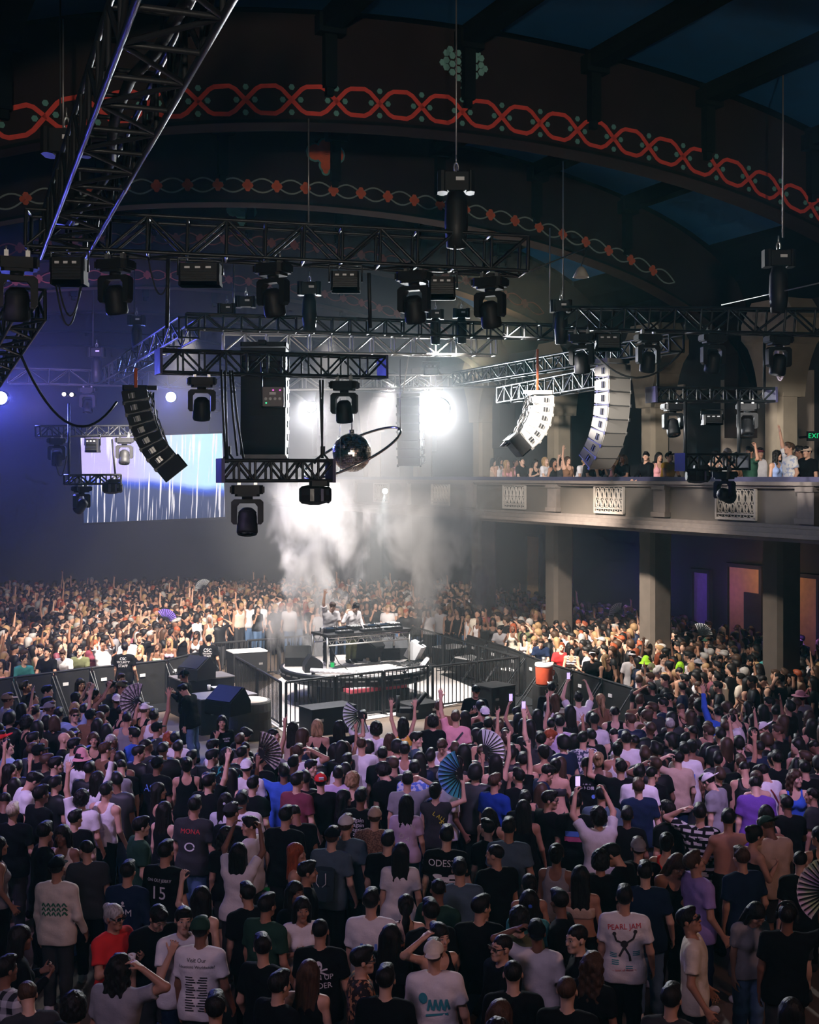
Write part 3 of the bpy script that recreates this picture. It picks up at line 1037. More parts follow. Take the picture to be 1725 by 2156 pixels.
# house lamp shade on the vault
r = empty('pendant_lamp', at(1224, 580, 25), 0, 'pale conical lamp shade hanging under the dark end of the vault', 'lamp')
MB().lathe([(.03, .18), (.08, .14), (.17, -.04), (.155, -.04), (.07, .12)], 16).build('lamp_shade', plain('pale_shade', (.4, .36, .3), .6), r)
cable('power_cable', 'cord between the vault and the pale conical lamp shade', [at(1236, 520, 25), at(1224, 562, 25)], .012)

# ---- lamps that face us: bright lens discs
for x, y, D, rad, col, st, lb in ((925, 860, 35.7, .30, (.9, .97, 1), 60, 'biggest white lamp blazing straight at us'), (655, 857, 37.1, .16, (.95, .96, 1), 40, 'white lamp shining between the dark column and the mirror ball'),
                                  (360, 836, 39.8, .17, (.35, .42, 1), 40, 'blue lamp shining above the video wall'), (2, 838, 33.8, .18, (.4, .42, 1), 50, 'blue lamp glaring at the frame edge'),
                                  (811, 1034, 44.1, .10, (.8, .97, 1), 30, 'tiny white lamp throwing a narrow beam down'), (135, 830, 40, .07, (1, .9, .7), 3, 'small warm lamp under the far truss, outer one'), (151, 831, 40, .07, (1, .9, .7), 3, 'small warm lamp under the far truss, inner one')):
    r = empty('spot_lamp', at(x, y, D), 0, lb, 'stage light')
    Mx = Matrix.Rotation(PI / 2, 4, 'X')
    MB().lathe([(0, -.02), (rad, -.02), (rad * 1.05, -.03), (rad * 1.15, -.2), (rad * .7, -.45), (0, -.5)], 20, Mx @ Matrix.Rotation(PI, 4, 'X') @ Matrix.Rotation(PI, 4, 'X')).build('lamp_housing', CASE, r)
    MB().lathe([(0, .012), (rad * .95, .012)], 20, Mx).build('lens', glow('lamp_glow_%d' % x, col, st), r)

# ---- mirror ball with its hoop
r = empty('mirror_ball', at(741, 953, 24.5), 0, 'mirror ball with a mottled dark and gold shine', 'mirror ball')
m = MB()
prj = random.Random(3)
R0 = .385
nb = 30
for i in range(nb):
    la0, la1 = -PI / 2 + PI * (i + .06) / nb, -PI / 2 + PI * (i + .94) / nb
    nn = max(5, int(2 * nb * math.cos((la0 + la1) / 2)))
    for k in range(nn):
        lo0, lo1 = 2 * PI * (k + .04) / nn, 2 * PI * (k + .96) / nn
        P = [(math.cos(a) * math.cos(b) * R0, math.cos(a) * math.sin(b) * R0, math.sin(a) * R0) for a, b in ((la0, lo0), (la0, lo1), (la1, lo1), (la1, lo0))]
        J = Matrix.Rotation(prj.uniform(-.18, .18), 3, Vector((prj.random() - .5, prj.random() - .5, prj.random() - .5)).normalized())
        Cn = sum((Vector(q) for q in P), Vector()) / 4
        m.add([Cn + J @ (Vector(q) - Cn) for q in P], [(0, 1, 2, 3)])
o = m.build('mirror_tile', plain('mirror_glass', (.8, .74, .66), .2, 1.0, .1, 3, 0), r)
o['kind'] = 'stuff'
MB().lathe([(R0 * .97 * math.cos(t), R0 * .97 * math.sin(t)) for t in np.linspace(-PI / 2, PI / 2, 20)], 32).build('ball_core', CASE, r)
MB().tube([(0, 0, R0), (0, 0, R0 + .07)], .05, 10).build('cap', SILVER, r)
MB().tube([(0, 0, R0 + .06), (0, 0, R0 + .62)], .014, 5).build('ball_chain', CHAIN, r)
hoop = empty('metal_hoop', at(741, 953, 24.5), 0, 'tilted shiny metal hoop circling the mirror ball', 'hoop')
tt = Matrix.Rotation(math.radians(-25), 4, 'Y') @ Matrix.Rotation(math.radians(16), 4, 'X')
MB().tube([tt @ Vector((1.06 * math.cos(t), 1.06 * math.sin(t), 0)) for t in np.linspace(0, 2 * PI, 60)[:-1]], .026, 8, closed=True).build('hoop_tube', plain('polished_hoop', (.7, .64, .58), .2, .9, .1), hoop)
m = MB()
for a in (0.0, 2.2, 4.4):
    p = tt @ Vector((1.06 * math.cos(a), 1.06 * math.sin(a), 0))
    m.tube([p, p + Vector((0, 0, 1.4))], .006, 5)
m.build('suspension_wire', CHAIN, hoop)
for a in (2.9, 3.3, .1):
    p = tt @ Vector((1.06 * math.cos(a), 1.06 * math.sin(a), 0))
    MB().box(p, (.06, .06, .06)).build('hoop_joint', CASE, hoop)

# ---- video wall
g = N('video_wall_picture')
co = g.n('TexCoord', 'Generated')
sp = g.n('SeparateXYZ', None, i_0=co)
X, Z = sp.outputs[0], sp.outputs[2]
wv = g.n('TexNoise', 0, i_Vector=g.n('CombineXYZ', 0, i_0=X), i_Scale=3.0, i_Detail=5.0)
edge = g.math('ADD', g.math('MULTIPLY', X, -.22), g.math('ADD', .50, g.math('MULTIPLY', g.math('SUBTRACT', wv, .5), .16)))
dz = g.math('SUBTRACT', Z, edge)
up_ = g.n('MapRange', 0, i_0=dz, i_1=.0, i_2=.05)
blue = g.n('MapRange', 0, i_0=g.math('ABSOLUTE', g.math('SUBTRACT', dz, .02)), i_1=0.075, i_2=0.0)
sl = g.math('ADD', X, g.math('MULTIPLY', Z, -.045))
st = g.n('TexNoise', 0, i_Vector=g.n('CombineXYZ', 0, i_0=g.math('MULTIPLY', sl, 60.0), i_1=g.math('MULTIPLY', Z, 1.6)), i_Scale=1.0, i_Detail=1.0)
streak = g.n('MapRange', 0, i_0=st, i_1=.575, i_2=.64)
ln = g.math('MULTIPLY_ADD', g.math('SINE', g.math('MULTIPLY', Z, 520.0)), .06, .94)
top = g.mix(g.n('MapRange', 0, i_0=X, i_1=.3, i_2=.85), (.66, .56, 1.0, 1), (.60, .92, 1.0, 1))
bot = g.mix(Z, (.03, .05, .13, 1), (.10, .13, .32, 1))
base = g.mix(up_, bot, top)
base = g.mix(g.math('MULTIPLY', blue, .85), base, (.01, .09, .8, 1))
base = g.mix(streak, base, (1, .95, 1, 1))
e = g.n('Emission', 0, i_Color=base, i_Strength=g.math('MULTIPLY', ln, 1.15))
g.t.links.new(e, g.out.inputs[0])
D = 52.0
p = (at(180, 1012, D) + at(467, 1000, D)) / 2
r = empty('video_wall', p, 0, 'big bright video wall with falling white streaks on blue', 'screen')
r.rotation_euler = (0, math.radians(-2.2), .14)
MB().box((0, 0, 0), (5.85, .06, 3.55)).build('screen', g.m, r)
m = MB()
for s in (-1, 1):
    m.box((s * 2.96, .06, 0), (.08, .18, 3.7)).box((0, .06, s * 1.82), (5.9, .18, .08))
m.build('screen_frame', CASE, r)
vert('screen_hanger', 'cable holding the video wall, near the dark loudspeaker column', 300, 800, 912, 52.1, .03, RUBBER, 'cable')
vert('screen_hanger', 'cable holding the video wall, near the cable bundle', 440, 800, 912, 52.1, .03, RUBBER, 'cable')
# ------------------------------------------------------------------ stage in the middle of the crowd
SA = math.radians(33)
SD = Vector((math.cos(SA), math.sin(SA), 0))          # along the table
SN = Vector((-math.sin(SA), math.cos(SA), 0))         # away from us
ZD = 1.0                                              # deck height
SCN = Vector((-1.50, 34.7, 0))                        # deck centre


def st(a, b, z=0.0):
    return SCN + SD * a + SN * b + Vector((0, 0, z))


RS = Matrix.Rotation(SA, 4, 'Z')
DECK = plain('pale_deck_vinyl', (0.72, 0.66, 0.62), .45, 0, .1, 2)
PALEFLOOR = plain('pale_stage_carpet', (0.62, 0.58, 0.56), .7, 0, .12, 3)
deck = empty('stage_deck', st(0, 0), SA, 'round pale stage deck with a dark rim under the disc jockeys', 'stage')
MB().lathe([(0, ZD), (2.05, ZD), (2.05, ZD - .02)], 48).build('deck_top', DECK, deck)
m = MB()
m.lathe([(2.05, ZD + .005), (2.12, ZD + .005), (2.14, ZD - .06), (2.11, ZD - .10), (2.13, ZD - .14), (2.10, ZD - .18), (2.12, ZD - .24), (2.06, ZD - .3), (1.7, ZD - .32)], 48)
m.build('deck_rim', CASE, deck)
m = MB()
for k in range(40):
    a = 2 * PI * k / 40
    m.box((2.135 * math.cos(a), 2.135 * math.sin(a), ZD - .12), (.03, .2, .03), Matrix.Rotation(a, 3, 'Z'))
m.build('rim_stud', SILVER, deck)
for k in range(8):
    a = 2 * PI * (k + .5) / 8
    MB().tube([(1.7 * math.cos(a), 1.7 * math.sin(a), 0), (1.7 * math.cos(a), 1.7 * math.sin(a), ZD - .3)], .05, 8).build('leg', BLACK_METAL, deck)
m = MB()
m.lathe([(1.3, 0), (1.3, ZD - .3)], 24)
m.build('skirt', RUBBER, deck)
# pale floor of the fenced pit
pit = [at_z(505, 1480, 0), at_z(598, 1543, 0), at_z(905, 1497, 0), at_z(1092, 1452, 0), at_z(872, 1392, 0), at_z(640, 1400, 0)]
tag(MB().prism([(p.x, p.y, .004) for p in pit], (0, 0, 0), (0, 0, .02)).build('pit_carpet', PALEFLOOR), 'pale floor covering inside the black stage fence', 'floor covering')

# table
tb = empty('dj_table', st(.15, -.05, ZD), SA, 'dark long table on silver truss legs carrying the mixing decks', 'table')
TW, TDp, TH = 2.66, .95, .98
MB().box((0, 0, TH - .03), (TW + .06, TDp, .06)).build('tabletop', WOODT, tb)
for x in (-TW / 2, TW / 2):
    for y in (-TDp / 2 + .06, TDp / 2 - .06):
        MB().tube([(x, y, 0), (x, y, TH - .06)], .032, 10).build('leg', SILVER, tb)
for y in (-TDp / 2 + .06, TDp / 2 - .06):
    m = MB()
    m.tube([(-TW / 2, y, TH - .10), (TW / 2, y, TH - .10)], .02, 8).tube([(-TW / 2, y, TH - .30), (TW / 2, y, TH - .30)], .02, 8)
    m.build('truss_rail', SILVER, tb)
    for k in range(20):
        x = -TW / 2 + TW * k / 20
        z = (TH - .10, TH - .30)
        MB().tube([(x, y, z[k % 2]), (x + TW / 20, y, z[1 - k % 2])], .011, 6).build('truss_brace', SILVER, tb)
# gear on the table: players, mixers, cases
SCRN = glow('player_screen', (.25, .45, .8), .12)
JOG = plain('jog_wheel', (.2, .2, .21), .3, .6)


def player(a, b, lb, w=.31, d=.4):
    r = empty('disc_player', st(.15 + a, -.05 + b, ZD + TH), SA, lb, 'audio equipment')
    MB().box((0, 0, .05), (w, d, .1), bevel=.015).build('player_body', CASE, r)
    MB().lathe([(0, .125), (.08, .125), (.1, .115), (.105, .1)], 20, Matrix.Translation((0, .02, 0))).build('jog_wheel', JOG, r)
    MB().box((0, -.13, .115), (.2, .09, .03)).build('screen', SCRN, r)
    for k in range(4):
        MB().lathe([(0, .12), (.014, .12), (.014, .1)], 8, Matrix.Translation((-.11 + .07 * k, .165, 0))).build('button', PALE_TAG, r)
    return r


def mixer(a, b, lb, w=.34, d=.4):
    r = empty('audio_mixer', st(.15 + a, -.05 + b, ZD + TH), SA, lb, 'audio equipment')
    MB().box((0, 0, .055), (w, d, .11), bevel=.015).build('mixer_body', CASE, r)
    for i in range(4):
        for j in range(4):
            MB().lathe([(0, .135), (.011, .135), (.014, .11)], 8, Matrix.Translation((-.12 + .08 * i, -.13 + .07 * j, 0))).build('knob', PALE_TAG if (i + j) % 2 else SILVER, r)
        MB().box((-.12 + .08 * i, .15, .12), (.02, .05, .02)).build('fader', PALE_TAG, r)
    return r


names = ['first', 'second', 'third', 'fourth', 'fifth']
for i, a in enumerate((-1.0, -.62, .34, .74)):
    player(a, .16, 'black disc player with silver jog wheel, %s from the pale tin end of the table' % names[i])
mixer(-.16, .16, 'black mixer full of pale knobs before the disc jockey in the open jacket')
mixer(1.14, .14, 'black mixer at the fence end of the table')
for i, (a, w) in enumerate(((-.75, .5), (.1, .62), (.85, .5))):
    r = empty('control_deck', st(.15 + a, -.38, ZD + TH), SA, 'flat black control deck along the front edge of the table, ' + ('below the first two players', 'in front of the mixer', 'beside the pale paper')[i], 'audio equipment')
    MB().box((0, 0, .035), (w, .22, .07), bevel=.01).build('deck_body', CASE, r)
    for k in range(7):
        MB().box((-w * .4 + w * .8 * k / 6, 0, .075), (.03, .06, .012)).build('key', PALE_TAG if k % 2 else SILVER, r)
r = empty('drink_can', st(-1.2, -.2, ZD + TH), 0, 'pale tin can standing on the near corner of the mixing table', 'can')
MB().lathe([(0, 0), (.035, 0), (.038, .01), (.038, .15), (.032, .165), (0, .165)], 16).build('can_body', SILVER, r)
r = empty('paper_sheet', st(.75, -.52 + .13, ZD + TH + .075), SA, 'pale paper sheet lying on the front control deck', 'paper')
MB().box((0, 0, .003), (.32, .12, .006)).build('sheet', PALE_TAG, r)

# light bars on the deck edge
BARL = plain('clear_tube', (.8, .78, .8), .15, .2)
for nm, a, b, lb in (('x', (-1.85, -.75), (-1.05, -1.72), 'lit tube bar on the deck edge, on the smoke side'), ('y', (-.98, -1.76), (.45, -1.95), 'lit tube bar on the front deck edge under the mixing table'), ('z', (1.05, -1.75), (1.9, -.75), 'lit tube bar on the deck edge, towards the balcony side')):
    r = empty('light_bar', st(*a, ZD + .1), 0, lb, 'stage light')
    v = st(*b) - st(*a)
    MB().tube([(0, 0, 0), v], .07, 12).build('clear_tube', BARL, r)
    n = max(6, int(v.length / .14))
    for k in range(n):
        MB().lathe([(0, .0), (.034, .01), (.03, .03)], 8, Matrix.Translation(v * ((k + .5) / n) + Vector((.03, -.055, .025))) @ Matrix.Rotation(PI / 2, 4, 'X')).build('diode_lens', glow('diode', (1, .86, .92), 9) if k == 0 and nm == 'x' else bpy.data.materials['diode'], r)
    for t in (.06, .94):
        MB().box(v * t + Vector((0, 0, -.05)), (.1, .1, .1)).build('foot', CASE, r)

# wedge monitors and boxes
def wedge(p, rz, s, lb, mat=DARK_SPK, grille=CASE):
    r = empty('wedge_monitor', p, rz, lb, 'loudspeaker')
    w, d, h = .72 * s, .62 * s, .55 * s
    poly = [(-w / 2, -d / 2, 0), (-w / 2, d / 2, 0), (-w / 2, d / 2, h * .45), (-w / 2, d * .18, h), (-w / 2, -d / 2, h * .5)]
    MB().prism(poly, (0, 0, 0), (w, 0, 0)).build('cabinet', mat, r)
    a, b = Vector(poly[3]), Vector(poly[4])
    n = (a - b).normalized()
    mid = (a + b) / 2 + Vector((w / 2, 0, 0))
    R = Matrix.Rotation(math.atan2(h * .5, d * .68), 3, 'X')
    MB().box(mid + R @ Vector((0, 0, .012)), (w * .9, (a - b).length * .92, .02), R).build('grille', grille, r)
    MB().box((0, -d / 2 - .006, h * .25), (w * .3, .012, h * .2)).build('handle', CASE, r)
    return r


def slab(name, x, y, w, d, h, lb, mat=CASE, rz=SA, cat='case', z=0.0, lid=None, yz=None):
    p = at_z(x, y, z if yz is None else yz)
    p.z = z
    r = empty(name, p, rz, lb, cat)
    MB().box((0, 0, h / 2), (w, d, h), bevel=.02).build('box_body', mat, r)
    MB().box((0, 0, h + .015), (w * 1.02, d * 1.03, .03), bevel=.02).build('lid', lid or mat, r)
    for s in (-1, 1):
        MB().box((s * w * .3, -d / 2 - .01, h * .6), (.12, .02, .06)).build('latch', SILVER, r)
    return r


wedge(st(-1.35, .9, ZD), SA + 2.6, 1.0, 'dark wedge loudspeaker on the deck in the smoke', DARK_SPK)
wedge(st(-1.55, -.3, ZD), SA + 1.2, .8, 'small black wedge loudspeaker by the near table leg')
wedge(st(.95, .75, ZD), SA + .5, 1.35, 'big dark wedge loudspeaker behind the mixing table')
wedge(st(1.6, .55, ZD), SA - .4, 1.1, 'tilted wedge loudspeaker beside the far table leg')
r = empty('white_fog_machine', st(1.75, -.35, ZD), SA + .6, 'white tilted box giving off smoke on the deck corner', 'machine')
MB().box((0, 0, .3), (.34, .4, .5), Matrix.Rotation(.5, 3, 'X'), bevel=.03).build('machine_body', PALE_TAG, r)
MB().tube([(0, -.12, .5), (0, -.28, .6)], .05, 10).build('nozzle', CASE, r)
MB().box((0, 0, .03), (.36, .36, .06)).build('foot', CASE, r)
for i, (a, b, lb) in enumerate(((.55, .35, 'white sports shoe on the deck before the big wedge'), (.85, .3, 'second white sports shoe tipped beside the big wedge'))):
    r = empty('sports_shoe', st(a, b, ZD), SA + i, lb, 'shoe')
    MB().prism([(-.05, -.14, 0), (.05, -.14, 0), (.055, .02, 0), (.045, .13, 0), (-.045, .13, 0), (-.055, .02, 0)], (0, 0, 0), (0, 0, .035)).build('sole', PALE_TAG, r)
    MB().lathe([(.052, .03), (.055, .07), (.045, .12), (.03, .12)], 10, Matrix.Translation((0, -.06, 0))).build('shaft', WALL_CREAM, r)
    MB().prism([(-.045, -.02, .03), (.045, -.02, .03), (.04, .12, .03), (-.04, .12, .03)], (0, 0, 0), (0, 0, .045)).build('toe_cap', PALE_TAG, r)
for k in range(6):
    rr = random.Random(k)
    p = [st(1.0 + rr.uniform(-.3, .9), -.6 + rr.uniform(-.8, .5), ZD + .02 + .02 * (i % 2)) for i in range(7)]
    cable('stage_cable', 'black cable tangle on the deck before the wedges', p, .012, group='cables tangled on the deck before the wedges')
cable('stage_cable', 'long cable curving across the pale deck in front of the table', [st(-1.2 + .4 * i, -1.15 + .25 * math.sin(i * 1.3), ZD + .015) for i in range(8)], .012)
cable('stage_cable', 'cable hanging down beside the near table leg', [st(-1.1, -.3, ZD + .95), st(-1.05, -.45, ZD + .6), st(-.9, -.6, ZD + .2), st(-.7, -.75, ZD + .02)], .014)

# pit furniture in front of the deck
r = empty('keyboard_stand', at_z(790, 1500, 0), SA, 'stand with a pink-red keyboard lying on dark boxes in front of the deck', 'instrument')
MB().box((0, 0, .3), (1.9, .5, .6), bevel=.02).build('stand_box', CASE, r)
MB().box((0, -.02, .66), (1.75, .4, .1), bevel=.02).build('keyboard_body', plain('pink_red_case', (.75, .12, .16), .45), r)
MB().box((0, -.1, .72), (1.6, .2, .03)).build('white_key_bed', PALE_TAG, r)
for k in range(36):
    if k % 7 not in (2, 6):
        MB().box((-.77 + k * .044, -.06, .74), (.02, .11, .02)).build('black_key', CASE, r)
slab('equipment_case', 690, 1540, 1.25, .7, .62, 'flat black case inside the fence, under the near end of the deck', CASE)
slab('equipment_case', 880, 1508, .95, .7, .35, 'low black case with pale edges carrying an upright lamp, inside the fence', CASE, lid=CASE)
r = empty('upright_lamp', at_z(862, 1500, .38) - Vector((0, 0, 0)), 0, 'black lamp arm tilted up on the low case inside the fence', 'stage light')
MB().tube([(0, 0, 0), (.1, 0, .08), (.42, 0, .5)], .06, 10).build('lamp_arm', CASE, r)
MB().box((-.1, 0, .06), (.3, .25, .12), bevel=.02).build('lamp_base', CASE, r)
MB().tube([(-.28, 0, 0), (-.28, 0, .42)], .05, 10).build('post', CASE, r)
r = empty('mic_stand', at_z(700, 1480, 0), 0, 'silver stand with red and green tips behind the front fence', 'stand')
MB().tube([(0, 0, 0), (0, 0, .85)], .02, 8).build('pole', SILVER, r)
MB().lathe([(0, 0), (.16, 0), (.16, .03), (0, .04)], 16).build('foot', CASE, r)
MB().lathe([(0, .85), (.05, .86), (.06, .95), (0, 1.0)], 10).build('red_tip', REDP, r)
MB().box((0, 0, 1.06), (.1, .06, .12)).build('green_tip', glow('green_tip', (.05, .8, .2), .7), r)

# ---- crowd-control fence panels with upright bars (each bar a part)
def fence_panel(p, q, lb, h=1.15, nb=None, parent_group='black barred fence panels round the stage'):
    p, q = Vector(p), Vector(q)
    e = (q - p)
    L = e.length
    e.normalize()
    r = empty('fence_panel', p, 0, lb, 'fence', parent_group)
    up = Vector((0, 0, 1))
    for z in (.1, h):
        rod('rail', r, p + up * z, q + up * z, .034 if z > .5 else .026, DARK_BAR, 8, p)
    for t in (.0, L):
        rod('post', r, p + e * t, p + e * t + up * h, .036, DARK_BAR, 8, p)
    nb = nb or int(L / .125)
    for k in range(1, nb):
        rod('bar', r, p + e * (L * k / nb) + up * .1, p + e * (L * k / nb) + up * h, .0155, DARK_BAR, 6, p)
    for t in (.0, L):
        rod('foot', r, p + e * t + e.cross(up) * .25 + up * .02, p + e * t - e.cross(up) * .25 + up * .02, .02, DARK_BAR, 6, p)
    return r


def fence_run(x0, y0, x1, y1, n, lb, z=1.15, base=0.0, h=1.15):
    a, b = at_z(x0, y0, z + base), at_z(x1, y1, z + base)
    a.z = b.z = base
    g = .035 / max(.1, (b - a).length)
    for k in range(n):
        fence_panel(a.lerp(b, k / n + g), a.lerp(b, (k + 1) / n - g), lb % (('near end', 'middle', 'far end') if n == 3 else ('near end', 'far end') if n == 2 else ('whole run',))[k], h, None, 'black barred fence round the stage')


fence_run(592, 1437, 497, 1383, 2, 'barred fence panel on the side of the wedge boxes, %s')
fence_run(600, 1437, 903, 1402, 3, 'barred fence panel along the front of the stage, %s')
fence_run(909, 1404, 1094, 1384, 2, 'barred fence panel before the white carpet strip, %s')
fence_run(1094, 1384, 868, 1319, 3, 'barred fence panel slanting back on the balcony side, %s')
fence_run(447, 1355, 655, 1338, 3, 'barred fence panel at the back by the security guard, %s')
fence_run(447, 1355, 462, 1372, 1, 'short barred fence return by the security guard, %s')

# ---- solid black crowd barricades
def barricade(p, q, lb, brace_side, h=1.2):
    p, q = Vector(p), Vector(q)
    e = (q - p)
    L = e.length
    e.normalize()
    n = Vector((e.y, -e.x, 0)) * brace_side
    r = empty('crowd_barricade', p, 0, lb, 'barricade')
    R = Matrix((e, Vector((-e.y, e.x, 0)), Vector((0, 0, 1)))).transposed()
    MB().box(e * L / 2 + Vector((0, 0, h / 2)), (L - .03, .03, h - .06), R).build('front_sheet', plain('barricade_sheet', (.022, .022, .022), .5, .2) if 'barricade_sheet' not in bpy.data.materials else bpy.data.materials['barricade_sheet'], r)
    rod('top_rail', r, p + Vector((0, 0, h)), q + Vector((0, 0, h)), .03, DARK_BAR, 8, p)
    for t in (.04, L - .04):
        rod('strut', r, p + e * t + Vector((0, 0, h - .05)), p + e * t + n * .85 + Vector((0, 0, .03)), .022, BLACK_METAL, 6, p)
        rod('foot_bar', r, p + e * t, p + e * t + n * .9 + Vector((0, 0, .03)), .02, BLACK_METAL, 6, p)
        MB().box(e * t + Vector((0, 0, h / 2)) + n * .02, (.05, .05, h), R).build('post', BLACK_METAL, r)
    MB().box(e * L / 2 + n * .5 + Vector((0, 0, .02)), (L - .05, 1.0, .03), R).build('step_plate', BLACK_METAL, r)
    MB().box(e * (L * .3) + n * .03 + Vector((0, 0, h * .72)), (.16, .02, .08), R).build('sticker', PALE_TAG, r)
    return r


def barr_run(pts, lb, side, n):
    P = [at_z(x, y, 1.2) for x, y in pts]
    for p in P:
        p.z = 0
    seg = [(a, b) for a, b in zip(P[:-1], P[1:])]
    tot = sum((b - a).length for a, b in seg)
    step = tot / n
    out, acc, i, cur = [P[0]], 0, 0, P[0]
    while len(out) < n:
        need, k = step * len(out), 0.0
        for a, b in seg:
            l = (b - a).length
            if k + l >= need:
                out.append(a.lerp(b, (need - k) / l))
                break
            k += l
    out.append(P[-1])
    for k in range(n):
        d = (out[k + 1] - out[k]) * .01
        barricade(out[k] + d, out[k + 1] - d, lb % ('1st', '2nd', '3rd', '4th', '5th', '6th', '7th', '8th', '9th')[k], side)
    return out


BL = barr_run([(-60, 1438), (200, 1405), (345, 1392), (440, 1368)], 'black solid barricade panel on the guard side, %s from the frame edge', 1, 7)
BR = barr_run([(985, 1338), (1060, 1360), (1150, 1395), (1335, 1450)], 'black solid barricade panel on the balcony side, %s from the stage', 1, 7)
BRD = (BR[-1] - BR[0]).normalized()

# ---- wedge boxes, tables and coolers between fence and barricade
slab('equipment_case', 425, 1500, 1.5, .9, .95, 'dark flight case behind the two guards carrying a wedge loudspeaker', CASE, .55, lid=plain('worn_lid', (.14, .13, .13), .5))  # light on the case top put into a paler lid
p = at_z(425, 1428, 1.0)
wedge(Vector((p.x, p.y, .98)) + Vector((-.15, .1, 0)), -.65, 1.05, 'dark wedge loudspeaker on the flight case behind the headset guard')
slab('equipment_table', 466, 1535, 1.5, .95, .85, 'dark table with a cup and papers beside the barred fence', CASE, .6, 'table', lid=plain('lit_lid_b', (.22, .2, .2), .5))  # top painted paler than its sides for the light falling on it
p = at_z(480, 1495, .88)
wedge(Vector((p.x, p.y - .1, .88)) + Vector((.05, -.25, 0)), -.6, 1.1, 'black wedge loudspeaker on the table beside the barred fence')
r = empty('draped_table', at_z(527, 1552, 0), .3, 'round draped table with a striped cloth by the fence corner', 'table')
MB().lathe([(0, .9), (.48, .9), (.5, .86)] + [(.5 + .02 * (k % 2), .86 - .2 * k) for k in range(1, 5)] + [(.5, 0)], 24, None, False).build('drape', plain('grey_drape', (.09, .085, .075), .9), r)
MB().lathe([(0, .93), (.4, .92), (.42, .9)], 20).build('cloth_top', WALL_CREAM, r)
r = empty('paper_sheet', at_z(463, 1447, .9), .4, 'white paper sheet on the table beside the barred fence', 'paper')
MB().box((0, 0, .012), (.4, .28, .01)).build('sheet', PALE_TAG, r)
r = empty('plastic_cup', at_z(440, 1453, .9), 0, 'clear cup on the table beside the barred fence', 'cup')
MB().lathe([(0, 0), (.035, 0), (.045, .13), (.04, .13), (.03, .01)], 14).build('cup_body', PALE_TAG, r)
slab('loudspeaker_box', 520, 1432, 1.1, .7, .9, 'box with a white top behind the back fence', CASE, .45, 'loudspeaker', lid=PALE_TAG)
for x, y, lb in ((950, 1400, 'black loudspeaker with a pale top behind the slanting fence, the far one'), (1000, 1425, 'black loudspeaker with a pale top behind the slanting fence, the middle one'), (1098, 1452, 'black box with a pale top beside the fence corner'), (1040, 1500, 'big black case at the foot of the front fence')):
    slab('loudspeaker_box', x, y, 1.0 if x != 1040 else .85, .8, .6 if x != 1040 else .72, lb, CASE, .75 if x != 1040 else SA + .1, 'loudspeaker', lid=PALE_TAG if x != 1040 else CASE)
# red drinks cooler
r = empty('drinks_cooler', at_z(1146, 1498, 0), .3, 'orange-red round drinks cooler with a white lid and a cup on top', 'cooler')
OR = plain('orange_plastic', (.80, .13, .06), .45)
MB().box((0, 0, .36), (.5, .5, .72), bevel=.03).build('stand', CASE, r)
MB().lathe([(0, .73), (.21, .73), (.225, .76), (.235, 1.2), (.24, 1.22), (0, 1.22)], 24).build('cooler_body', OR, r)
MB().lathe([(.245, 1.22), (.25, 1.25), (.24, 1.30), (0, 1.31)], 24).build('lid', PALE_TAG, r)
MB().tube([(0, -.23, .82), (0, -.30, .82), (0, -.30, .77)], .02, 8).build('tap', PALE_TAG, r)
MB().lathe([(0, 1.31), (.05, 1.31), (.065, 1.46), (.06, 1.46)], 14).build('paper_cup', SILVER, r)
MB().tube([(.24, 0, 1.1), (.29, 0, 1.08), (.29, 0, .98), (.24, 0, .96)], .02, 6).build('handle', OR, r)
# ------------------------------------------------------------------ people: bodies grown as one surface from a distance field


def surfnet(D, lo, h):
    """isosurface D=0 of a grid as quads"""
    s = D < 0
    c = np.zeros(tuple(n - 1 for n in D.shape), np.int8)
    offs = np.array([(i, j, k) for i in (0, 1) for j in (0, 1) for k in (0, 1)])
    nx, ny, nz = c.shape
    for i, j, k in offs:
        c += s[i:i + nx, j:j + ny, k:k + nz]
    idx = np.argwhere((c > 0) & (c < 8))
    V = np.stack([D[idx[:, 0] + i, idx[:, 1] + j, idx[:, 2] + k] for i, j, k in offs], 1)
    P = np.zeros((len(idx), 3), np.float32)
    W = np.zeros(len(idx), np.float32)
    for a in range(8):
        for b in range(a + 1, 8):
            if np.abs(offs[a] - offs[b]).sum() != 1:
                continue
            va, vb = V[:, a], V[:, b]
            m = (va < 0) != (vb < 0)
            t = np.where(m, va / np.where(m, va - vb, 1), 0)
            P += (m[:, None]) * (offs[a] + t[:, None] * (offs[b] - offs[a]))
            W += m
    P = (idx + P / W[:, None]) * h + lo
    im = -np.ones(c.shape, np.int32)
    im[idx[:, 0], idx[:, 1], idx[:, 2]] = np.arange(len(idx))
    Q = []
    for ax in range(3):
        o = [a for a in range(3) if a != ax]
        sl0 = [slice(None)] * 3
        sl1 = [slice(None)] * 3
        sl0[ax], sl1[ax] = slice(0, -1), slice(1, None)
        A, B = s[tuple(sl0)], s[tuple(sl1)]
        e = np.argwhere(A != B)
        ok = (e[:, o[0]] > 0) & (e[:, o[1]] > 0) & (e[:, o[0]] < D.shape[o[0]] - 1) & (e[:, o[1]] < D.shape[o[1]] - 1)
        e = e[ok]
        fl = A[e[:, 0], e[:, 1], e[:, 2]]
        q = []
        for da, db in ((1, 1), (0, 1), (0, 0), (1, 0)):
            f = e.copy()
            f[:, o[0]] -= da
            f[:, o[1]] -= db
            q.append(im[f[:, 0], f[:, 1], f[:, 2]])
        q = np.stack(q, 1)
        flip = fl if ax != 1 else ~fl
        q[~flip] = q[~flip][:, ::-1]
        Q.append(q)
    return P, np.concatenate(Q)


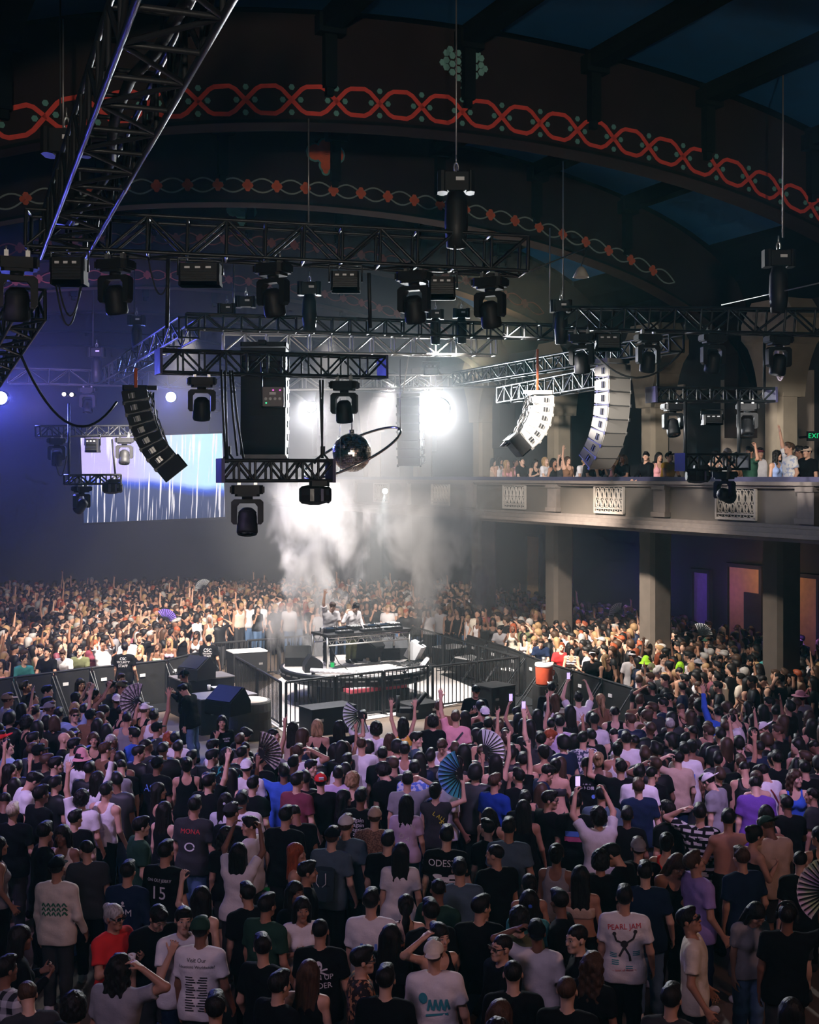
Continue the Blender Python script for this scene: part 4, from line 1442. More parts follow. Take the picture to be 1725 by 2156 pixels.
class Field:
    def __init__(self, lo, hi, h):
        self.h = h
        self.lo = np.array(lo, np.float32)
        n = np.ceil((np.array(hi) - lo) / h).astype(int) + 1
        self.ax = [np.arange(k, dtype=np.float32) * h + l for k, l in zip(n, lo)]
        self.D = np.full(tuple(n), 1.0, np.float32)

    def cut(self, lo, hi):
        sl = []
        for a, l, u in zip(self.ax, lo, hi):
            i, j = np.searchsorted(a, l), np.searchsorted(a, u)
            if j <= i:
                return None, None
            sl.append(slice(i, j))
        P = np.stack(np.meshgrid(*[a[s] for a, s in zip(self.ax, sl)], indexing='ij'), -1)
        return tuple(sl), P

    def put(self, fn, lo, hi, k=0.02, op='u', pad=0.05):
        sl, P = self.cut(np.array(lo) - pad, np.array(hi) + pad)
        if sl is None:
            return
        d = fn(P)
        E = self.D[sl]
        if op == 'u':
            if k > 0:
                hh = np.clip(k - np.abs(E - d), 0, None) / k
                self.D[sl] = np.minimum(E, d) - hh * hh * k * .25
            else:
                self.D[sl] = np.minimum(E, d)
        else:
            d = -d
            if k > 0:
                hh = np.clip(k - np.abs(E - d), 0, None) / k
                self.D[sl] = np.maximum(E, d) + hh * hh * k * .25
            else:
                self.D[sl] = np.maximum(E, d)

    def cone(self, a, b, ra, rb, k=0.02, op='u'):
        a, b = np.array(a, np.float32), np.array(b, np.float32)
        ba = b - a
        L = max(1e-9, float(ba @ ba))

        def fn(P):
            pa = P - a
            t = np.clip((pa @ ba) / L, 0, 1)
            return np.linalg.norm(pa - t[..., None] * ba, axis=-1) - (ra + (rb - ra) * t)
        r = max(ra, rb)
        self.put(fn, np.minimum(a, b) - r, np.maximum(a, b) + r, k, op)

    def sleeve(self, a, b, ra, rb, k=0.02):
        """cone with a flat open end at b"""
        a, b = np.array(a, np.float32), np.array(b, np.float32)
        ba = b - a
        L = max(1e-9, float(ba @ ba))

        def fn(P):
            pa = P - a
            t = (pa @ ba) / L
            tc = np.clip(t, 0, 1)
            return np.maximum(np.linalg.norm(pa - tc[..., None] * ba, axis=-1) - (ra + (rb - ra) * tc), (t - 1) * math.sqrt(L))
        r = max(ra, rb)
        self.put(fn, np.minimum(a, b) - r, np.maximum(a, b) + r, k)

    def ell(self, c, r, k=0.02, op='u', R=None, t=None):
        """ellipsoid, optionally in a local frame (R, t)"""
        c, r = np.array(c, np.float32), np.array(r, np.float32)

        def fn(P):
            Q = (P - t) @ R if R is not None else P
            q = (Q - c)
            k0 = np.linalg.norm(q / r, axis=-1)
            k1 = np.linalg.norm(q / (r * r), axis=-1)
            return k0 * (k0 - 1) / np.maximum(k1, 1e-6)
        w = c if R is None else R @ c + t
        m = float(r.max())
        self.put(fn, w - m, w + m, k, op)

    def mesh(self, name, smooth=1):
        P, Q = surfnet(self.D, self.lo, self.h)
        return quads(name, P, Q)


def quads(name, P, Q):
    me = bpy.data.meshes.new(name)
    me.vertices.add(len(P))
    me.vertices.foreach_set('co', np.ascontiguousarray(P, np.float32).ravel())
    me.loops.add(Q.size)
    me.loops.foreach_set('vertex_index', np.ascontiguousarray(Q, np.int32).ravel())
    me.polygons.add(len(Q))
    me.polygons.foreach_set('loop_start', np.arange(len(Q), dtype=np.int32) * Q.shape[1])
    me.polygons.foreach_set('use_smooth', np.ones(len(Q), bool))
    me.update(calc_edges=True)
    me.validate()
    return me


V3 = lambda *a: np.array(a, np.float32)


def nrm(v):
    v = np.array(v, np.float32)
    return v / np.linalg.norm(v)


# arm poses: upper-arm and forearm directions for the RIGHT arm (x outwards, y forward, z up), finger curl, palm normal
ARM = {
    'dn': ((.14, .02, -1), (.02, .20, -1), .35, (-1, 0, 0)),
    'dn2': ((.26, -.08, -1), (.10, .55, -.9), .4, (-1, 0, 0)),
    'chest': ((.30, .30, -.95), (-.62, .80, .38), .7, (-.5, -.2, .6)),
    'face': ((.35, .55, -.62), (-.12, .50, .90), .75, (-1, .2, 0)),
    'up': ((.30, .12, 1), (.02, .14, 1), .12, (0, 1, 0)),
    'bentup': ((.85, .35, .25), (-.05, .15, 1), .8, (-.2, 1, 0)),
    'head': ((.95, .10, .42), (-.90, -.06, .50), .4, (-.3, 0, -1)),
    'out': ((1, .22, -.08), (.94, .38, -.06), .4, (0, .3, -1)),
    'rail': ((.18, .62, -.78), (-.45, .88, -.06), .3, (0, 0, -1)),
    'deck': ((.16, .42, -.88), (-.10, .92, -.35), .45, (0, 0, -1)),
    'point': ((.55, .60, .62), (.40, .72, .78), .9, (0, 0, -1)),
    'clap': ((.22, .60, -.50), (-.45, .62, .70), .15, (-1, 0, .2)),
    'phone': ((.32, .62, .62), (-.30, .42, .95), .7, (-1, .2, 0)),
    'ear': ((.62, .30, -.48), (-.46, -.16, 1), .5, (-1, 0, 0)),
    'chin': ((.25, .45, -.85), (-.35, .12, .95), .9, (0, -1, 0)),
    'back': ((.95, .30, .06), (.80, .52, .20), .15, (0, .4, -1)),
}
# left arm, right arm, forward lean, head yaw, head pitch (down positive)
POSE = {
    'dn0': ('dn', 'dn2', 0, 0, 0), 'dnL': ('dn2', 'dn', 0, .75, .05), 'dnR': ('dn', 'dn2', 0, -.75, .05), 'dnU': ('dn2', 'dn2', -.03, -.2, -.32), 'dnD': ('dn', 'dn', .10, .1, .55),
    'fw0': ('chest', 'chest', 0, 0, .1), 'fwL': ('chest', 'dn', 0, .7, .05), 'fwR': ('dn2', 'chest', 0, -.7, .1),
    'ru0': ('dn2', 'up', 0, 0, -.1), 'lu0': ('up', 'dn2', 0, 0, -.1), 'bu0': ('phone', 'phone', 0, 0, -.15), 'bu2': ('up', 'up', 0, .2, -.15),
    'rf0': ('dn', 'bentup', 0, -.3, -.05), 'lf0': ('bentup', 'dn', 0, .3, -.05), 'rh0': ('dn', 'head', 0, 0, 0), 'lh0': ('head', 'dn2', 0, .3, 0),
    'ol0': ('out', 'dn2', 0, 0, 0), 'or0': ('chest', 'out', 0, -.5, .1), 'cr0': ('rail', 'rail', .28, 0, -.2), 'crD': ('rail', 'rail', .36, .2, .55), 'crL': ('rail', 'rail', .28, .7, -.1),
    'cl0': ('clap', 'clap', .02, 0, 0), 'pt0': ('dn', 'point', 0, -.2, -.1), 'wkD': ('chest', 'deck', .28, .1, .5), 'ch0': ('dn', 'chin', .02, -.2, 0),
    'dj1': ('deck', 'up', .20, .1, .55), 'dj2': ('deck', 'ear', .16, .0, .45), 'bk0': ('back', 'dn2', 0, .5, 0),
}


class Rig:
    """joint positions of one pose (faces +Y, feet at z=0)"""

    def __init__(self, pose, sex):
        la, ra, lean, hy, hp = POSE[pose]
        f = sex == 'f'
        self.f = f
        sc = .94 if f else 1.0
        self.sc = sc
        hip = V3(0, 0, .93)
        c, s = math.cos(-lean), math.sin(-lean)
        RL = np.array([[1, 0, 0], [0, c, -s], [0, s, c]], np.float32)
        self.U = lambda x, y, z: RL @ (V3(x, y, z) - hip) + hip
        sw = .158 if f else .188
        self.sw = sw
        self.arms = []
        for sgn, a in ((-1, la), (1, ra)):
            u, w, curl, pn = ARM[a]
            m = V3(sgn, 1, 1)
            raise_ = max(0.0, nrm(u)[2])
            S = self.U(sgn * (sw - .02 * raise_), 0, 1.40 + .05 * raise_)
            u, w, pn = RL @ (nrm(u) * m), RL @ (nrm(w) * m), RL @ (nrm(pn) * m)
            E = S + u * (.275 if f else .295)
            W = E + w * (.245 if f else .262)
            pn = pn - w * (pn @ w)
            self.arms.append((S, E, W, u, w, nrm(pn), curl, sgn, a))
        neck = self.U(0, .0, 1.475)
        self.neck = neck
        cy_, sy = math.cos(hy), math.sin(hy)
        cp, sp = math.cos(-hp + lean * .5), math.sin(-hp + lean * .5)
        Ry = np.array([[cy_, -sy, 0], [sy, cy_, 0], [0, 0, 1]], np.float32)
        Rx = np.array([[1, 0, 0], [0, cp, -sp], [0, sp, cp]], np.float32)
        self.RH = RL @ Ry @ Rx if lean < .2 else Ry @ Rx
        self.TH = neck + self.RH @ V3(0, .022, .16)

    def bounds(self, zlo=0.0):
        pts = [self.TH] + [p for a in self.arms for p in (a[0], a[1], a[2], a[2] + a[4] * .2)]
        lo = np.min(pts, axis=0) - .13
        hi = np.max(pts, axis=0) + .15
        lo = np.minimum(lo, V3(-.28, -.22, 0))
        hi = np.maximum(hi, V3(.28, .26, 1.4))
        lo[2] = zlo
        return lo, hi

    def head_matrix(self):
        M = Matrix.Identity(4)
        for i in range(3):
            for j in range(3):
                M[i][j] = float(self.RH[i][j])
            M[i][3] = float(self.TH[i])
        return M


_rigs = {}


def rig_of(pose, sex):
    if (pose, sex) not in _rigs:
        _rigs[pose, sex] = Rig(pose, sex)
    return _rigs[pose, sex]


def torso(F_, g, o=0.0, hem=None):
    """trunk from crotch to shoulders, grown outwards by o"""
    f, U = g.f, g.U
    k = .06
    if f:
        rows = [(.94, .088, .105, .0), (1.06, .060, .088, .0), (1.14, .055, .082, .005), (1.26, .068, .092, .008), (1.36, .075, .080, .0)]
    else:
        rows = [(.94, .075, .105, .0), (1.06, .068, .098, .0), (1.16, .072, .100, .0), (1.28, .085, .108, .005), (1.37, .09, .088, .0)]
    for z, x, r, y in rows:
        F_.cone(U(-x, y, z), U(x, y, z), r + o, r + o, k)
    for s in (-1, 1):
        F_.cone(U(s * .05, 0, 1.43), U(s * (g.sw - .015), 0, 1.395), .05 + o, .055 + o, .05)
        if f:
            F_.ell(U(s * .068, .083, 1.265), (.058 + o, .055 + o, .058 + o), .03)


def hand(F_, W, w, pn, curl, sgn, a, sc):
    s = np.cross(w, pn) * sgn
    s = nrm(s)
    for o in (-.026, 0, .026):
        F_.cone(W + s * o * .7, W + w * .085 + s * o, .017 * sc, .014 * sc, .012)
    L = (.066, .078, .074, .058)
    point = a == 'point'
    for i, o in enumerate((.034, .0115, -.0115, -.034)):
        c = curl if not (point and i == 0) else .05
        K = W + w * .088 + s * o * 1.05
        t1, t2 = c * 1.1, c * 2.4
        spread = s * o * (4.5 if curl < .25 else 1.5)
        d1 = nrm(w * math.cos(t1) + pn * math.sin(t1) + spread)
        d2 = nrm(w * math.cos(t2) + pn * math.sin(t2) + spread)
        M = K + d1 * L[i] * .55
        F_.cone(K, M, .0098 * sc, .0090 * sc, .005)
        F_.cone(M, M + d2 * L[i] * .5, .0090 * sc, .0080 * sc, .005)
    K = W + w * .022 + s * .03
    d = nrm(w * .75 + s * .75 + pn * .35)
    M = K + d * .045
    F_.cone(K, M, .013 * sc, .0115 * sc, .008)
    F_.cone(M, M + nrm(d + w * .5 + pn * .3 * curl) * .034, .0110 * sc, .0092 * sc, .005)


def head_prims(F_, g, fine=True):
    R, t = g.RH, g.TH
    j = .94 if g.f else 1.0
    E = lambda c, r, k=.02, op='u': F_.ell(c, r, k, op, R, t)
    L = lambda *p: R @ V3(*p) + t
    E((0, -.014, .030), (.076, .097, .088), .02)
    E((0, .030, -.045), (.056 * j, .062, .074), .03)
    F_.cone(L(-.014, .072, -.094), L(.014, .072, -.094), .020 * j, .020 * j, .03)
    F_.cone(L(0, .088, .014), L(0, .107, -.022), .009, .0145 * j, .014)
    if fine:
        for s in (-1, 1):
            E((s * .032, .102, .012), (.019, .018, .013), .012, 's')
            E((s * .031, .078, .012), (.015, .015, .012), .004)
            F_.cone(L(s * .014, .086, .034), L(s * .046, .074, .034), .010, .009, .012)
            E((s * .047, .062, -.022), (.022, .022, .020), .02)
            E((s * .079, -.008, -.004), (.011, .021, .031), .008)
        F_.cone(L(-.017, .088, -.054), L(.017, .088, -.054), .0085, .0085, .008)
        F_.cone(L(-.011, .088, -.066), L(.011, .088, -.066), .0085, .0085, .008)
    F_.cone(L(0, -.022, -.05), g.neck + V3(0, -.005, -.03), .050 * j, .056 * j, .03)


def legs(F_, g, o=0.0, top=.95, bottom=.085, feet=True):
    for s in (-1, 1):
        hx = .088 if not g.f else .085
        Hp, K, A = V3(s * hx, 0, .90), V3(s * .095, .015, .50), V3(s * .1, -.01, .085)
        F_.cone(Hp, K, .088 + o, .060 + o * 1.3, .05)
        F_.cone(K, A, .058 + o * 1.3, .041 + o * 1.6, .03)
        F_.ell(V3(s * .097, -.035, .36), (.045 + o, .05 + o, .11), .03)
        if feet:
            F_.cone(A + V3(0, -.02, -.04), A + V3(s * .015, .13, -.058), .040, .030, .03)
    F_.cone(V3(-.075, -.005, .93), V3(.075, -.005, .93), .105 + o, .105 + o, .05)


def body_field(pose, sex, h, zlo=0.0):
    g = rig_of(pose, sex)
    lo, hi = g.bounds(zlo)
    F_ = Field(lo, hi, h)
    legs(F_, g)
    torso(F_, g)
    th = .90 if g.f else 1.0
    for S, E, W, u, w, pn, curl, sgn, a in g.arms:
        F_.ell(S, (.056 * th, .056 * th, .056 * th), .04)
        F_.cone(S, E, .050 * th, .039 * th, .025)
        F_.cone(E, W, .040 * th, .027 * th, .02)
        hand(F_, W, w, pn, curl, sgn, a, .92 if g.f else 1.0)
    head_prims(F_, g)
    return F_, g


def add_headco(me, g):
    n = len(me.vertices)
    co = np.empty(n * 3, np.float32)
    me.vertices.foreach_get('co', co)
    q = (co.reshape(-1, 3) - g.TH) @ g.RH
    q[np.linalg.norm(q, axis=1) > .24] = (0, -9, 0)
    at_ = me.attributes.new('headco', 'FLOAT_VECTOR', 'POINT')
    at_.data.foreach_set('vector', np.ascontiguousarray(q, np.float32).ravel())


_cache = {}


def body_mesh(pose, sex):
    k = ('body', pose, sex)
    if k not in _cache:
        F_, g = body_field(pose, sex, .0125)
        me = F_.mesh('body_' + pose)
        add_headco(me, g)
        me.materials.append(SKIN)
        _cache[k] = me
    return _cache[k]


def wrinkle(F_, amp, seed):
    """soft cloth folds"""
    X, Y, Z = np.meshgrid(*F_.ax, indexing='ij', sparse=True)
    a = seed * 1.7
    F_.D += amp * (np.sin(23 * X + 9 * Z + a) * np.sin(31 * Z - 12 * X + a) + .6 * np.sin(47 * Z + 18 * Y + 25 * X + a)).astype(np.float32)


def clip(F_, fn):
    X, Y, Z = np.meshgrid(*F_.ax, indexing='ij', sparse=True)
    F_.D = np.maximum(F_.D, fn(X, Y, Z))


def top_field(pose, sex, kind, h):
    g = rig_of(pose, sex)
    lo, hi = g.bounds(.62)
    hi = hi.copy()
    F_ = Field(lo, hi, h)
    U = g.U
    if kind in 't l v':
        o = .020 if sex == 'm' else .014
        torso(F_, g, o)
        x = .10 if sex == 'm' else .085
        F_.cone(U(-x, -.005, .95), U(x, -.005, .95), .118, .118, .06)
        F_.cone(U(-x * 1.05, -.005, .84), U(x * 1.05, -.005, .84), .122, .122, .06)
        for S, E, W, u, w, pn, curl, sgn, a in g.arms:
            if kind == 'v':
                F_.cone(S - u * .02, S + u * .02, .070, .066, .03)
                continue
            if kind == 't':
                F_.sleeve(S - u * .01, S + (E - S) * .66, .068, .071 if sex == 'm' else .060, .035)
            else:
                F_.cone(S, E, .066, .054, .035)
                F_.sleeve(E, E + (W - E) * .94, .054, .040, .02)
        wrinkle(F_, .0028, len(pose) + ord(pose[0]) + ord(pose[-1]))
        F_.cone(g.neck + V3(0, .012, .01), g.neck + V3(0, .03, .10), .064, .075, .01, 's')
        zh = .80 if sex == 'm' else .86
        clip(F_, lambda X, Y, Z: zh - Z)
    elif kind in 'k c':
        torso(F_, g, .011)
        x = .075
        F_.cone(U(-x, -.005, .93), U(x, -.005, .93), .115, .115, .05)
        wrinkle(F_, .0016, 3)
        r = .085 if kind == 'k' else .115
        for S, E, W, u, w, pn, curl, sgn, a in g.arms:
            F_.ell(S + V3(sgn * .035, 0, .02), (r, .2, r + .03), .01, 's')
        F_.ell(U(0, .1, 1.45), (.085, .13, .12 if kind == 'k' else .15), .01, 's')
        F_.ell(U(0, -.1, 1.45), (.08, .13, .10 if kind == 'k' else .18), .01, 's')
        if kind == 'c':
            for s in (-1, 1):
                F_.cone(U(s * .075, .09, 1.33), U(s * .085, .03, 1.452), .009, .009, 0)
                F_.cone(U(s * .085, .03, 1.452), U(s * .075, -.085, 1.33), .009, .009, 0)
        zh = .86
        clip(F_, lambda X, Y, Z: zh - Z)
    elif kind == 'r':
        torso(F_, g, .010)
        n = g.U(0, 0, 1.0) - g.U(0, 0, 0)
        p0, p1 = U(0, 0, 1.20), U(0, 0, 1.325)
        clip(F_, lambda X, Y, Z: np.maximum((p0[0] - X) * n[0] + (p0[1] - Y) * n[1] + (p0[2] - Z) * n[2], (X - p1[0]) * n[0] + (Y - p1[1]) * n[1] + (Z - p1[2]) * n[2]))
        for s in (-1, 1):
            F_.cone(U(s * .07, .1, 1.31), U(s * .08, .03, 1.452), .010, .010, 0)
            F_.cone(U(s * .08, .03, 1.452), U(s * .07, -.088, 1.31), .010, .010, 0)
    return F_


def top_mesh(pose, sex, kind):
    k = ('top', pose, sex, kind)
    if k not in _cache:
        me = top_field(pose, sex, kind, .0155).mesh('top_' + kind)
        me.materials.append(CLOTH)
        _cache[k] = me
    return _cache[k]


def bottom_mesh(sex, kind):
    k = ('bottom', sex, kind)
    if k not in _cache:
        g = rig_of('dn0', sex)
        F_ = Field(V3(-.26, -.24, .0), V3(.26, .26, 1.08), .018)
        legs(F_, g, .016, feet=False)
        F_.cone(V3(-.07, 0, 1.0), V3(.07, 0, 1.0), .108, .108, .04)
        wrinkle(F_, .003, 5)
        zl = {'pants': .10, 'shorts': .50, 'skirt': .62}[kind]
        if kind == 'skirt':
            F_.cone(V3(-.06, 0, .85), V3(.06, 0, .85), .125, .125, .04)
            F_.cone(V3(-.07, 0, .62), V3(.07, 0, .62), .15, .15, .06)
        clip(F_, lambda X, Y, Z: np.maximum(zl - Z, Z - 1.02))
        me = F_.mesh(kind)
        me.materials.append(CLOTH)
        _cache[k] = me
    return _cache[k]


def shoe_mesh(s):
    k = ('shoe', s)
    if k not in _cache:
        F_ = Field(V3(-.3, -.2, -.02), V3(.3, .3, .2), .014)
        A = V3(s * .1, -.01, .085)
        F_.cone(A + V3(0, -.03, -.035), A + V3(s * .015, .135, -.05), .050, .040, .03)
        F_.cone(A + V3(0, -.01, -.03), A + V3(0, -.01, .03), .05, .05, .03)
        clip(F_, lambda X, Y, Z: -Z)
        me = F_.mesh('shoe')
        me.materials.append(CLOTH)
        _cache[k] = me
    return _cache[k]


# hair and hats, in head space
def hair_field(style, h=.0125):
    tall = style in ('long', 'pony', 'curlylong', 'bob')
    F_ = Field(V3(-.22, -.27, -.48 if tall else -.17), V3(.22, .24, .24), h)
    face = lambda a=.0: F_.ell(V3(0, .125 + a, -.035), (.078, .085, .088), .012, 's')
    grow = {'short': 0, 'buzz': -.006, 'curly': .018, 'afro': .035, 'bob': .006}.get(style, .004)
    F_.ell(V3(0, -.020, .038), (.086 + grow, .106 + grow, .094 + grow), 0)
    if style in ('short', 'buzz'):
        if style == 'short':
            F_.ell(V3(0, .045, .105), (.062, .06, .034), .03)
        F_.ell(V3(0, .03, -.10), (.2, .13, .075), .012, 's')
        F_.ell(V3(0, -.09, -.13), (.2, .12, .07), .01, 's')
        face()
    elif style in ('curly', 'afro'):
        F_.ell(V3(0, -.05, -.02), (.09 + grow, .085 + grow * .6, .075), .03)
        face(.01)
        X, Y, Z = np.meshgrid(*F_.ax, indexing='ij', sparse=True)
        F_.D += (.009 * np.sin(95 * X + 2) * np.sin(88 * Y + 1) * np.sin(92 * Z)).astype(np.float32)
    elif style in ('bun', 'pony'):
        F_.ell(V3(0, -.06, -.02), (.072, .06, .075), .03)
        face()
        if style == 'bun':
            F_.ell(V3(0, -.115, .075), (.046, .046, .044), .012)
        else:
            F_.ell(V3(0, -.13, .04), (.034, .034, .034), .012)
            F_.cone(V3(0, -.14, .03), V3(0, -.17, -.12), .034, .042, .02)
            F_.cone(V3(0, -.17, -.12), V3(.01, -.15, -.3), .042, .018, .02)
    else:
        d = {'long': -.34, 'curlylong': -.30, 'bob': -.13}[style]
        for x in (-.055, 0, .055):
            F_.cone(V3(x, -.065, .0), V3(x * 1.35, -.085, d + .02 * abs(x) * 10), .050, .034, .03)
        for s in (-1, 1):
            F_.cone(V3(s * .078, -.005, .03), V3(s * .088, -.01, d * .72), .026, .024, .025)
        face(.004)
        if style == 'curlylong':
            X, Y, Z = np.meshgrid(*F_.ax, indexing='ij', sparse=True)
            F_.D += (.010 * np.sin(60 * X + 2) * np.sin(55 * Y + 1) * np.sin(70 * Z)).astype(np.float32)
    X, Y, Z = np.meshgrid(*F_.ax, indexing='ij', sparse=True)
    F_.D += (.0034 * np.sin(71 * X + 40 * Z) * np.sin(66 * Y - 30 * Z + 1) * np.cos(58 * Z + 1) * np.float32(style != 'buzz')).astype(np.float32)
    F_.D += (.0022 * np.sin(150 * np.arctan2(X, -Y + .001) / 3 + 30 * Z) * np.cos(170 * X)).astype(np.float32)
    return F_


def hat_field(style):
    F_ = Field(V3(-.26, -.26, -.1), V3(.26, .28, .22), .0115)
    if style in ('cap', 'capback'):
        F_.ell(V3(0, -.016, .040), (.093, .112, .094), 0)
        clip(F_, lambda X, Y, Z: .030 + .0 * X - Z)
        s = 1 if style == 'cap' else -1
        F_.ell(V3(0, -.016 + s * .128, .036), (.074, .085, .010), .01)
        F_.ell(V3(0, -.016, .136), (.012, .012, .008), .006)
        if style == 'capback':
            F_.ell(V3(0, .11, .045), (.036, .05, .022), .004, 's')
    elif style == 'beanie':
        F_.ell(V3(0, -.02, .045), (.097, .116, .106), 0)
        clip(F_, lambda X, Y, Z: .012 - .25 * Y - Z)
    elif style == 'bucket':
        F_.cone(V3(0, -.015, .06), V3(0, -.015, .10), .098, .082, .02)
        F_.cone(V3(0, -.015, .03), V3(0, -.015, .035), .105, .105, .02)
        for r, z in ((.125, .02), (.15, -.005)):
            F_.ell(V3(0, -.015, z), (r, r * 1.1, .014), .02)
        F_.ell(V3(0, -.015, -.05), (.12, .14, .07), .005, 's')
    elif style == 'cowboy':
        F_.ell(V3(0, -.015, .085), (.088, .105, .075), .02)
        F_.ell(V3(0, -.015, .045), (.17, .20, .013), .02)
        F_.ell(V3(0, -.015, .175), (.02, .09, .03), .02, 's')
    elif style == 'durag':
        F_.ell(V3(0, -.018, .040), (.086, .106, .094), 0)
        F_.cone(V3(.02, -.12, .0), V3(.03, -.14, -.1), .022, .015, .02)
        clip(F_, lambda X, Y, Z: .02 + .15 * Y - Z - .3 * np.maximum(0, -Y - .08))
    return F_


def hair_mesh(style):
    k = ('hair', style)
    if k not in _cache:
        me = (hat_field(style) if style in HATS else hair_field(style)).mesh(style)
        me.materials.append(CLOTH if style in HATS else HAIR)
        _cache[k] = me
    return _cache[k]


HATS = ('cap', 'capback', 'beanie', 'bucket', 'cowboy', 'durag')
m = MB()
for s in (-1, 1):
    m.box((s * .033, .103, .012), (.050, .008, .032), bevel=.008)
    m.box((s * .079, .045, .018), (.005, .11, .008))
m.box((0, .106, .018), (.02, .006, .008))
GLASSES = m.mesh('glasses')
GLASSES.materials.append(LENS)
m = MB()
m.tube([(.10 * math.cos(t), -.01, .03 + .118 * math.sin(t)) for t in np.linspace(-.1, PI + .1, 14)], .011, 6)
for s in (-1, 1):
    m.lathe([(0, .0), (.038, .0), (.042, .02), (0, .028)], 14, Matrix.Translation((s * .085, -.008, .0)) @ Matrix.Rotation(s * PI / 2, 4, 'Y'))
PHONES = m.mesh('headphones')
PHONES.materials.append(CASE)

# ---- materials of people: the object colour sets skin, cloth and hair tone
g = N('skin')
oc = g.n('ObjectInfo', 'Color')
hc = g.n('Attribute', 'Vector', attribute_name='headco')
sx = g.n('SeparateXYZ', None, i_0=hc)
hx_, hy_, hz_ = g.math('ABSOLUTE', sx.outputs[0]), sx.outputs[1], sx.outputs[2]
front = g.math('GREATER_THAN', hy_, .045)


def ovalmask(cx, cz, rx, rz, x=None):
    a = g.math('POWER', g.math('DIVIDE', g.math('SUBTRACT', x or hx_, cx), rx), 2.0)
    b = g.math('POWER', g.math('DIVIDE', g.math('SUBTRACT', hz_, cz), rz), 2.0)
    return g.math('MULTIPLY', front, g.math('LESS_THAN', g.math('ADD', a, b), 1.0))


nz = g.n('TexNoise', 0, i_Vector=g.n('TexCoord', 'Object'), i_Scale=14.0, i_Detail=3.0)
base = g.mix(nz, g.mix(1.0, oc, oc), oc)
hsv = g.n('HueSaturation', 0, i_Color=oc, i_Value=g.n('MapRange', 0, i_0=nz, i_3=.86, i_4=1.12))
lip = g.n('HueSaturation', 0, i_Color=oc, i_Hue=.485, i_Saturation=1.25, i_Value=.68)
brow = g.n('HueSaturation', 0, i_Color=oc, i_Value=.16)
c = g.mix(ovalmask(.0, -.059, .024, .010), hsv, lip)
c = g.mix(ovalmask(.031, .036, .019, .0058), c, brow)
c = g.mix(ovalmask(.0315, .012, .0150, .0078), c, brow)
c = g.mix(ovalmask(.0315, .012, .0130, .0060), c, (.62, .58, .55, 1))
c = g.mix(ovalmask(.0315, .012, .0062, .0064), c, (.015, .01, .008, 1))
c = g.mix(ovalmask(.009, -.031, .0045, .0030), c, brow)
SKIN = g.bsdf(i_Base_Color=c, i_Roughness=.55, i_Specular_IOR_Level=.3)

g = N('cloth')
oc = g.n('ObjectInfo', 'Color')
co = g.n('TexCoord', 'Object')
n1 = g.n('TexNoise', 0, i_Vector=co, i_Scale=9.0, i_Detail=3.0)
wv = g.n('TexNoise', 0, i_Vector=co, i_Scale=70.0, i_Detail=1.0)
hs = g.n('HueSaturation', 0, i_Color=oc, i_Value=g.n('MapRange', 0, i_0=n1, i_3=.82, i_4=1.15))
hh = g.math('ADD', g.math('MULTIPLY', n1, 1.0), g.math('MULTIPLY', wv, .12))
bp = g.n('Bump', 0, i_Strength=.5, i_Distance=.02, i_Height=hh)
CLOTH = g.bsdf(i_Base_Color=hs, i_Roughness=.9, i_Specular_IOR_Level=.06, i_Normal=bp)


def pattern(name, fn):
    g = N(name)
    co = g.n('TexCoord', 'Object')
    c = fn(g, co)
    n1 = g.n('TexNoise', 0, i_Vector=co, i_Scale=9.0)
    bp = g.n('Bump', 0, i_Strength=.4, i_Distance=.02, i_Height=n1)
    return g.bsdf(i_Base_Color=c, i_Roughness=.85, i_Specular_IOR_Level=.15, i_Normal=bp)


def _maze(g, co):
    b = g.n('TexBrick', 0, i_Vector=g.n('Mapping', 0, i_Vector=co, i_Rotation=(PI / 2, 0, 0)), i_Color1=(.62, .6, .6, 1), i_Color2=(.7, .68, .68, 1), i_Mortar=(.01, .01, .012, 1), i_Scale=3.4, i_Mortar_Size=.07)
    b2 = g.n('TexBrick', 0, i_Vector=g.n('Mapping', 0, i_Vector=co, i_Rotation=(PI / 2, PI / 2, 0)), i_Color1=(.62, .6, .6, 1), i_Color2=(.7, .68, .68, 1), i_Mortar=(.01, .01, .012, 1), i_Scale=2.8, i_Mortar_Size=.07)
    return g.mix(g.math('GREATER_THAN', g.n('TexNoise', 0, i_Vector=co, i_Scale=7.0), .5), b, b2)


def _spots(c1, c2, scale, cut=.5):
    def f(g, co):
        n = g.n('TexNoise', 0, i_Vector=co, i_Scale=scale, i_Detail=2.0)
        return g.mix(g.math('GREATER_THAN', n, cut), c4(c1), c4(c2))
    return f


def _plaid(g, co):
    s = g.n('SeparateXYZ', None, i_0=co)
    a = g.math('GREATER_THAN', g.math('SINE', g.math('MULTIPLY', s.outputs[0], 55.0)), 0)
    b = g.math('GREATER_THAN', g.math('SINE', g.math('MULTIPLY', s.outputs[2], 55.0)), 0)
    return g.mix(g.math('MULTIPLY', g.math('ADD', a, b), .5), (.02, .02, .025, 1), (.5, .48, .52, 1))


def _stripe(g, co):
    s = g.n('SeparateXYZ', None, i_0=co)
    return g.mix(g.math('GREATER_THAN', g.math('SINE', g.math('MULTIPLY', s.outputs[2], 90.0)), 0), (.6, .55, .5, 1), (.05, .04, .05, 1))


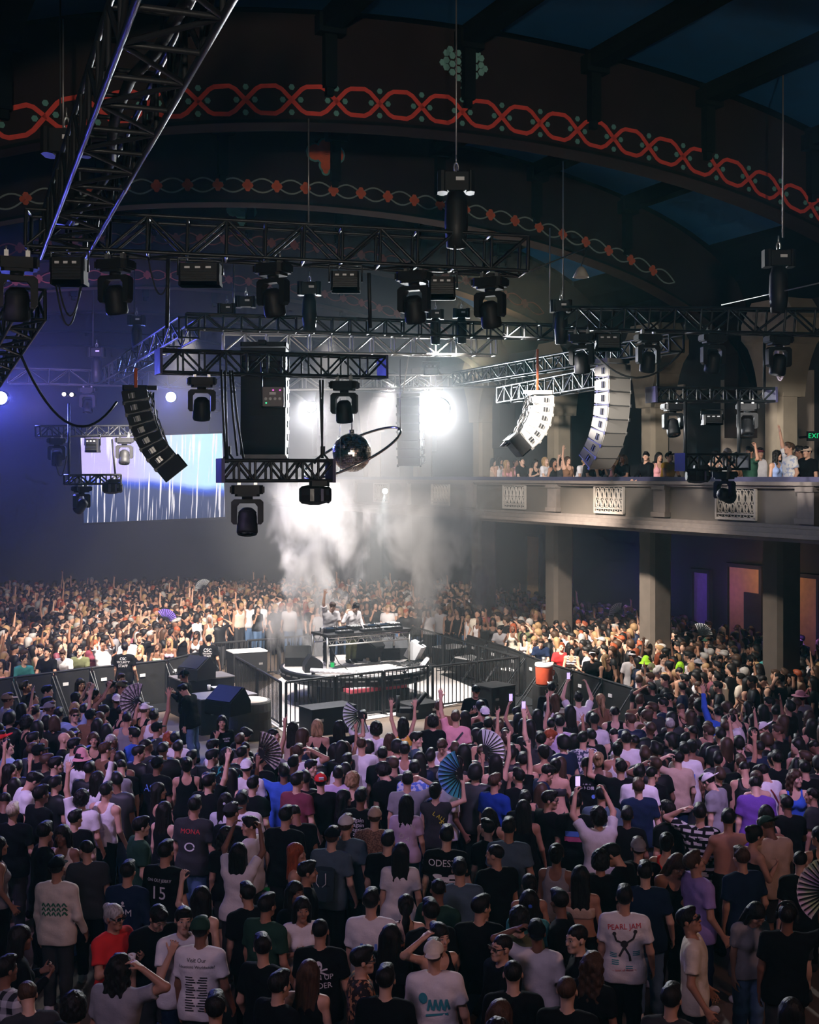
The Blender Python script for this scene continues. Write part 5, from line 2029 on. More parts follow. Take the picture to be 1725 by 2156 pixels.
PAT = {'maze': pattern('maze_print_cloth', _maze), 'floral': pattern('floral_print_cloth', _spots((.05, .06, .1), (.55, .55, .58), 26)),
       'brownprint': pattern('brown_print_cloth', _spots((.30, .17, .11), (.13, .07, .05), 60)), 'tropic': pattern('tropical_print_cloth', _spots((.008, .008, .01), (.02, .22, .2), 17, .58)),
       'plaid': pattern('plaid_cloth', _plaid), 'stripe': pattern('striped_cloth', _stripe), 'hawaii': pattern('pale_leaf_print_cloth', _spots((.66, .62, .58), (.35, .38, .5), 14, .56)),
       'rust': pattern('rust_line_print_cloth', _spots((.03, .02, .02), (.45, .2, .1), 22, .56)), 'tiedye': pattern('blue_white_dyed_cloth', _spots((.12, .2, .6), (.6, .62, .75), 20)),
       'camo': pattern('camouflage_cloth', _spots((.16, .16, .09), (.34, .30, .2), 30))}

g = N('hair')
oc = g.n('ObjectInfo', 'Color')
mp = g.n('Mapping', 0, i_Vector=g.n('TexCoord', 'Object'), i_Scale=(60, 60, 9))
n1 = g.n('TexNoise', 0, i_Vector=mp, i_Scale=1.0, i_Detail=4.0)
hs = g.n('HueSaturation', 0, i_Color=oc, i_Value=g.n('MapRange', 0, i_0=n1, i_1=.3, i_2=.7, i_3=.55, i_4=1.45))
bp = g.n('Bump', 0, i_Strength=.8, i_Distance=.012, i_Height=n1)
HAIR = g.bsdf(i_Base_Color=hs, i_Roughness=.5, i_Specular_IOR_Level=.2, i_Normal=bp)

CLR = dict(black=(.006, .006, .007), white=(.74, .70, .72), grey=(.26, .25, .27), dgrey=(.035, .035, .038), navy=(.012, .02, .05), blue=(.05, .12, .55), sky=(.28, .36, .60), slate=(.08, .12, .16),
           green=(.02, .055, .035), teal=(.05, .22, .22), red=(.65, .03, .03), orange=(.72, .14, .03), tan=(.55, .40, .30), brown=(.20, .10, .055), mustard=(.72, .38, .05), purple=(.16, .07, .36),
           violet=(.36, .26, .62), maroon=(.17, .04, .06), pink=(.75, .34, .36), lilac=(.62, .48, .68), cream=(.68, .60, .50), olive=(.13, .14, .07), lime=(.35, .70, .04), lgreen=(.35, .45, .30), royal=(.015, .04, .26), jean=(.10, .17, .30), rust=(.40, .10, .05), silver=(.5, .5, .55))
HCL = dict(d=(.008, .006, .005), b=(.055, .028, .015), l=(.34, .21, .10), r=(.28, .06, .02), g=(.35, .33, .31), w=(.5, .42, .3), lime=(.30, .62, .02))
SKT = [(.58, .33, .23), (.50, .27, .18), (.64, .39, .28), (.40, .20, .125), (.22, .105, .065), (.54, .30, .20)]
# ------------------------------------------------------------------ who stands where (crop, x, y of the head, pose, turn, build, hair, clothing | what singles them out | how neighbours refer to them)
CROP = {'A': (0, 1380, 3.92), 'B': (1290, 1250, 3.966), 'C': (860, 1440, 4.012), 'D': (1290, 1500, 3.966), 'E': (420, 1480, 3.92), 'F': (0, 1480, 2.875), 'G': (560, 1480, 2.875),
        'H': (1125, 1480, 2.875), 'I': (0, 1780, 2.875), 'J': (560, 1780, 2.875), 'K': (1125, 1780, 2.875), 'L': (0, 1200, 2.875), 'R': (780, 1240, 3.08), 'X': (0, 0, 1)}
TABLE = """
A 205 265 dnU 70 m sd t:black
A 258 362 dnU 60 m sd t:tan|in plain tan tee gazing up beside the black barricade|the tan tee by the barricade
A 405 300 ch0 80 m sd t:black|in black looking up with a hand at the mouth|the smoker by the barricade
A 368 398 dn0 50 m sd t:white
A 440 432 dn0 60 m sb/capback:grey t:green|in green tee and turned cap near the barricade|the green tee near the barricade
A 595 440 dn0 -10 f Ll t:black|with long straight blond hair, back turned, near the barricade|the straight blond hair
A 490 505 ol0 5 m sd t:sky|in big pale blue polo shirt with one arm stretched out|the pale blue polo
A 592 492 lu0 150 m sb t:sky+gl
A 740 492 dn0 20 m sd/cap:black t:brown|in black cap and brown shirt, back turned|the brown shirt and black cap
A 690 240 fw0 140 f Ld k:black
A 660 345 bu0 60 f Ld k:brown|in brown tank top raising both hands near the barricade|the brown tank top
A 770 330 bu0 80 f Pd k:black
A 893 258 dnR 60 m sd/cap:black t:dgrey
A 988 262 fw0 90 m sb/cap:olive t:olive+gl|in camouflage-green cap and sunglasses with hands at the face|the camouflage-green cap
A 985 200 dn0 150 m sb t:black
A 985 368 dn0 -20 m sb/capback:white t:black|in white backward cap and black top by the open aisle|the white backward cap by the aisle
A 1088 375 dnD 205 m sb k:black|in black tank top lettered across the chest, facing us, hair brown|the lettered black tank top
A 1165 402 dn0 190 f Ld k:black
A 1178 448 dn0 30 m sb/cap:white k:black|in white cap with a dark letter and black tank top|the lettered white cap
A 1290 500 ru0 10 m sd k:white|in white tank top throwing one open hand high by the aisle|the raised open hand
A 1005 465 rf0 60 m sd k:black+fan:pat|holding up a large dark patterned folding fan|the dark patterned fan
A 1048 530 dn0 -10 m sd k:grey
A 1102 655 fw0 -60 m sd t:blue
A 1300 612 dn0 40 m sd/cap:black l:dgrey|in black peaked cap and pale face mask by the aisle|the pale face mask
A 1378 702 dn0 0 f cr t:black|with curly red hair, back turned, by the aisle|the curly red hair
A 1465 690 dn0 5 m sd t:white|with dark hair in loose white tee, back turned, where the aisle ends|the loose white tee at the aisle end
A 622 652 dnU 60 f Ld k:black+gl
A 515 702 dn0 80 m x t:black|bald, in dark tee behind the pale blue polo|the bald head
A 598 748 dn0 60 m sd t:white
A 705 850 dn0 30 f Bd/bucket:pink l:white|in beige bucket hat and white top|the beige bucket hat
A 800 690 dn0 165 f Bb k:black
A 905 785 dn0 50 m sb t:brown+gl
A 938 712 dn0 40 m zg t:black|with cropped grey hair in black|the cropped grey hair
A 62 770 dnU 60 m sd t:sky
A 488 900 dnL 115 m sd t:black
A 100 965 dn0 80 f Ld c:black
A 245 1035 dnD 60 m sd t:white
A 312 1145 dn0 40 m sd t:black
A 890 965 dnD -30 m sd t:grey
A 795 1010 ru0 40 f Ld l:white+gl|in sunglasses and white sleeves reaching one arm up|the sunglasses and reaching arm
A 1270 905 dn0 20 m sd/cap:black t:black|in black tee with blue gothic letters on the back|the blue gothic letters
A 1290 1125 dn0 70 f Ld c:black
A 820 1135 dn0 20 m sd k:white
A 1672 1030 dn0 160 f Bd/cap:tan t:black|in tan flat cap facing us, dark skinned|the tan flat cap
A 230 560 lf0 60 m cd k:black
A 345 800 dn0 40 m sd/cap:black t:black
A 22 690 dnU 60 m sd/cap:red t:black
A 108 505 dnD 150 m sd t:black
A 62 365 dn0 60 m sb/cap:tan t:white|in sand camouflage cap and white tee at the frame edge|the sand camouflage cap
A 1535 905 dn0 -10 f Ud k:black
F 500 570 lu0 10 m cd t:white+jean|with curly dark hair, white tee and blue jeans, one arm up|the white tee and blue jeans
F 80 655 dn0 0 m sw t:black|with bleached short hair in black tee, back turned|the bleached short hair
F 268 790 dnL 60 m sd l:black
F 380 805 fw0 190 f Ld k:cream|with long dark hair facing us, hands clasped, pale top|the clasped hands
F 1160 630 dn0 12 m sd t:dgrey|in dark grey tee with red lettering and a round print on the back|the red-lettered grey tee
F 1000 655 dn0 30 f Ld k:black
F 1508 735 fwL -70 m sd t:white+bottle|in white tee turning aside with a bottle at the chest|the white tee with a bottle
F 1495 590 dn0 5 m sd t:white
F 1503 395 dn0 0 m sd/capback:white t:white|in white cap and white tee, back turned, near the fence corner|the white cap and white tee
F 1360 590 dn0 10 f Ld/durag:silver t:silver|with a silver shiny scarf tied over the head|the silver head scarf
F 1505 500 dn0 20 m sd t:black
F 830 745 dn0 60 m sd t:green
F 990 905 dn0 20 m sd t:black|in black tee with pale number fifteen on the back|the number fifteen tee
F 1425 905 bu0 10 f Ld t:white|in white top holding up both hands with wristbands|the two wristband hands
F 18 870 dn0 60 f Ld k:grey
F 360 1005 dn0 10 m sd/cap:black l:cream|in cream long tee with green leaf lettering on the back|the green leaf lettering
I 765 165 dn0 10 m sd l:navy|in navy raglan shirt with white letters EDM|the navy raglan shirt
I 735 430 fw0 125 m Ug t:red+gl+cup|in glasses and vivid red-orange shirt holding a cup|the red-orange shirt
I 688 755 rh0 20 m Kd t:grey|with long dark curls and grey tee bending at the frame bottom|the long dark curls
I 1218 500 dn0 10 m sd/beanie:green t:white|in green beanie and white tee printed with two text columns|the green beanie
I 1080 455 ch0 150 m sd t:white
I 985 465 dnD 150 m sd t:black
I 1590 365 dn0 30 m sd t:green
I 1230 325 lf0 30 f Ld k:black
I 60 765 dn0 40 m sd l:plaid|in black and white checked shirt at the frame edge|the checked shirt
I 135 560 fw0 60 f Ld l:black
E 205 155 ch0 160 f Ld t:black|in black tee with small white print, chin on hand, by the fence|the chin on hand
E 350 260 dnD 100 m sd t:black
E 600 275 dn0 90 m zd t:black|with a cropped crest of hair in profile by the fence|the cropped crest
E 770 210 fw0 5 f Ld k:tan
E 982 195 dn0 0 f Bl c:black|with blond bob and bare back below thin black straps|the blond bob
E 1178 200 rf0 10 f Ld t:black+fan:green|with long black hair raising a pale green fan|the pale green fan
E 1352 125 dn0 5 m sd v:white|in white sleeveless shirt right behind the front fence|the sleeveless shirt at the fence
E 1468 225 dn0 0 m cd t:white
E 1680 170 bu2 0 f Ld k:mustard|in gold top with both arms overhead by the fence|the gold top
E 1560 305 dn0 10 f Bb k:brown
E 1368 352 dn0 0 m zb t:white
E 1700 395 dn0 0 m sd k:white
E 75 365 dnL 90 m sd t:white
E 230 440 dn0 20 m cd t:tropic|in black shirt with teal leaf print|the teal leaf print
E 503 425 dn0 10 m cl t:black|with blond curls in black tee|the blond curls
E 600 380 fwL 15 m sd t:grey
E 832 415 rh0 10 m sb t:white|with brown hair and white tee, hand on head|the brown hair and hand on head
E 905 550 dnR 90 m sd t:black
E 1015 655 dn0 -10 m sd/cap:red t:black|in bright red cap with a white panel|the bright red cap
E 1145 600 dn0 0 m sd v:lilac|in wide pale sleeveless shirt, arms bare|the wide sleeveless shirt
E 1200 480 dn0 20 m sd t:white
E 1288 650 dn0 20 f cl k:black|with gold curls pinned up in black top|the pinned gold curls
E 1540 430 dn0 0 m sd t:black
E 1300 765 dn0 10 m sd t:black|in black tee with the word again repeated down the back|the repeated word tee
E 1432 950 dn0 5 m sb/cap:tan l:brownprint|in tan cap and speckled brown shirt|the speckled brown shirt
E 1100 1075 dn0 15 m sb/cap:black t:slate|bearded, in black cap and grey-blue tee with a small rucksack|the grey-blue tee
E 1205 1035 dn0 20 m sb/cap:white t:slate
E 1690 650 rh0 0 m sd t:grey
E 1690 835 dn0 5 f Ld t:lilac|in lilac tee with pale letters across the back|the lilac tee
E 830 645 dn0 30 m sd t:maroon
E 700 565 lf0 5 m sd t:blue+fan:pat|in blue tee holding a pale patterned folding fan|the blue tee with a fan
E 1180 805 dn0 70 f Ld t:black
E 690 940 dn0 20 m sd t:black
E 275 935 dn0 30 m sd/cap:dgrey t:black
G 160 900 dn0 85 f Lr c:black|with auburn hair in profile and thin black straps|the auburn profile
G 710 835 dn0 10 m sd t:black
G 792 905 dn0 0 f Ld t:white|with very long straight dark hair over a white tee|the very long hair
G 1070 810 dn0 5 m sd t:black|in black tee with large white band lettering on the back|the large band lettering
G 1078 265 dnD 195 m sb k:white|in white tank top and black strap looking down at us|the white tank and black strap
G 1062 450 dnU 60 m x/cap:grey t:white+gl|in grey cap with face lifted, white tee|the grey cap and lifted face
G 920 405 dn0 0 m sd t:tiedye|in blue and white dyed tee|the dyed tee
G 1042 535 rf0 5 f Ud v:dgrey+fan:blue|in charcoal top with yellow letters swinging a bright blue fan|the bright blue fan
G 1392 485 dn0 40 m sb t:royal|in royal blue tee, face in profile|the royal blue tee
G 1332 700 dnD 210 f Ld k:black|smiling back at us with long dark hair|the smile in the dark
G 1550 595 dn0 0 m sd t:black
G 1478 770 dn0 10 m sd t:slate
G 1550 350 dn0 0 m sd k:black|broad, in black tank top with a bottle|the broad black tank top
G 918 215 dnR 75 m sd t:slate
G 1010 110 ol0 0 m cd t:black
G 1158 90 lu0 5 m sb t:pink|in pale pink tee with a black strap, pointing one arm up|the pale pink tee
G 1345 62 dn0 -5 m sd/capback:white t:black
G 1155 370 rf0 30 f Ld k:teal+fan:white|in teal top with a white folding fan|the white fan in the middle
J 270 165 dn0 80 m sd t:black
J 665 335 dn0 10 m sd t:white|in white tee with a small coloured skyline on the back|the skyline tee
J 852 365 dn0 0 f Pd c:rust|with a dark bun and rust strap top|the rust strap top
J 1030 290 dnL 30 m zd t:green|with shaved hair in dark green tee|the shaved hair and green tee
J 1188 160 dn0 0 m sd t:slate
J 1028 545 rh0 150 f Ud k:black|facing us with eyes closed, one hand lifted beside the head|the hand beside the head
J 1056 665 dn0 5 m sb/capback:cream t:white|in cream backward cap and white tee with teal print|the cream backward cap
J 1398 620 dn0 240 m zd l:black+gl|in dark glasses and black jacket, facing us|the dark glasses and jacket
J 1560 345 dn0 10 f Bd/durag:blue t:teal|in bright blue head scarf|the bright blue head scarf
J 1500 450 dn0 0 m cd t:olive
J 1672 525 lh0 20 m sd/capback:black t:white|in black backward cap and white tee, watch arm lifted|the lifted watch arm
J 342 520 dn0 5 m zd t:black|in black tee with white skull and two lettered lines|the white skull print
J 605 690 dn0 80 m sd t:rust+gl|in glasses and dark rust-lined shirt, face in profile|the rust-lined shirt
J 210 385 fw0 165 f Ld t:white|with long dark hair facing us in white tee, arms folded|the folded arms
J 180 290 dn0 140 f Ld t:black
J 722 830 dn0 10 m sd t:black
J 725 545 dn0 20 f Ld t:black
J 55 830 dn0 40 m sd t:black
J 205 790 dn0 10 f Lb k:black
J 1412 1035 dn0 30 f Bb t:dgrey
H 100 225 dnD 75 m sr l:dgrey|ruddy, with red-brown hair and dark grey jacket, in profile|the ruddy profile
H 310 225 dnR -20 m sd t:floral|bearded, in grey floral shirt|the grey floral shirt
H 490 275 dn0 5 f Ud c:white|in white strap top with bare shoulders and pinned dark hair|the white strap top
H 498 65 dn0 10 m zd k:black
H 652 70 dn0 0 m sd/capback:black t:tan|in black backward cap and tan tee, back turned|the tan tee and backward cap
H 806 140 dn0 0 m sg t:black|with short ash-grey hair in black tee, back turned|the ash-grey hair
H 1370 160 dnD -70 m sb/capback:white k:mustard|in white backward cap and bright yellow tank top|the yellow tank top
H 1185 115 dnD -75 m sd t:white
H 1110 60 lu0 -10 m sd l:blue+yellow|in bright blue and yellow jacket reaching up|the blue and yellow jacket
H 580 230 dn0 0 m sd t:white
H 855 335 lh0 -10 m sd t:tan|in tan tee with one hand behind the head|the hand behind the head
H 935 300 dn0 0 m sd t:white|in white tee with a red, green and blue block print|the block print tee
H 320 385 dnD 10 m sd t:black|in black tee with white foreign writing on the back|the foreign writing tee
H 402 345 dn0 10 f Ul k:tan|with a low blond knot of hair|the low blond knot
H 650 505 dn0 0 m sb t:navy|broad, with brown hair in plain navy tee|the broad navy tee
H 640 435 dn0 20 m sd t:white
H 1068 475 dnD -50 m sd/capback:white t:grey|in white backward cap and grey tee, head bowed|the grey tee and bowed cap
H 1372 425 dnD -40 m sd t:white|in white tee with a thin red strap across the back|the thin red strap
H 1318 505 dnD 10 m sd t:purple
H 1600 455 dnL 190 f Kb k:blue|with long wavy brown hair facing us in blue top|the wavy brown hair
H 1410 750 dnD -20 m sb/capback:green t:tan|in green and white cap and tan tee|the green and white cap
H 1320 800 fw0 70 f Ud r:black+jskirt|with dark pinned hair, black straps and blue denim skirt|the denim skirt
H 1060 690 lh0 30 m sd t:maze|in white shirt with black maze pattern|the maze pattern shirt
H 1145 690 or0 -10 m sd n:-|shirtless, bare-backed, between two dancers|the bare back
H 650 895 dn0 5 m sb/capback:grey t:black|in pale grey backward cap|the pale grey backward cap
H 800 860 dn0 20 f Ud k:red|in vivid red top with a black strap|the vivid red top
H 828 970 dnD 165 f Lb c:black|smiling at us with long brown hair and black strap top|the long brown hair and smile
H 985 960 dnU 70 m sb t:violet|with brown hair and loose violet tee, face in profile|the loose violet tee
H 410 690 bu0 -10 m cd t:white+phone|with big dark hair and white tee filming overhead|the filming white tee
H 488 905 dnD -60 m sd t:black
H 240 590 dn0 10 m sd t:black|in black tee with a blue and pink block print|the blue and pink block
H 100 590 dnR 60 m sd t:black+gl
H 410 560 dn0 10 m sd t:slate
H 80 425 dnD 75 m sd t:navy
K 545 310 dn0 10 m sd t:white|in white tee with red lettering and a dark figure on the back|the red-lettered white tee
K 955 465 dnU 105 m sd t:cream+gl|in wrap sunglasses and pale jersey with dark numbers|the pale numbered jersey
K 1345 410 dnD 165 f Ld t:grey|with long dark hair facing us in grey tee|the long-haired grey tee
K 1505 425 rf0 10 m sd t:black+hp+fan:purple|in headphones swinging a pale violet and green fan|the violet and green fan
K 305 575 dnL -75 m zd t:black
K 235 875 dn0 20 m zb t:black|with cropped hair in black tee with red print at the frame bottom|the red print
K 330 690 dn0 30 f Kb t:black
K 690 165 dn0 10 m sd t:navy
K 285 195 dn0 10 f Ld r:tan|with long dark hair and bare back under thin straps|the bare back and thin straps
K 190 345 dnR -70 m sd t:black
K 830 950 dn0 30 m sd l:dgrey
K 140 50 dn0 20 f Ud k:grey
B 150 525 lu0 170 m sd/cap:white t:white|in white cap and white tee with an arm up at the barricade|the white cap at the barricade
B 300 580 dnL 150 m sb/bucket:lime t:tan|in lime green bucket hat|the lime bucket hat
B 400 545 dn0 160 m sd t:white
B 490 590 ch0 165 f Lr k:tan|with bright red hair facing us, hand at the mouth|the bright red hair
B 560 615 dn0 20 f Blime k:cream|with lime green hair|the lime green hair
B 390 660 dn0 60 m sg t:dgrey
B 300 640 dn0 40 f Bb/bucket:olive k:brown|in floppy camouflage hat|the floppy hat
B 730 590 dn0 -20 m sd/capback:grey t:black
B 800 405 rf0 150 m sb/capback:green t:grey+fan:white|in green turned cap lifting a white fan|the green turned cap
B 1230 420 dn0 70 m sd t:black
B 1340 440 dn0 150 m sd l:cream
B 1570 430 dn0 160 m sd t:black+gl
B 1518 295 dn0 120 m sd t:black
B 1592 870 ol0 -30 m sd/cowboy:pink t:grey|in pale pink cowboy hat and grey shirt|the cowboy hat
B 1505 600 fwR -80 m sb/cap:brown t:slate
B 1240 610 dn0 40 m sd/cap:teal t:white|in teal cap and white tee holding a printed jacket|the teal cap
B 880 560 dn0 180 m sd t:black
B 680 550 dn0 170 m sd t:white
B 1170 555 dnD 160 m sd/cap:black t:black
B 235 900 dn0 20 m sb t:brown
B 470 880 dnL -60 m sd t:black
B 710 890 dn0 60 f Kb k:black
C 550 65 fw0 175 m sd/cap:black t:black|bearded guard in black cap and lettered black shirt inside the fence|the bearded guard
C 1240 135 dn0 10 f Lb t:white
C 1190 40 dn0 10 m sd t:black|guard in black shirt with white lettered back by the drinks cooler|the guard by the cooler
C 1630 140 ol0 -10 f Pl k:brown|with blond ponytail and bare outstretched arm|the blond ponytail
C 1425 130 bu0 0 m sd t:white+phone
C 1185 215 dn0 0 m sd t:black
C 1545 315 dn0 0 m sd t:white
C 660 340 dn0 0 m sd t:dgrey
C 800 380 dn0 0 m sb t:black
C 1000 350 dn0 0 f Ld t:black
C 1250 330 dn0 0 m sd t:lilac
C 258 195 dn0 0 m sb t:brown
C 500 280 dn0 0 f Ld t:black
C 1110 460 lu0 -10 m sd t:dgrey+phone|holding one bright phone high in the middle of the floor|the bright phone held high
C 940 300 bu0 0 f Ld k:dgrey+phone
X 1510 1392 dn0 170 m sd t:black
R 930 315 cl0 200 f Lr k:cream|with red-brown hair and bare shoulders clapping at the barricade|the clapping hands
R 1010 325 crL 190 f Ld k:white
R 1110 370 crD 200 m sb t:navy|in navy tee bent far over the barricade|the bent navy tee
R 1240 350 cr0 200 m sr t:red|in red jersey leaning on the barricade|the red jersey
R 1190 365 dn0 190 f Ld t:black
R 1062 340 crD 200 f Bl k:cream
R 850 275 crD 210 m sd t:grey
R 1300 405 crL 190 f Bd/cap:black k:stripe|in striped top leaning on the barricade|the striped top
R 1540 470 crL 170 f Ll k:black+cup|with blond hair holding a cup over the barricade|the blond hair and cup
R 1445 420 cr0 190 m sd/cap:white t:black|in white cap and black tee at the barricade|the white cap and black tee
L 30 575 cr0 190 f Ld r:pink|in pink strapless top leaning on the barricade at the frame edge|the pink strapless top
L 130 535 crL 150 m sd l:teal|in teal jacket with a magenta scarf at the barricade|the teal jacket
L 300 555 cr0 185 m sd t:black|in black tee with crossed forearms on the barricade|the crossed forearms
L 262 520 dn0 185 m sd t:dgrey
L 395 555 crD 185 m sb t:white|in white tee hanging the head over the barricade|the hanging head
L 492 530 cr0 180 m sd t:olive|in grey-olive shirt leaning on the barricade|the grey-olive shirt
L 635 475 bu0 170 m sd t:white|in white jersey lifting a phone behind the barricade|the white jersey
L 752 545 dn0 5 m sd t:black|guard in black shirt lettered SECURITY STAFF before the barricade|the lettered guard
L 860 490 cr0 190 f Ll k:black|with long blond hair and black top leaning on the barricade|the long blond hair
L 955 490 cr0 190 f Lb r:lgreen
L 1040 490 cr0 185 f Ll r:lilac|with long blond hair and lilac bikini top at the barricade|the lilac bikini top
L 1105 465 dn0 185 f Ld k:black
L 1192 478 cr0 190 f Ld k:white+gl
L 1258 480 dn0 5 m sd/cap:black t:black|guard in black shirt with white lettered back by the back fence|the guard by the back fence
L 1105 640 fw0 -85 m zb/cap:black l:black+hp|guard in black cap and headset looking along the aisle|the headset guard
L 1135 722 dnD -70 m sd l:black|guard in black jacket with a white arm patch looking down|the patch-armed guard
L 820 470 lf0 175 m sb t:black
L 560 505 dnL 170 f Lr t:maroon
L 790 640 dn0 150 m sd t:white
"""
BALCONY = """
1036 985 ch0 100 f Ld k:tan
1052 974 dnL 130 f Ld k:white
1061 987 cr0 135 f Ll r:pink
1076 985 cr0 135 f Ud k:pink|in pink top with pinned hair leaning on the balcony rail|the pink top at the rail
1099 979 cr0 150 m sd t:black|in black tee with short hair leaning on the balcony rail|the black tee at the rail
1124 981 fw0 150 f Ld k:black
1145 982 cr0 140 f Ll t:white
1165 984 dn0 140 f Ld k:black
1180 975 pt0 150 f Ld k:dgrey
1196 981 ru0 150 f Lb k:brown|raising one arm on the balcony beside the blond curls|the raised arm on the balcony
1214 980 crD 140 f cl t:white|with short blond curls bowing on the balcony rail|the blond curls on the balcony
1236 991 cr0 135 m sd t:dgrey
1257 987 cr0 140 f Ld k:black
1288 985 crD 140 f Ll k:pink
1315 975 ch0 -120 f Kb k:cream|with long brown hair, hand at the mouth, on the balcony|the long brown hair on the balcony
1322 986 cr0 -130 f Lb t:black
1356 970 dnL 150 f Ld t:black
1368 962 crL -120 m sd/cap:black l:black|in black hat and black shirt leaning over the balcony|the black hat on the balcony
1385 970 dn0 165 f Ld k:pink
1400 966 cr0 150 m sd/cap:black v:mustard|bearded, in black cap and pale yellow vest on the balcony|the pale yellow vest
1502 968 dn0 150 f Ld k:black
1531 955 dn0 165 f Lb/cap:grey k:white
1545 966 cr0 150 f Ld k:brown
1582 952 lf0 -110 m sd t:green|in bright green shirt pointing an arm along the balcony|the bright green shirt
1601 956 dn0 170 m sd/cap:maroon t:white|in dark red cap and white tee on the balcony|the dark red cap
1634 965 dnL 150 f Kd k:sky|in pale blue strapless dress on the balcony|the pale blue dress
1668 944 ru0 -100 m sb t:hawaii|in pale leaf-print shirt stretching an arm overhead|the leaf-print shirt
1686 953 dnR -110 m sd t:black
1703 957 dn0 -120 m sd/cap:tan t:black
"""
# ------------------------------------------------------------------ building the people
HST = {'s': 'short', 'z': 'buzz', 'c': 'curly', 'a': 'afro', 'L': 'long', 'K': 'curlylong', 'B': 'bob', 'U': 'bun', 'P': 'pony', 'x': None}
HWORD = {'s': 'short', 'z': 'cropped', 'c': 'curly', 'a': 'bushy', 'L': 'long', 'K': 'long wavy', 'B': 'chin-length', 'U': 'pinned-up', 'P': 'tied-back'}
CWORD = dict(d='dark', b='brown', l='blond', r='red', g='grey', w='bleached', lime='lime green')
TWORD = dict(t='tee', l='long-sleeved top', k='tank top', c='strap top', r='bra top', v='sleeveless shirt')
COLN = dict(dgrey='charcoal', lgreen='pale green', sky='pale blue', slate='slate grey', royal='royal blue', jean='denim', tropic='leaf-print', floral='floral', maze='maze-print', plaid='checked', stripe='striped', hawaii='leaf-print', rust='rust', tiedye='dyed', brownprint='speckled')
prs = random.Random(11)
FLOOR_FOLK = []          # (x, y, world point) of everyone on the floor
ALL_PEOPLE = []


def person(p, yaw, pose, sex, hair, top, label, hat=None, extras=(), bottom=None, scale=1.0, skin=None, group=None):
    """one person with hair, clothes and shoes as parts; faces +Y turned by yaw (0 = away from us, 90 = to the right)"""
    bm = body_mesh(pose, sex)
    r = link('person', bm, None, None, skin or prs.choice(SKT))
    g = rig_of(pose, sex)
    r.location = p
    r.rotation_euler = (prs.uniform(-.045, .03), prs.uniform(-.04, .04), -math.radians(yaw))
    r.scale = (scale,) * 3
    tag(r, label, 'person', group)
    HM = g.head_matrix()
    hs, hcx = hair[0], hair[1:] or 'd'
    if HST[hs]:
        st_ = HST[hs]
        if hat and st_ in ('curly', 'bun', 'afro'):
            st_ = 'short'
        if hat in ('durag',) and st_ == 'short':
            st_ = 'buzz'
        link('hair', hair_mesh(st_), r, None, HCL[hcx], HM)
    if hat:
        hk, hc_ = hat.split(':')
        link('headscarf' if hk == 'durag' else 'hat' if hk in ('bucket', 'cowboy') else 'beanie' if hk == 'beanie' else 'cap', hair_mesh(hk), r, None, CLR[hc_], HM)
    sh = None
    tk, tc = top.split(':')
    if tk != 'n':
        me = top_mesh(pose, sex, tk)
        pat = PAT.get(tc) if tc not in CLR or tc == 'rust' else None
        sh = link({'t': 'tee_shirt', 'l': 'long_sleeve_shirt', 'k': 'tank_top', 'c': 'strap_top', 'r': 'bra_top', 'v': 'sleeveless_shirt'}[tk], me, r, pat, CLR.get(tc, (.5, .5, .5)))
    b = bottom or ('shorts:dgrey' if prs.random() < .3 else 'pants:' + prs.choice(['black', 'dgrey', 'navy', 'jean', 'black']))
    bk, bc = b.split(':')
    link({'pants': 'trousers', 'shorts': 'shorts', 'skirt': 'skirt'}[bk], bottom_mesh(sex, bk), r, None, CLR[bc])
    sc = CLR[prs.choice(['white', 'black', 'dgrey', 'white'])]
    for s in (-1, 1):
        link('shoe', shoe_mesh(s), r, None, sc)
    if 'gl' in extras:
        link('glasses', GLASSES, r, None, None, HM)
    if 'hp' in extras:
        link('headphones', PHONES, r, None, None, HM)
    ALL_PEOPLE.append(r)
    return r, sh


def hand_point(r, pose, sex, side, ext=.10):
    g = rig_of(pose, sex)
    S, E, W, u, w, pn, curl, sgn, a = g.arms[side]
    M = Matrix.LocRotScale(r.location, r.rotation_euler, r.scale)
    return M @ Vector([float(x) for x in (W + w * ext + pn * .02)])


FAN_LEAF = {}


def leaf_mat(kind):
    if kind not in FAN_LEAF:
        cs = dict(green=((.62, .70, .66), (.42, .58, .34)), white=((.60, .62, .66), (.66, .66, .64)), blue=((.12, .30, .75), (.06, .42, .48)), pat=((.50, .46, .42), (.16, .12, .12)), purple=((.62, .46, .68), (.42, .60, .36)), violet=((.2, .12, .6), (.25, .15, .7)))[kind]
        g = N('fan_leaf_' + kind)
        n = g.n('TexNoise', 0, i_Vector=g.n('TexCoord', 'Object'), i_Scale=5.0 if kind != 'pat' else 22.0, i_Detail=3.0)
        c = g.mix(g.n('MapRange', 0, i_0=n, i_1=.4, i_2=.6), c4(cs[0]), c4(cs[1]))
        FAN_LEAF[kind] = g.bsdf(i_Base_Color=c, i_Roughness=.6)
    return FAN_LEAF[kind]


FWORD = dict(green='pale green', white='white', blue='bright blue', pat='patterned', purple='violet and green', violet='violet')


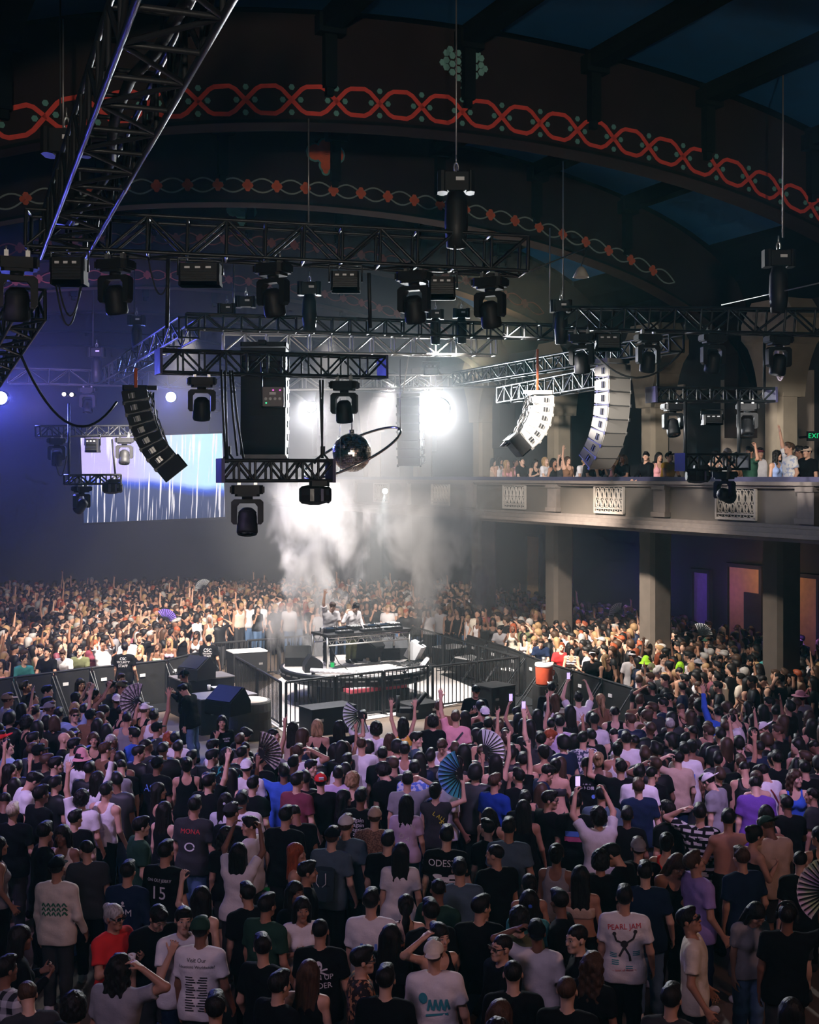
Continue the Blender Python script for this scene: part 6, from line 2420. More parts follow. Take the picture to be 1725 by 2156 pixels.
def fan(p, kind, mid, spread, label, rad=.36, yaw=0.0, n=13):
    """folding fan: pivot at p, opened towards the angle mid (degrees, 0 = right, 90 = up)"""
    r = empty('hand_fan', p, yaw, label, 'hand fan', 'folding hand fans over the crowd')
    a0, a1 = math.radians(mid - spread / 2), math.radians(mid + spread / 2)
    v, f = [], []
    m2 = 2 * n
    for i in range(m2 + 1):
        a = a0 + (a1 - a0) * i / m2
        y = .012 if i % 2 else -.006
        for rr in (rad * .30, rad):
            for d in (-.001, .001):
                v.append((rr * math.cos(a), y + d, rr * math.sin(a)))
    for i in range(m2):
        b, c = 4 * i, 4 * i + 4
        f += [(b, b + 2, c + 2, c), (b + 1, c + 1, c + 3, b + 3), (b + 2, b + 3, c + 3, c + 2)]
    MB().add(v, f).build('leaf', leaf_mat(kind), r)
    for i in range(n + 1):
        a = a0 + (a1 - a0) * i / n
        M = Matrix.Translation((0, -.012, 0)) @ Matrix.Rotation(-a, 4, 'Y')
        if 'fan_rib' not in bpy.data.meshes:
            MB().box((.5, 0, 0), (1, .006, .042)).mesh('fan_rib')
        link('rib', bpy.data.meshes['fan_rib'], r, CASE, None, M @ Matrix.Diagonal((rad * .97, 1, .34, 1)))
    return r


PSCR = glow('phone_screen', (.55, .40, .95), 1.6)


def phone(p, yaw, label):
    r = empty('phone', p, yaw, label, 'phone')
    MB().box((0, 0, .05), (.075, .012, .15), bevel=.004).build('phone_body', CASE, r)
    MB().box((0, -.0075, .05), (.066, .002, .135)).build('screen', PSCR, r)
    MB().box((.02, .008, .105), (.022, .006, .03)).build('camera_bump', SILVER, r)
    return r


def stick_print(r, sh, me, x, z, mat, front=False, name='print', rot=0.0, gap=.006):
    """lays a flat mesh (in x, y) onto the shirt, centred at (x, z)"""
    key = ('bvh', sh.data.name)
    if key not in _cache:
        n = len(sh.data.vertices)
        co = np.empty(n * 3, np.float32)
        sh.data.vertices.foreach_get('co', co)
        _cache[key] = BVHTree.FromPolygons(co.reshape(-1, 3).tolist(), [tuple(p.vertices) for p in sh.data.polygons])
    bv = _cache[key]
    s = 1 if front else -1
    c, sn = math.cos(rot), math.sin(rot)
    for v in me.vertices:
        tx, ty = c * v.co.x - sn * v.co.y, sn * v.co.x + c * v.co.y
        X, Zz = (x + tx) * (-s if front else 1), z + ty
        hit = bv.ray_cast(Vector((X, s * 1.0, Zz)), Vector((0, -s, 0)))
        y = hit[0].y if hit[0] is not None else s * .12
        v.co = (X, y + s * gap, Zz)
    return link(name, me, sh, mat)


INKW = plain('white_ink', (.72, .70, .72), .8)
INKD = plain('dark_ink', (.03, .03, .035), .8)
INKR = plain('red_ink', (.6, .04, .05), .8)
INKB = plain('blue_ink', (.12, .25, .75), .8)
INKT = plain('teal_ink', (.04, .28, .34), .8)
INKG = plain('green_ink', (.03, .16, .08), .8)
INKY = plain('yellow_ink', (.75, .65, .05), .8)
INKP = plain('pink_ink', (.6, .10, .22), .8)


def lines(r, sh, rows, mat, x=0.0, z=1.3, front=False, name='lettering'):
    """rows: (text, size, dz, dx, rot)"""
    for row in rows:
        t, sz, dz = row[:3]
        stick_print(r, sh, text_mesh(t, sz), x + (row[3] if len(row) > 3 else 0), z + dz, mat, front, name, row[4] if len(row) > 4 else 0)


def shape_print(r, sh, polys, mat, x=0.0, z=1.25, front=False, name='print', gap=.006):
    """polys: flat outlines, cut fine enough to follow the cloth"""
    m = MB()
    for P in polys:
        m.add([(a, b, 0) for a, b in P], [tuple(range(len(P)))])
    stick_print(r, sh, m.mesh(name), x, z, mat, front, name, 0, gap)


def rect(x, y, w, h, n=4):
    return [[(x - w / 2 + w * i / n, y - h / 2), (x - w / 2 + w * (i + 1) / n, y - h / 2), (x - w / 2 + w * (i + 1) / n, y + h / 2), (x - w / 2 + w * i / n, y + h / 2)] for i in range(n)]


def disc(x, y, r1, r2=None, n=14):
    return [[(x + r1 * math.cos(2 * PI * k / n), y + (r2 or r1) * math.sin(2 * PI * k / n)) for k in range(n)]]


def limb(pts, w):
    out = []
    for (x0, y0), (x1, y1) in zip(pts[:-1], pts[1:]):
        d = Vector((x1 - x0, y1 - y0)).normalized()
        q = Vector((-d.y, d.x)) * w / 2
        out.append([(x0 + q.x, y0 + q.y), (x0 - q.x, y0 - q.y), (x1 - q.x, y1 - q.y), (x1 + q.x, y1 + q.y)])
    return out


def prints(r, sh, anchor):
    a = anchor or ''
    if a == 'the large band lettering':
        lines(r, sh, [('ODESZA', .105, .06), ('SAN ANGEL CA', .045, -.17), ('BERKELEY CA', .045, -.22), ('VIEW CA', .045, -.27)], INKW)
        shape_print(r, sh, disc(-.09, -.03, .055, .022) + disc(.09, -.03, .055, .022) + rect(0, -.05, .24, .02) + rect(0, -.09, .26, .02) + rect(0, -.075, .1, .03), INKW)
    elif a == 'the green beanie':
        lines(r, sh, [('Visit Our', .052, .09, .0), ('Locations Worldwide!', .040, .03)], INKD)
        for s in (-1, 1):
            shape_print(r, sh, [q for k in range(14) for q in rect(s * .075 - s * .01 * (k % 3), -.02 - .024 * k, .075 + .012 * (k % 3), .011, 2)], INKD)
    elif a == 'the repeated word tee':
        lines(r, sh, [('again', .075, .07 - .062 * k, .01 * (k % 2)) for k in range(6)], INKW)
    elif a == 'the navy raglan shirt':
        lines(r, sh, [('EDM', .11, -.08)], INKW)
        shape_print(r, sh, rect(0, .05, .05, .012) + disc(0, .08, .018), INKW)
    elif a == 'the number fifteen tee':
        lines(r, sh, [('ON OLE JERRY', .045, .06), ('15', .20, -.08)], INKW)
    elif a == 'the blue gothic letters':
        lines(r, sh, [('ASU', .15, 0)], INKB)
    elif a == 'the foreign writing tee':
        lines(r, sh, [('\u30ec\u30c8\u30ed\u6a5f', .055, .02), ('ii . iiiii . iiii', .03, .075)], INKW)
        shape_print(r, sh, disc(.1, -.05, .03), INKB)
    elif a == 'the lilac tee':
        lines(r, sh, [('A I N', .10, .07, .02, -.35), ('D A', .10, -.10, -.01, -.5)], INKW)
    elif a == 'the white skull print':
        lines(r, sh, [('LEAN UP', .075, -.06, 0, .12), ('ORDER', .075, -.14, .01, .12)], INKW)
        shape_print(r, sh, disc(0, .10, .04, .045) + rect(0, .05, .04, .03) + limb([(-.09, .02), (.09, .08)], .016) + limb([(.09, .02), (-.09, .08)], .016), INKW)
        shape_print(r, sh, disc(-.015, .1, .010) + disc(.015, .1, .010), INKD, gap=.010)
    elif a == 'the red-lettered white tee':
        lines(r, sh, [('PEARL JAM', .072, .09, .0, .1), ('~ tour of dates ~', .035, -.34, 0, .1)], INKR)
        shape_print(r, sh, limb([(-.02, -.02), (-.08, .0), (-.10, .06)], .02) + limb([(.02, -.02), (.09, .03), (.11, .09)], .02) + limb([(0, -.06), (-.05, -.16)], .022) + limb([(0, -.06), (.05, -.14), (.06, -.20)], .022) + disc(0, -.03, .038) + disc(-.1, .07, .02) + disc(.11, .1, .02), INKD)
        for x, y in ((-.11, -.13), (.12, -.10), (.05, -.25), (-.09, -.2)):
            shape_print(r, sh, [q for k in range(3) for q in rect(x, y - .018 * k, .07, .009, 2)], INKT)
    elif a == 'the green leaf lettering':
        shape_print(r, sh, [q for k in range(3) for j in range(5) for q in limb([(-.12 + .06 * j, -.05 * k), (-.10 + .06 * j, .035 - .05 * k), (-.075 + .06 * j, -.01 - .05 * k)], .016)], INKG)
    elif a == 'the red-lettered grey tee':
        lines(r, sh, [('MONA', .085, .05)], INKR)
        shape_print(r, sh, [[(.07 * math.cos(t), -.09 + .055 * math.sin(t)), (.07 * math.cos(t + .4), -.09 + .055 * math.sin(t + .4)), (.05 * math.cos(t + .4), -.09 + .04 * math.sin(t + .4)), (.05 * math.cos(t), -.09 + .04 * math.sin(t))] for t in np.arange(0, 6, .4)], INKW)
    elif a == 'the skyline tee':
        shape_print(r, sh, [q for k in range(7) for q in rect(-.11 + .036 * k, .03 * ((k * 3) % 4) / 2 - .1, .028, .06 + .03 * ((k * 3) % 4), 1)], INKB)
        shape_print(r, sh, rect(0, -.16, .28, .02), INKR)
    elif a == 'the cream backward cap':
        shape_print(r, sh, disc(-.10, .05, .04, .05) + [q for k in range(4) for q in limb([(-.06 + .05 * k, -.06), (-.04 + .05 * k, .04), (-.02 + .05 * k, -.05)], .02)] + limb([(-.08, -.1), (.12, -.09)], .02), INKT)
    elif a == 'the bright blue fan':
        lines(r, sh, [('L ALL', .085, .0, .05, -.6), ('EY', .08, -.10, .09, -1.1)], INKY)
    elif a == 'the block print tee':
        shape_print(r, sh, rect(.04, -.02, .16, .13), INKB)
        shape_print(r, sh, rect(-.07, .03, .07, .05), INKR, gap=.009)
        shape_print(r, sh, rect(-.05, -.04, .08, .06), INKG, gap=.009)
    elif a == 'the blue and pink block':
        shape_print(r, sh, rect(0, .02, .26, .07), INKB)
        shape_print(r, sh, rect(0, -.05, .28, .06), INKP)
    elif a == 'the lettered black tank top':
        lines(r, sh, [('MGC', .12, -.02)], INKW, front=True)
    elif a == 'the pale numbered jersey':
        lines(r, sh, [('Fox', .12, -.08, .03)], INKD, front=True)
        lines(r, sh, [('01', .11, -.02, 0)], INKD)
    elif a in ('the guard by the cooler', 'the guard by the back fence'):
        lines(r, sh, [('CSC', .12, .06), ('SECURITY', .06, -.03), ('STAFF', .075, -.10)], INKW)
    elif a == 'the lettered guard':
        lines(r, sh, [('CSC', .09, .08), ('SECURITY', .075, -.0), ('STAFF', .09, -.09)], INKW)
    elif a == 'the bearded guard':
        lines(r, sh, [('STAFF', .07, .02, .03), ('CSC', .045, -.06, .03)], INKW, front=True)
    elif a == 'the chin on hand':
        lines(r, sh, [('NORTH', .04, .03, .06), ('FACE', .04, -.01, .06)], INKW, front=True)
    elif a == 'the patch-armed guard':
        shape_print(r, sh, rect(.10, .02, .07, .09, 2), INKW, front=True)
    elif a == 'the red print':
        shape_print(r, sh, rect(-.05, -.04, .10, .03) + disc(.09, .0, .04, .02), INKR)
    elif a in ('the white tank and black strap', 'the pale pink tee', 'the vivid red top'):
        fr = a.startswith('the white')
        shape_print(r, sh, [q for k in range(8) for q in limb([(-.13 + .0325 * k, -.14 + .0375 * k), (-.0975 + .0325 * k, -.1025 + .0375 * k)], .035)], INKD, front=fr, name='strap', gap=.012)
    elif a == 'the thin red strap':
        shape_print(r, sh, [q for k in range(8) for q in limb([(.13 - .0325 * k, -.2 + .045 * k), (.0975 - .0325 * k, -.155 + .045 * k)], .025)], plain('red_strap', (.25, .03, .04), .6), name='strap', gap=.012)
    elif a == 'the blue and yellow jacket':
        shape_print(r, sh, rect(-.02, -.06, .22, .1) + limb([(-.15, .05), (-.02, -.08)], .07), INKY)
    elif a == 'the bright red cap':
        pass
    elif a == 'the grey-blue tee':
        b = MB()
        b.box((0, -.25, 1.16), (.26, .16, .36), bevel=.06).box((0, -.34, 1.08), (.2, .05, .18), bevel=.02)
        b.build('rucksack', plain('rucksack_cloth', (.02, .04, .06), .8), r)
        m2 = MB()
        for s in (-1, 1):
            m2.tube([(s * .05, -.345, 1.32), (s * .06, -.36, 1.2), (s * .02, -.37, 1.16)], .006, 5)
        m2.build('rucksack_cord', PALE_TAG, r)


def parse(line):
    parts = line.split('|')
    w = parts[0].split()
    return w, (parts[1] if len(parts) > 1 else None), (parts[2] if len(parts) > 2 else None)


def describe(sex, hair, hat, top, extras, yaw, pose):
    hs, hc_ = hair[0], hair[1:] or 'd'
    tk, tc = top.split(':')
    a = 'person with %s %s hair' % (CWORD[hc_], HWORD.get(hs, 'short')) if not hat and hs != 'x' else ('bald person' if not hat else 'person in %s %s' % (COLN.get(hat.split(':')[1], hat.split(':')[1]), {'capback': 'backward cap', 'durag': 'head scarf', 'cowboy': 'cowboy hat', 'bucket': 'bucket hat'}.get(hat.split(':')[0], hat.split(':')[0])))
    b = '%s %s' % (COLN.get(tc, tc), TWORD.get(tk, 'top'))
    t = a + (' and ' if hat else ' in ') + b
    y = (yaw + 180) % 360 - 180
    return t, ('facing us' if abs(y) > 125 else 'back turned' if abs(y) < 32 else 'in profile')


rows = []
for ln in TABLE.strip().splitlines():
    w, lab, anc = parse(ln)
    k = CROP[w[0]]
    rows.append((k[0] + float(w[1]) / k[2], k[1] + float(w[2]) / k[2], w[3:], lab, anc, 'floor' + w[0]))
for ln in BALCONY.strip().splitlines():
    w, lab, anc = parse(ln)
    rows.append((float(w[0]), float(w[1]), w[2:], lab, anc, 'balcony'))

STAGE_C = Vector((-1.2, 34.2, 0))
PRINTED = ('the large band', 'the green beanie', 'the repeated', 'the navy raglan', 'the number fif', 'the blue gothic', 'the foreign', 'the lilac tee', 'the white skull', 'the red-lettered', 'the green leaf', 'the skyline', 'the cream back', 'the bright blue fan', 'the block print', 'the blue and pink', 'the lettered bl', 'the pale num', 'the maze', 'the loose violet', 'the wide sleeve', 'the long brown hair', 'the red-orange')
PITHULL = [(-7.2, 39), (-6.4, 33.2), (-4.2, 29.3), (-2.9, 29.6), (1.0, 32.2), (4.1, 34.2), (3.9, 36.5), (1.2, 43), (-5, 41)]


def inside(poly, x, y):
    c = False
    for (x0, y0), (x1, y1) in zip(poly, poly[1:] + poly[:1]):
        if (y0 > y) != (y1 > y) and x < (x1 - x0) * (y - y0) / (y1 - y0) + x0:
            c = not c
    return c


BUILT = []


def on_line(px, chain, off):
    """the point off metres behind a barricade line that the pixel column px shows"""
    a = (px - CX) / F
    best = None
    for A, B in zip(chain[:-1], chain[1:]):
        e = (B - A).normalized()
        n = Vector((-e.y, e.x, 0))
        Q = A + n * off
        den = e.x - a * e.y
        if abs(den) < 1e-6:
            continue
        t = (a * Q.y - Q.x) / den
        k = max(0, -t, t - (B - A).length)
        if best is None or k < best[0]:
            best = (k, Q + e * t)
    return best[1]


for x, y, w, lab, anc, where in rows:
    cropk, where = (where[-1], 'floor') if where.startswith('floor') else ('', where)
    pose, yaw, sex, hair, top = w[0], float(w[1]), w[2], w[3], w[4]
    hat = None
    if '/' in hair:
        hair, hat = hair.split('/')
    bits = top.split('+')
    top, extras = bits[0], bits[1:]
    g_ = rig_of(pose, sex)
    sc = (.97 if sex == 'f' else 1.0) * prs.uniform(.965, 1.03) * (1.055 if where == 'floor' else 1.0)
    hz = float(g_.TH[2]) * sc
    guard = lab and lab.startswith('guard')
    if where == 'balcony':
        # standing just behind the rail
        v = VB + .62 + prs.uniform(0, .1) if not pose.startswith('cr') else VB + .52
        if lab and 'dark red' in lab or (y < 972 and pose.startswith('dn') and x > 1590):
            v += .5
        a = (x - CX) / F
        Dd = v / (.9114 * a + .4115)
        zf = H - (y - HY) / F * Dd - hz
        zf = max(5.19, min(5.36, zf))
        p = Vector((a * Dd, Dd, 5.19))
        sc *= (zf - 5.19 + hz) / hz
    else:
        p = at_z(x, y, hz)
        hx = Matrix.Rotation(-math.radians(yaw), 3, 'Z') @ Vector((float(g_.TH[0]), float(g_.TH[1]), 0)) * sc
        p = Vector((p.x - hx.x, p.y - hx.y, 0))
        if cropk in 'LR' and not guard:
            off = .52 if pose.startswith('cr') else .62 if lab else 1.15
            q = on_line(x, BL if cropk == 'L' else BR, off)
            if pose.startswith('cr') or p.y < q.y + .1:
                p = q
                sc /= 1.055 if pose.startswith('cr') else 1
        elif cropk == 'L' and lab and ('SECURITY' in lab or 'back fence' in lab):
            p = on_line(x, BL, -.75)
    base, face = describe(sex, hair, hat, top, extras, yaw, pose)
    BUILT.append(dict(x=x, y=y, p=p, yaw=yaw, pose=pose, sex=sex, hair=hair, hat=hat, top=top, extras=extras, sc=sc, anc=anc, base=base, face=face, lab=('person ' if not guard else '') + lab if lab else None, where=where, w=where))

# people leaning on a barricade stand behind it, not in it
for b in BUILT:
    if b['where'] == 'floor' and b['pose'].startswith('cr'):
        pass

# neighbours fill the gaps on the dark part of the floor
taken = [(b['p'].x, b['p'].y) for b in BUILT if b['where'] == 'floor']
fill = []
tries = 0
while len(fill) < NFILL and tries < 40000:
    tries += 1
    Dd = math.sqrt(prs.uniform(9.6 ** 2, 20.0 ** 2))
    xs = prs.uniform(-.345, .345) * Dd
    px, py = CX + xs / Dd * F, HY + (H - 1.6) / Dd * F
    if inside(PITHULL, xs, Dd) or py < 1500 - .04 * abs(px - 760):
        continue
    if px < 480 and py < 1470 or (330 < px < 480 and py < 1560) or (480 < px < 600 and py < 1540) or (600 <= px < 1000 and py < 1545):
        continue
    if 1290 < px < 1345 and py < 1480:
        continue
    if any(b['anc'] and b['anc'].startswith(PRINTED) and abs(px - b['x']) < 95 * (b['y'] - HY) / 900 and -10 < py - b['y'] < 190 * (b['y'] - HY) / 900 for b in BUILT):
        continue
    if min((xs - a) ** 2 + (Dd - b) ** 2 for a, b in taken) < .46 ** 2:
        continue
    taken.append((xs, Dd))
    fill.append((px, py, Vector((xs, Dd, 0))))
for px, py, p in fill:
    sex = prs.choice('mmf')
    pose = prs.choice(['dn0', 'dn0', 'dn0', 'dnL', 'dnR', 'dnD', 'fw0'] + (['ru0', 'lf0'] if py < 1700 else []))
    d = STAGE_C - p
    yaw = math.degrees(math.atan2(d.x, d.y)) + prs.uniform(-35, 35) + (180 if prs.random() < .05 else 0)
    hair = prs.choice(['sd', 'sd', 'sd', 'sb', 'cd', 'zd'] if sex == 'm' else ['Ld', 'Ld', 'Lb', 'Ud', 'Pd', 'Kd', 'Bd'])
    top = prs.choice(['t:black'] * 8 + ['t:dgrey', 't:navy'] if sex == 'm' else ['t:black', 'k:black', 'k:black', 'k:black', 'k:dgrey', 't:black'])
    base, face = describe(sex, hair, None, top, (), yaw, pose)
    BUILT.append(dict(x=px, y=py, p=p, yaw=yaw, pose=pose, sex=sex, hair=hair, hat=None, top=top, extras=[], sc=prs.uniform(.98, 1.07), anc=None, base=base, face=face, lab=None, where='floor', w='floor'))

# keep bodies apart: push overlapping pairs along their line, those without a print give way
fl = [b for b in BUILT if b['where'] == 'floor']
for it in range(30):
    for i, a in enumerate(fl):
        for b in fl[i + 1:]:
            dx, dy = a['p'].x - b['p'].x, a['p'].y - b['p'].y
            d2 = dx * dx + dy * dy
            if d2 < .42 ** 2:
                d = math.sqrt(d2) or .01
                k = (.42 - d) * .5
                # mostly in depth, so that the picture keeps its heads
                s = 1 if dy >= 0 else -1
                a['p'].y += s * k
                b['p'].y -= s * k
                a['p'].x += dx / d * k * .3
                b['p'].x -= dx / d * k * .3

# labels: each singles one person out, by a neighbour where looks alone do not
ANCH = [b for b in BUILT if b['anc']]
used = set()
for b in BUILT:
    if b['lab']:
        used.add(b['lab'])
FAR_CUT = 0
for b in BUILT:
    if b['lab']:
        continue
    cand = sorted((c for c in ANCH if c is not b and c['where'] == b['where']), key=lambda c: (c['x'] - b['x']) ** 2 + ((c['y'] - b['y']) * 1.3) ** 2)
    opts = ['%s, %s' % (b['base'], b['face'])] if False else []
    for c in cand[:9]:
        dx, dy = c['x'] - b['x'], c['y'] - b['y']
        rel = 'behind' if dy > abs(dx) * .8 else 'in front of' if -dy > abs(dx) * .8 else ('just left of' if dx > 0 else 'just right of')
        for t in ('%s %s %s' % (b['base'], rel, c['anc']), '%s, %s, %s %s' % (b['base'], b['face'], rel, c['anc'])):
            if len(t.split()) <= 16:
                opts.append(t)
    for t in opts:
        if t not in used:
            b['lab'] = t
            break
    b['lab'] = b['lab'] or opts[0]
    used.add(b['lab'])

for b in BUILT:
    fm = dict(scale=b['sc'])
    bt = None
    if 'jean' in b['extras']:
        bt = 'pants:jean'
    if 'jskirt' in b['extras']:
        bt = 'skirt:jean'
    r, sh = person(b['p'], b['yaw'], b['pose'], b['sex'], b['hair'], b['top'], b['lab'], b['hat'], b['extras'], bt, b['sc'], (.16, .085, .05) if b['anc'] == 'the tan flat cap' else (.58, .28, .2) if b['anc'] == 'the ruddy profile' else None, 'people leaning along the balcony rail' if b['where'] == 'balcony' else 'dancers and guards on the floor')
    if sh is not None and b['anc']:
        prints(r, sh, b['anc'])
    if b['anc'] == 'the bright red cap':
        c_ = [o for o in r.children if o.name.startswith('cap')][0]
        MB().box((0, -.118, .075), (.07, .02, .05), Matrix.Rotation(.35, 3, 'X')).build('cap_panel', PALE_TAG, c_)
    if b['anc'] == 'the green and white cap':
        c_ = [o for o in r.children if o.name.startswith('cap')][0]
        MB().lathe([(0, .012), (.055, .004), (.058, -.01)], 16, Matrix.Translation((0, .088, .085)) @ Matrix.Rotation(-PI / 2.4, 4, 'X')).build('cap_panel', PALE_TAG, c_)
    a = b['anc'] or 'someone'
    for e in b['extras']:
        if e.startswith('fan:'):
            k = e[4:]
            side = 0 if b['pose'] == 'lf0' else 1
            hp = hand_point(r, b['pose'], b['sex'], side)
            mid, sp = {'the pale green fan': (215, 150), 'the bright blue fan': (190, 165), 'the dark patterned fan': (170, 190), 'the white fan in the middle': (20, 150), 'the violet and green fan': (170, 130), 'the green turned cap': (60, 110), 'the blue tee with a fan': (20, 130)}.get(a, (90, 130))
            fan(hp + Vector((0, -.03, .03)), k, mid, sp, '%s folding fan with dark ribs, held up by %s' % (FWORD[k], {'the pale green fan': 'a long-haired person at the fence', 'the bright blue fan': 'a person in charcoal', 'the dark patterned fan': 'a person near the aisle', 'the white fan in the middle': 'a person in teal', 'the violet and green fan': 'a person in headphones', 'the green turned cap': 'a person in green cap', 'the blue tee with a fan': 'a person in blue tee'}.get(a, 'a dancer')), .36 if b['y'] > 1450 else .34)
        elif e == 'phone':
            hp = hand_point(r, b['pose'], b['sex'], 0 if b['pose'] in ('lu0', 'bu0') else 1, .12)
            phone(hp + Vector((0, 0, .02)), .1, 'lit phone held up by the dancer ' + (b['anc'] and ('in the white tee' if 'filming' in b['anc'] else 'reaching highest mid-floor') or 'next to ' + sorted((c for c in ANCH if c is not b), key=lambda c: (c['x'] - b['x']) ** 2 + (c['y'] - b['y']) ** 2)[0]['anc']))
        elif e == 'bottle':
            hp = hand_point(r, b['pose'], b['sex'], 0, .10)
            q = empty('water_bottle', hp - Vector((0, 0, .08)), 0, 'blue-capped water bottle held at the chest by the dancer in white tee', 'bottle')
            MB().lathe([(0, 0), (.032, 0), (.034, .02), (.034, .13), (.014, .17), (.014, .19)], 14).build('bottle_body', PALE_TAG, q)
            MB().lathe([(.016, .185), (.016, .205), (0, .206)], 12).build('bottle_cap', INKB, q)
        elif e == 'cup':
            hp = hand_point(r, b['pose'], b['sex'], 1, .10)
            q = empty('drink_cup', hp - Vector((0, 0, .06)), 0, 'clear cup held by the person with ' + a[4:], 'cup')
            MB().lathe([(0, 0), (.032, 0), (.042, .12), (.038, .12), (.03, .01)], 14).build('cup_body', PALE_TAG, q)
for k, (x, y, mid, lb) in enumerate(((348, 1306, 60, 'violet folding fan standing out over the far left crowd'), (1383, 1297, 40, 'violet-lit folding fan below the balcony'), (430, 1238, 120, 'pale folding fan high in the hazy far crowd'), (1306, 1292, 150, 'striped folding fan in the far crowd under the balcony'))):
    fan(at_z(x, y, 1.75), 'violet' if k < 2 else 'white', mid, 140, lb, .36)

# the two disc jockeys on the deck
dj, sh = person(st(-.62, .46, ZD), -SA * 57.3 + 180 + 8, 'dj1', 'm', 'sb', 't:white', 'person in white tee at the mixing table, one arm thrown up, head bowed', None, [], 'pants:dgrey', 1.03, SKT[2])
dj2, sh2 = person(st(.12, .50, ZD), -SA * 57.3 + 180 - 6, 'dj2', 'm', 'sd', 'l:white', 'person in pale open jacket at the mixing table, hand at the headphones', None, ['hp'], 'pants:olive', 1.0, SKT[2])

# ------------------------------------------------------------------ the rest of the crowd: past the first three hundred, one mass
def low(me, ratio, keep=None):
    o = bpy.data.objects.new('low', me)
    COL.objects.link(o)
    md = o.modifiers.new('d', 'DECIMATE')
    md.ratio = ratio
    dg = bpy.context.evaluated_depsgraph_get()
    ev = o.evaluated_get(dg)
    m2 = ev.to_mesh()
    m2.calc_loop_triangles()
    V = np.empty(len(m2.vertices) * 3, np.float32)
    m2.vertices.foreach_get('co', V)
    T_ = np.empty(len(m2.loop_triangles) * 3, np.int32)
    m2.loop_triangles.foreach_get('vertices', T_)
    ev.to_mesh_clear()
    bpy.data.objects.remove(o)
    return V.reshape(-1, 3), T_.reshape(-1, 3)


def coarse(F_, target, zmin=None):
    me = F_.mesh('coarse')
    n = len(me.polygons) * 2
    V, T_ = low(me, min(1.0, target / n))
    bpy.data.meshes.remove(me)
    if zmin is not None:
        keep = (V[T_][:, :, 2].max(1) > zmin)
        T_ = T_[keep]
        u, inv = np.unique(T_, return_inverse=True)
        V, T_ = V[u], inv.reshape(-1, 3)
    return V, T_


VAR, VARN = [], []
for fine in (0, 1):
  for pose, sex, hr, tp in (('dn0', 'm', 'short', 't'), ('dnL', 'm', 'short', 't'), ('dnR', 'f', 'long', 'k'), ('dn0', 'f', 'long', 'k'), ('dnU', 'm', 'short', 't'), ('dnU', 'f', 'long', 'k'), ('dnL', 'f', 'bob', 't'),
                          ('cl0', 'm', 'curly', 't'), ('dnU', 'm', 'cap', 't'), ('fw0', 'f', 'bun', 'r'), ('lh0', 'm', 'short', 't'), ('dnD', 'm', 'buzz', 'k'), ('ch0', 'f', 'long', 't'), ('dn0', 'm', 'curly', 't'), ('dnR', 'm', 'short', 't'), ('ru0', 'f', 'long', 'k'), ('fw0', 'm', 'short', 't')):
      F_, g_ = body_field(pose, sex, .02, .55)
      parts_ = [('skin',) + coarse(F_, 1100 if fine else 520, .8)]
      parts_.append(('top',) + coarse(top_field(pose, sex, tp, .026), 300 if fine else 160))
      Vh, Th = coarse((hat_field if hr in HATS else hair_field)(hr, *(() if hr in HATS else (.02,))), 240 if fine else 110)
      parts_.append(('hair', Vh @ g_.RH.T + g_.TH, Th))
      k = ('bottom_low', sex)
      if k not in _cache:
          FF = Field(V3(-.26, -.24, .0), V3(.26, .26, 1.08), .04)
          legs(FF, rig_of('dn0', sex), .016)
          _cache[k] = coarse(FF, 90)
      parts_.append(('bottom',) + _cache[k])
      V = np.concatenate([p_[1] for p_ in parts_])
      T_ = []
      b0 = 0
      pid = []
      hco = []
      for i, p_ in enumerate(parts_):
          T_.append(p_[2] + b0)
          b0 += len(p_[1])
          pid += [i] * len(p_[1])
          q = (p_[1] - g_.TH) @ g_.RH
          q[(np.linalg.norm(q, axis=1) > .24) | (i > 0)] = (0, -9, 0)
          hco.append(q)
      (VARN if fine else VAR).append((V, np.concatenate(T_), np.array(pid), np.concatenate(hco)))

spots = []
occ = [(b['p'].x, b['p'].y) for b in BUILT if b['where'] == 'floor']
cell = {}


def near(x, y, r):
    i, j = int(x // .6), int(y // .6)
    for a in (-1, 0, 1):
        for b in (-1, 0, 1):
            for q in cell.get((i + a, j + b), ()):
                if (q[0] - x) ** 2 + (q[1] - y) ** 2 < r * r:
                    return True
    return False


for q in occ:
    cell.setdefault((int(q[0] // .6), int(q[1] // .6)), []).append(q)


def side(a, b, x, y):
    return (b.x - a.x) * (y - a.y) - (b.y - a.y) * (x - a.x)


cr = random.Random(5)
tr = 0
while tr < 9000:
    tr += 1
    Dd = math.sqrt(cr.uniform(18.5 ** 2, 27.8 ** 2))
    x = cr.uniform(-.345, .42) * Dd
    px, py = CX + x / Dd * F, HY + (H - 1.65) / Dd * F
    if inside(PITHULL, x, Dd) or py < 1510 - .04 * abs(px - 760) or (px < 490 and py < 1575 and px > 290) or (px <= 290 and py < 1480) or (480 < px < 600 and py < 1560) or (600 <= px < 1000 and py < 1560) or (1140 < px < 1345 and py < 1500):
        continue
    if any(b['anc'] and b['anc'].startswith(PRINTED) and abs(px - b['x']) < 90 * (b['y'] - HY) / 900 and -10 < py - b['y'] < 170 * (b['y'] - HY) / 900 for b in BUILT):
        continue
    if near(x, Dd, .43):
        continue
    cell.setdefault((int(x // .6), int(Dd // .6)), []).append((x, Dd))
    spots.append((x, Dd))
NNEAR = len(spots)
tr = 0
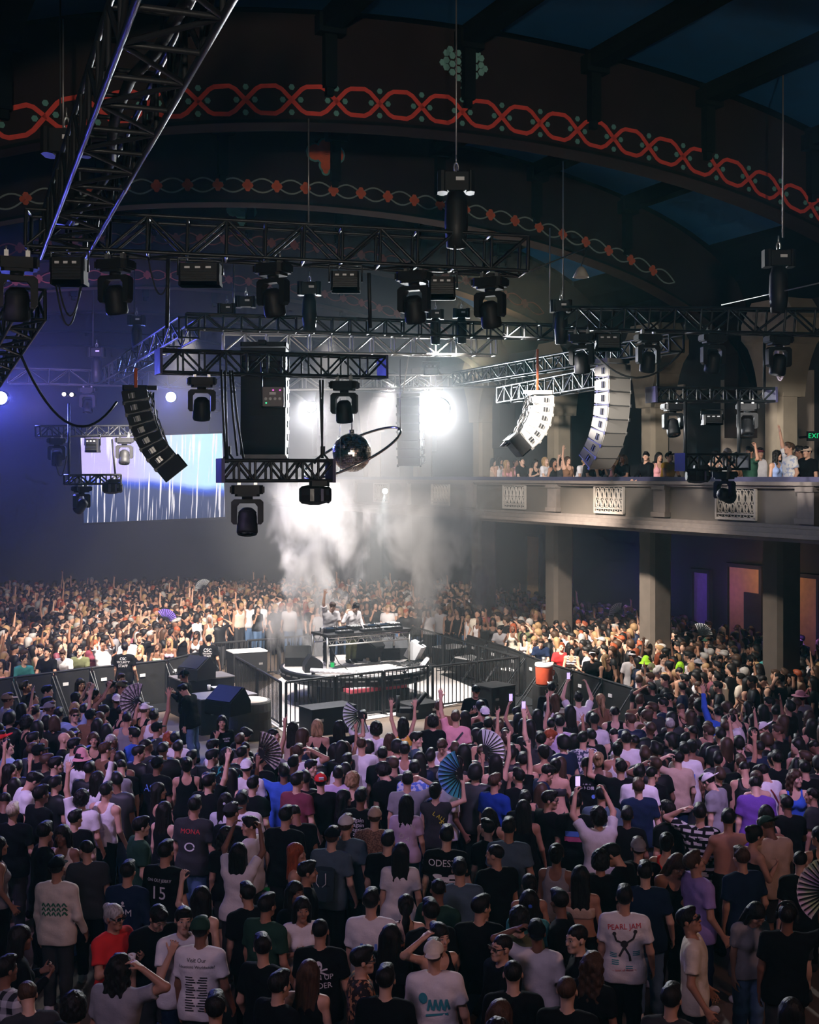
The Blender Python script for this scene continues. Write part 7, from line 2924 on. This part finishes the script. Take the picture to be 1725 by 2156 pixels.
while len(spots) < NFAR and tr < 120000:
    tr += 1
    Dd = math.sqrt(cr.uniform(27.5 ** 2, 55 ** 2))
    x = cr.uniform(-.35, .37) * Dd
    px, py = CX + x / Dd * F, HY + (H - 1.6) / Dd * F
    v, u = .9114 * x + .4115 * Dd, -.4115 * x + .9114 * Dd
    if u > 55.5 or v > 24.5 or inside(PITHULL, x, Dd):
        continue
    if Dd > 46 and cr.random() < (Dd - 46) / 11:
        continue
    if v > 19.5 and cr.random() < .5:
        continue
    # behind the barricade lines, or out on the balcony side
    if px < 470:
        if side(BL[0], BL[-1], x, Dd) < .75 * (BL[-1] - BL[0]).length:
            continue
    elif px < 760:
        if Dd < (43.5 if px < 650 else 41.5):
            continue
    elif px < 1000:
        if Dd < 43.6 - (px - 760) * .012:
            continue
    else:
        if side(BR[0], BR[-1], x, Dd) < .6 * (BR[-1] - BR[0]).length and px < 1345:
            continue
        if px > 1345 and Dd < 24:
            continue
    if abs(math.fmod(u - 23.3 + 51, 5.1)) < .5 and abs(v - 20.3) < .6:
        continue
    if near(x, Dd, .335):
        continue
    cell.setdefault((int(x // .6), int(Dd // .6)), []).append((x, Dd))
    spots.append((x, Dd))
Vs, Ts, Cs, Hs, base_ = [], [], [], [], 0
topc = [CLR[c] for c in ['black'] * 16 + ['white'] * 4 + ['dgrey', 'dgrey', 'grey', 'navy', 'tan', 'brown', 'maroon', 'olive', 'cream']]
hairc = [HCL['d']] * 8 + [HCL['b']] * 4 + [HCL['l']] * 2 + [HCL['r'], HCL['g']]
for x, Dd in spots:
    near_ = Dd < 28.2
    V, T_, pid, hco = (VARN if near_ else VAR)[cr.randrange(len(VAR))]
    d = STAGE_C - Vector((x, Dd, 0))
    yw = math.atan2(d.x, d.y) + cr.uniform(-.5, .5)
    c, s = math.cos(-yw), math.sin(-yw)
    sc = cr.uniform(.96, 1.08)
    R = np.array([[c, -s, 0], [s, c, 0], [0, 0, 1]], np.float32)
    Vs.append(V @ R.T * sc + np.array([x, Dd, 0], np.float32))
    Ts.append(T_ + base_)
    base_ += len(V)
    pal = np.array([cr.choice(SKT), CLR[cr.choice(['black'] * 6 + ['dgrey', 'dgrey', 'navy'])] if near_ else cr.choice(topc), cr.choice(hairc[:11] if near_ else hairc), cr.choice([CLR['black'], CLR['dgrey'], CLR['jean']])], np.float32)
    Cs.append(pal[pid])
    Hs.append(hco)
me = quads('crowd', np.concatenate(Vs), np.concatenate(Ts))
nv = len(me.vertices)
a_ = me.attributes.new('tone', 'FLOAT_COLOR', 'POINT')
cc = np.ones((nv, 4), np.float32)
cc[:, :3] = np.concatenate(Cs)
a_.data.foreach_set('color', cc.ravel())
a_ = me.attributes.new('headco', 'FLOAT_VECTOR', 'POINT')
a_.data.foreach_set('vector', np.ascontiguousarray(np.concatenate(Hs), np.float32).ravel())
CROWDM = SKIN.copy()
CROWDM.name = 'crowd_skin_and_cloth'
nt = CROWDM.node_tree
oi = [n for n in nt.nodes if n.bl_idname == 'ShaderNodeObjectInfo'][0]
av = nt.nodes.new('ShaderNodeAttribute')
av.attribute_name = 'tone'
for l in [l for l in nt.links if l.from_node == oi]:
    nt.links.new(av.outputs['Color'], l.to_socket)
tag(link('crowd', me, None, CROWDM), 'dense far crowd of dancers packed round the back and sides of the stage', 'crowd', None, 'stuff')
print('people', len(BUILT), 'fill', len(fill), 'far', len(spots), 'near', NNEAR, 'tris', sum(len(t) for t in Ts))
# ------------------------------------------------------------------ haze and smoke
def volume(name, lo, hi, density, col, aniso, noise=None, rot=None, fn=None):
    g = N(name)
    co = g.n('TexCoord', 'Object')
    v = g.n('VolumePrincipled', None, i_Color=c4(col), i_Anisotropy=aniso)
    if fn:
        g.t.links.new(fn(g, co), v.inputs['Density'])
    else:
        v.inputs['Density'].default_value = density
    g.t.links.new(v.outputs[0], g.out.inputs['Volume'])
    o = MB().box((0, 0, 0), tuple(b - a for a, b in zip(lo, hi))).build(name, g.m)
    o.location = tuple((a + b) / 2 for a, b in zip(lo, hi))
    return o


for u0, u1, dens, lab, colr in ((27.5, 56.8, .005, 'thin haze hanging over the far half of the hall', (.95, .96, 1, 1)), (-3.0, 27.4, .0007, 'teal haze added over the near dance floor to lift the blacks', (.3, .9, 1, 1))):  # near box is an added teal veil that lifts dark tones
    hz = MB().box((10, (u0 + u1) / 2, 6.1), (30, u1 - u0, 11.8)).build('haze', None)
    g = N('thin_haze')
    v = g.n('VolumePrincipled', None, i_Color=colr, i_Anisotropy=.35)
    v.inputs['Density'].default_value = dens
    g.t.links.new(v.outputs[0], g.out.inputs['Volume'])
    hz.data.materials.append(g.m)
    hz.matrix_world = RM
    tag(hz, lab, 'haze', None, 'stuff')


def glowmist(c, r, dens):
    def fn(g, co):
        d = g.n('VectorMath', None, operation='LENGTH', i_0=g.n('VectorMath', 0, operation='DIVIDE', i_0=co, i_1=r)).outputs['Value']
        f = g.math('MAXIMUM', g.math('SUBTRACT', 1.0, g.math('MULTIPLY', d, d)), 0.0)
        n = g.n('TexNoise', 0, i_Vector=co, i_Scale=.35, i_Detail=2.0)
        return g.math('MULTIPLY', g.math('MULTIPLY', f, g.math('MULTIPLY_ADD', n, .8, .6)), dens)
    o = volume('haze', tuple(a - b for a, b in zip(c, r)), tuple(a + b for a, b in zip(c, r)), 0, (1, .98, .95), .25, fn=fn)
    return tag(o, 'denser pale mist round the biggest white lamp and over the stage', 'haze', None, 'stuff')


p = at(850, 930, 40)
glowmist((p.x, p.y, 6.0), (7.0, 6.5, 5.6), .045)


def plume(name, c, s, dens, lab, seed):
    def fn(g, co):
        sp = g.n('SeparateXYZ', None, i_0=co)
        x, y, z = [g.math('DIVIDE', sp.outputs[i], s[i] / 2) for i in range(3)]
        r = g.math('ADD', g.math('MULTIPLY', x, x), g.math('MULTIPLY', y, y))
        t = g.math('MULTIPLY_ADD', z, .5, .5)                      # 0 at the foot, 1 at the top
        wdt = g.math('MULTIPLY_ADD', t, .72, .22)
        rr = g.math('DIVIDE', g.math('SQRT', r), wdt)
        n = g.n('TexNoise', 0, noise_dimensions='4D', i_Vector=g.n('Mapping', 0, i_Vector=co, i_Scale=(1, 1, .6)), i_W=seed, i_Scale=1.0, i_Detail=5.0, i_Roughness=.62, i_Distortion=.5)
        e = g.math('SUBTRACT', g.math('MULTIPLY_ADD', g.math('SUBTRACT', n, .5), 4.4, 1.0), rr)
        d = g.n('MapRange', 0, i_0=e, i_1=.15, i_2=1.1)
        f = g.math('MULTIPLY', d, g.n('MapRange', 0, i_0=t, i_1=1.0, i_2=.55))
        return g.math('MULTIPLY', f, dens)
    o = volume(name, tuple(a - b / 2 for a, b in zip(c, s)), tuple(a + b / 2 for a, b in zip(c, s)), 0, (.97, .96, .98), .1, fn=fn)
    return tag(o, lab, 'smoke', None, 'stuff')


p = at(672, 1215, 36.5)
plume('smoke', (p.x, p.y, 3.6), (3.6, 2.6, 5.4), 3.6, 'tall pale smoke plume rising from the stage on the guard side', 1.3)
p = at(905, 1175, 39)
plume('smoke', (p.x, p.y, 3.6), (4.4, 2.8, 4.6), 2.4, 'pale smoke cloud drifting behind the mixing table', 4.1)
p = at(590, 1345, 35.8)
plume('smoke', (p.x, p.y, 1.5), (1.9, 1.5, 2.4), 4.0, 'low smoke puff at the foot of the tall plume', 7.7)
p = at(1010, 1235, 42)
plume('smoke', (p.x, p.y, 2.4), (1.6, 1.6, 2.0), 2.2, 'small smoke puff at the balcony end of the crowd', 9.2)
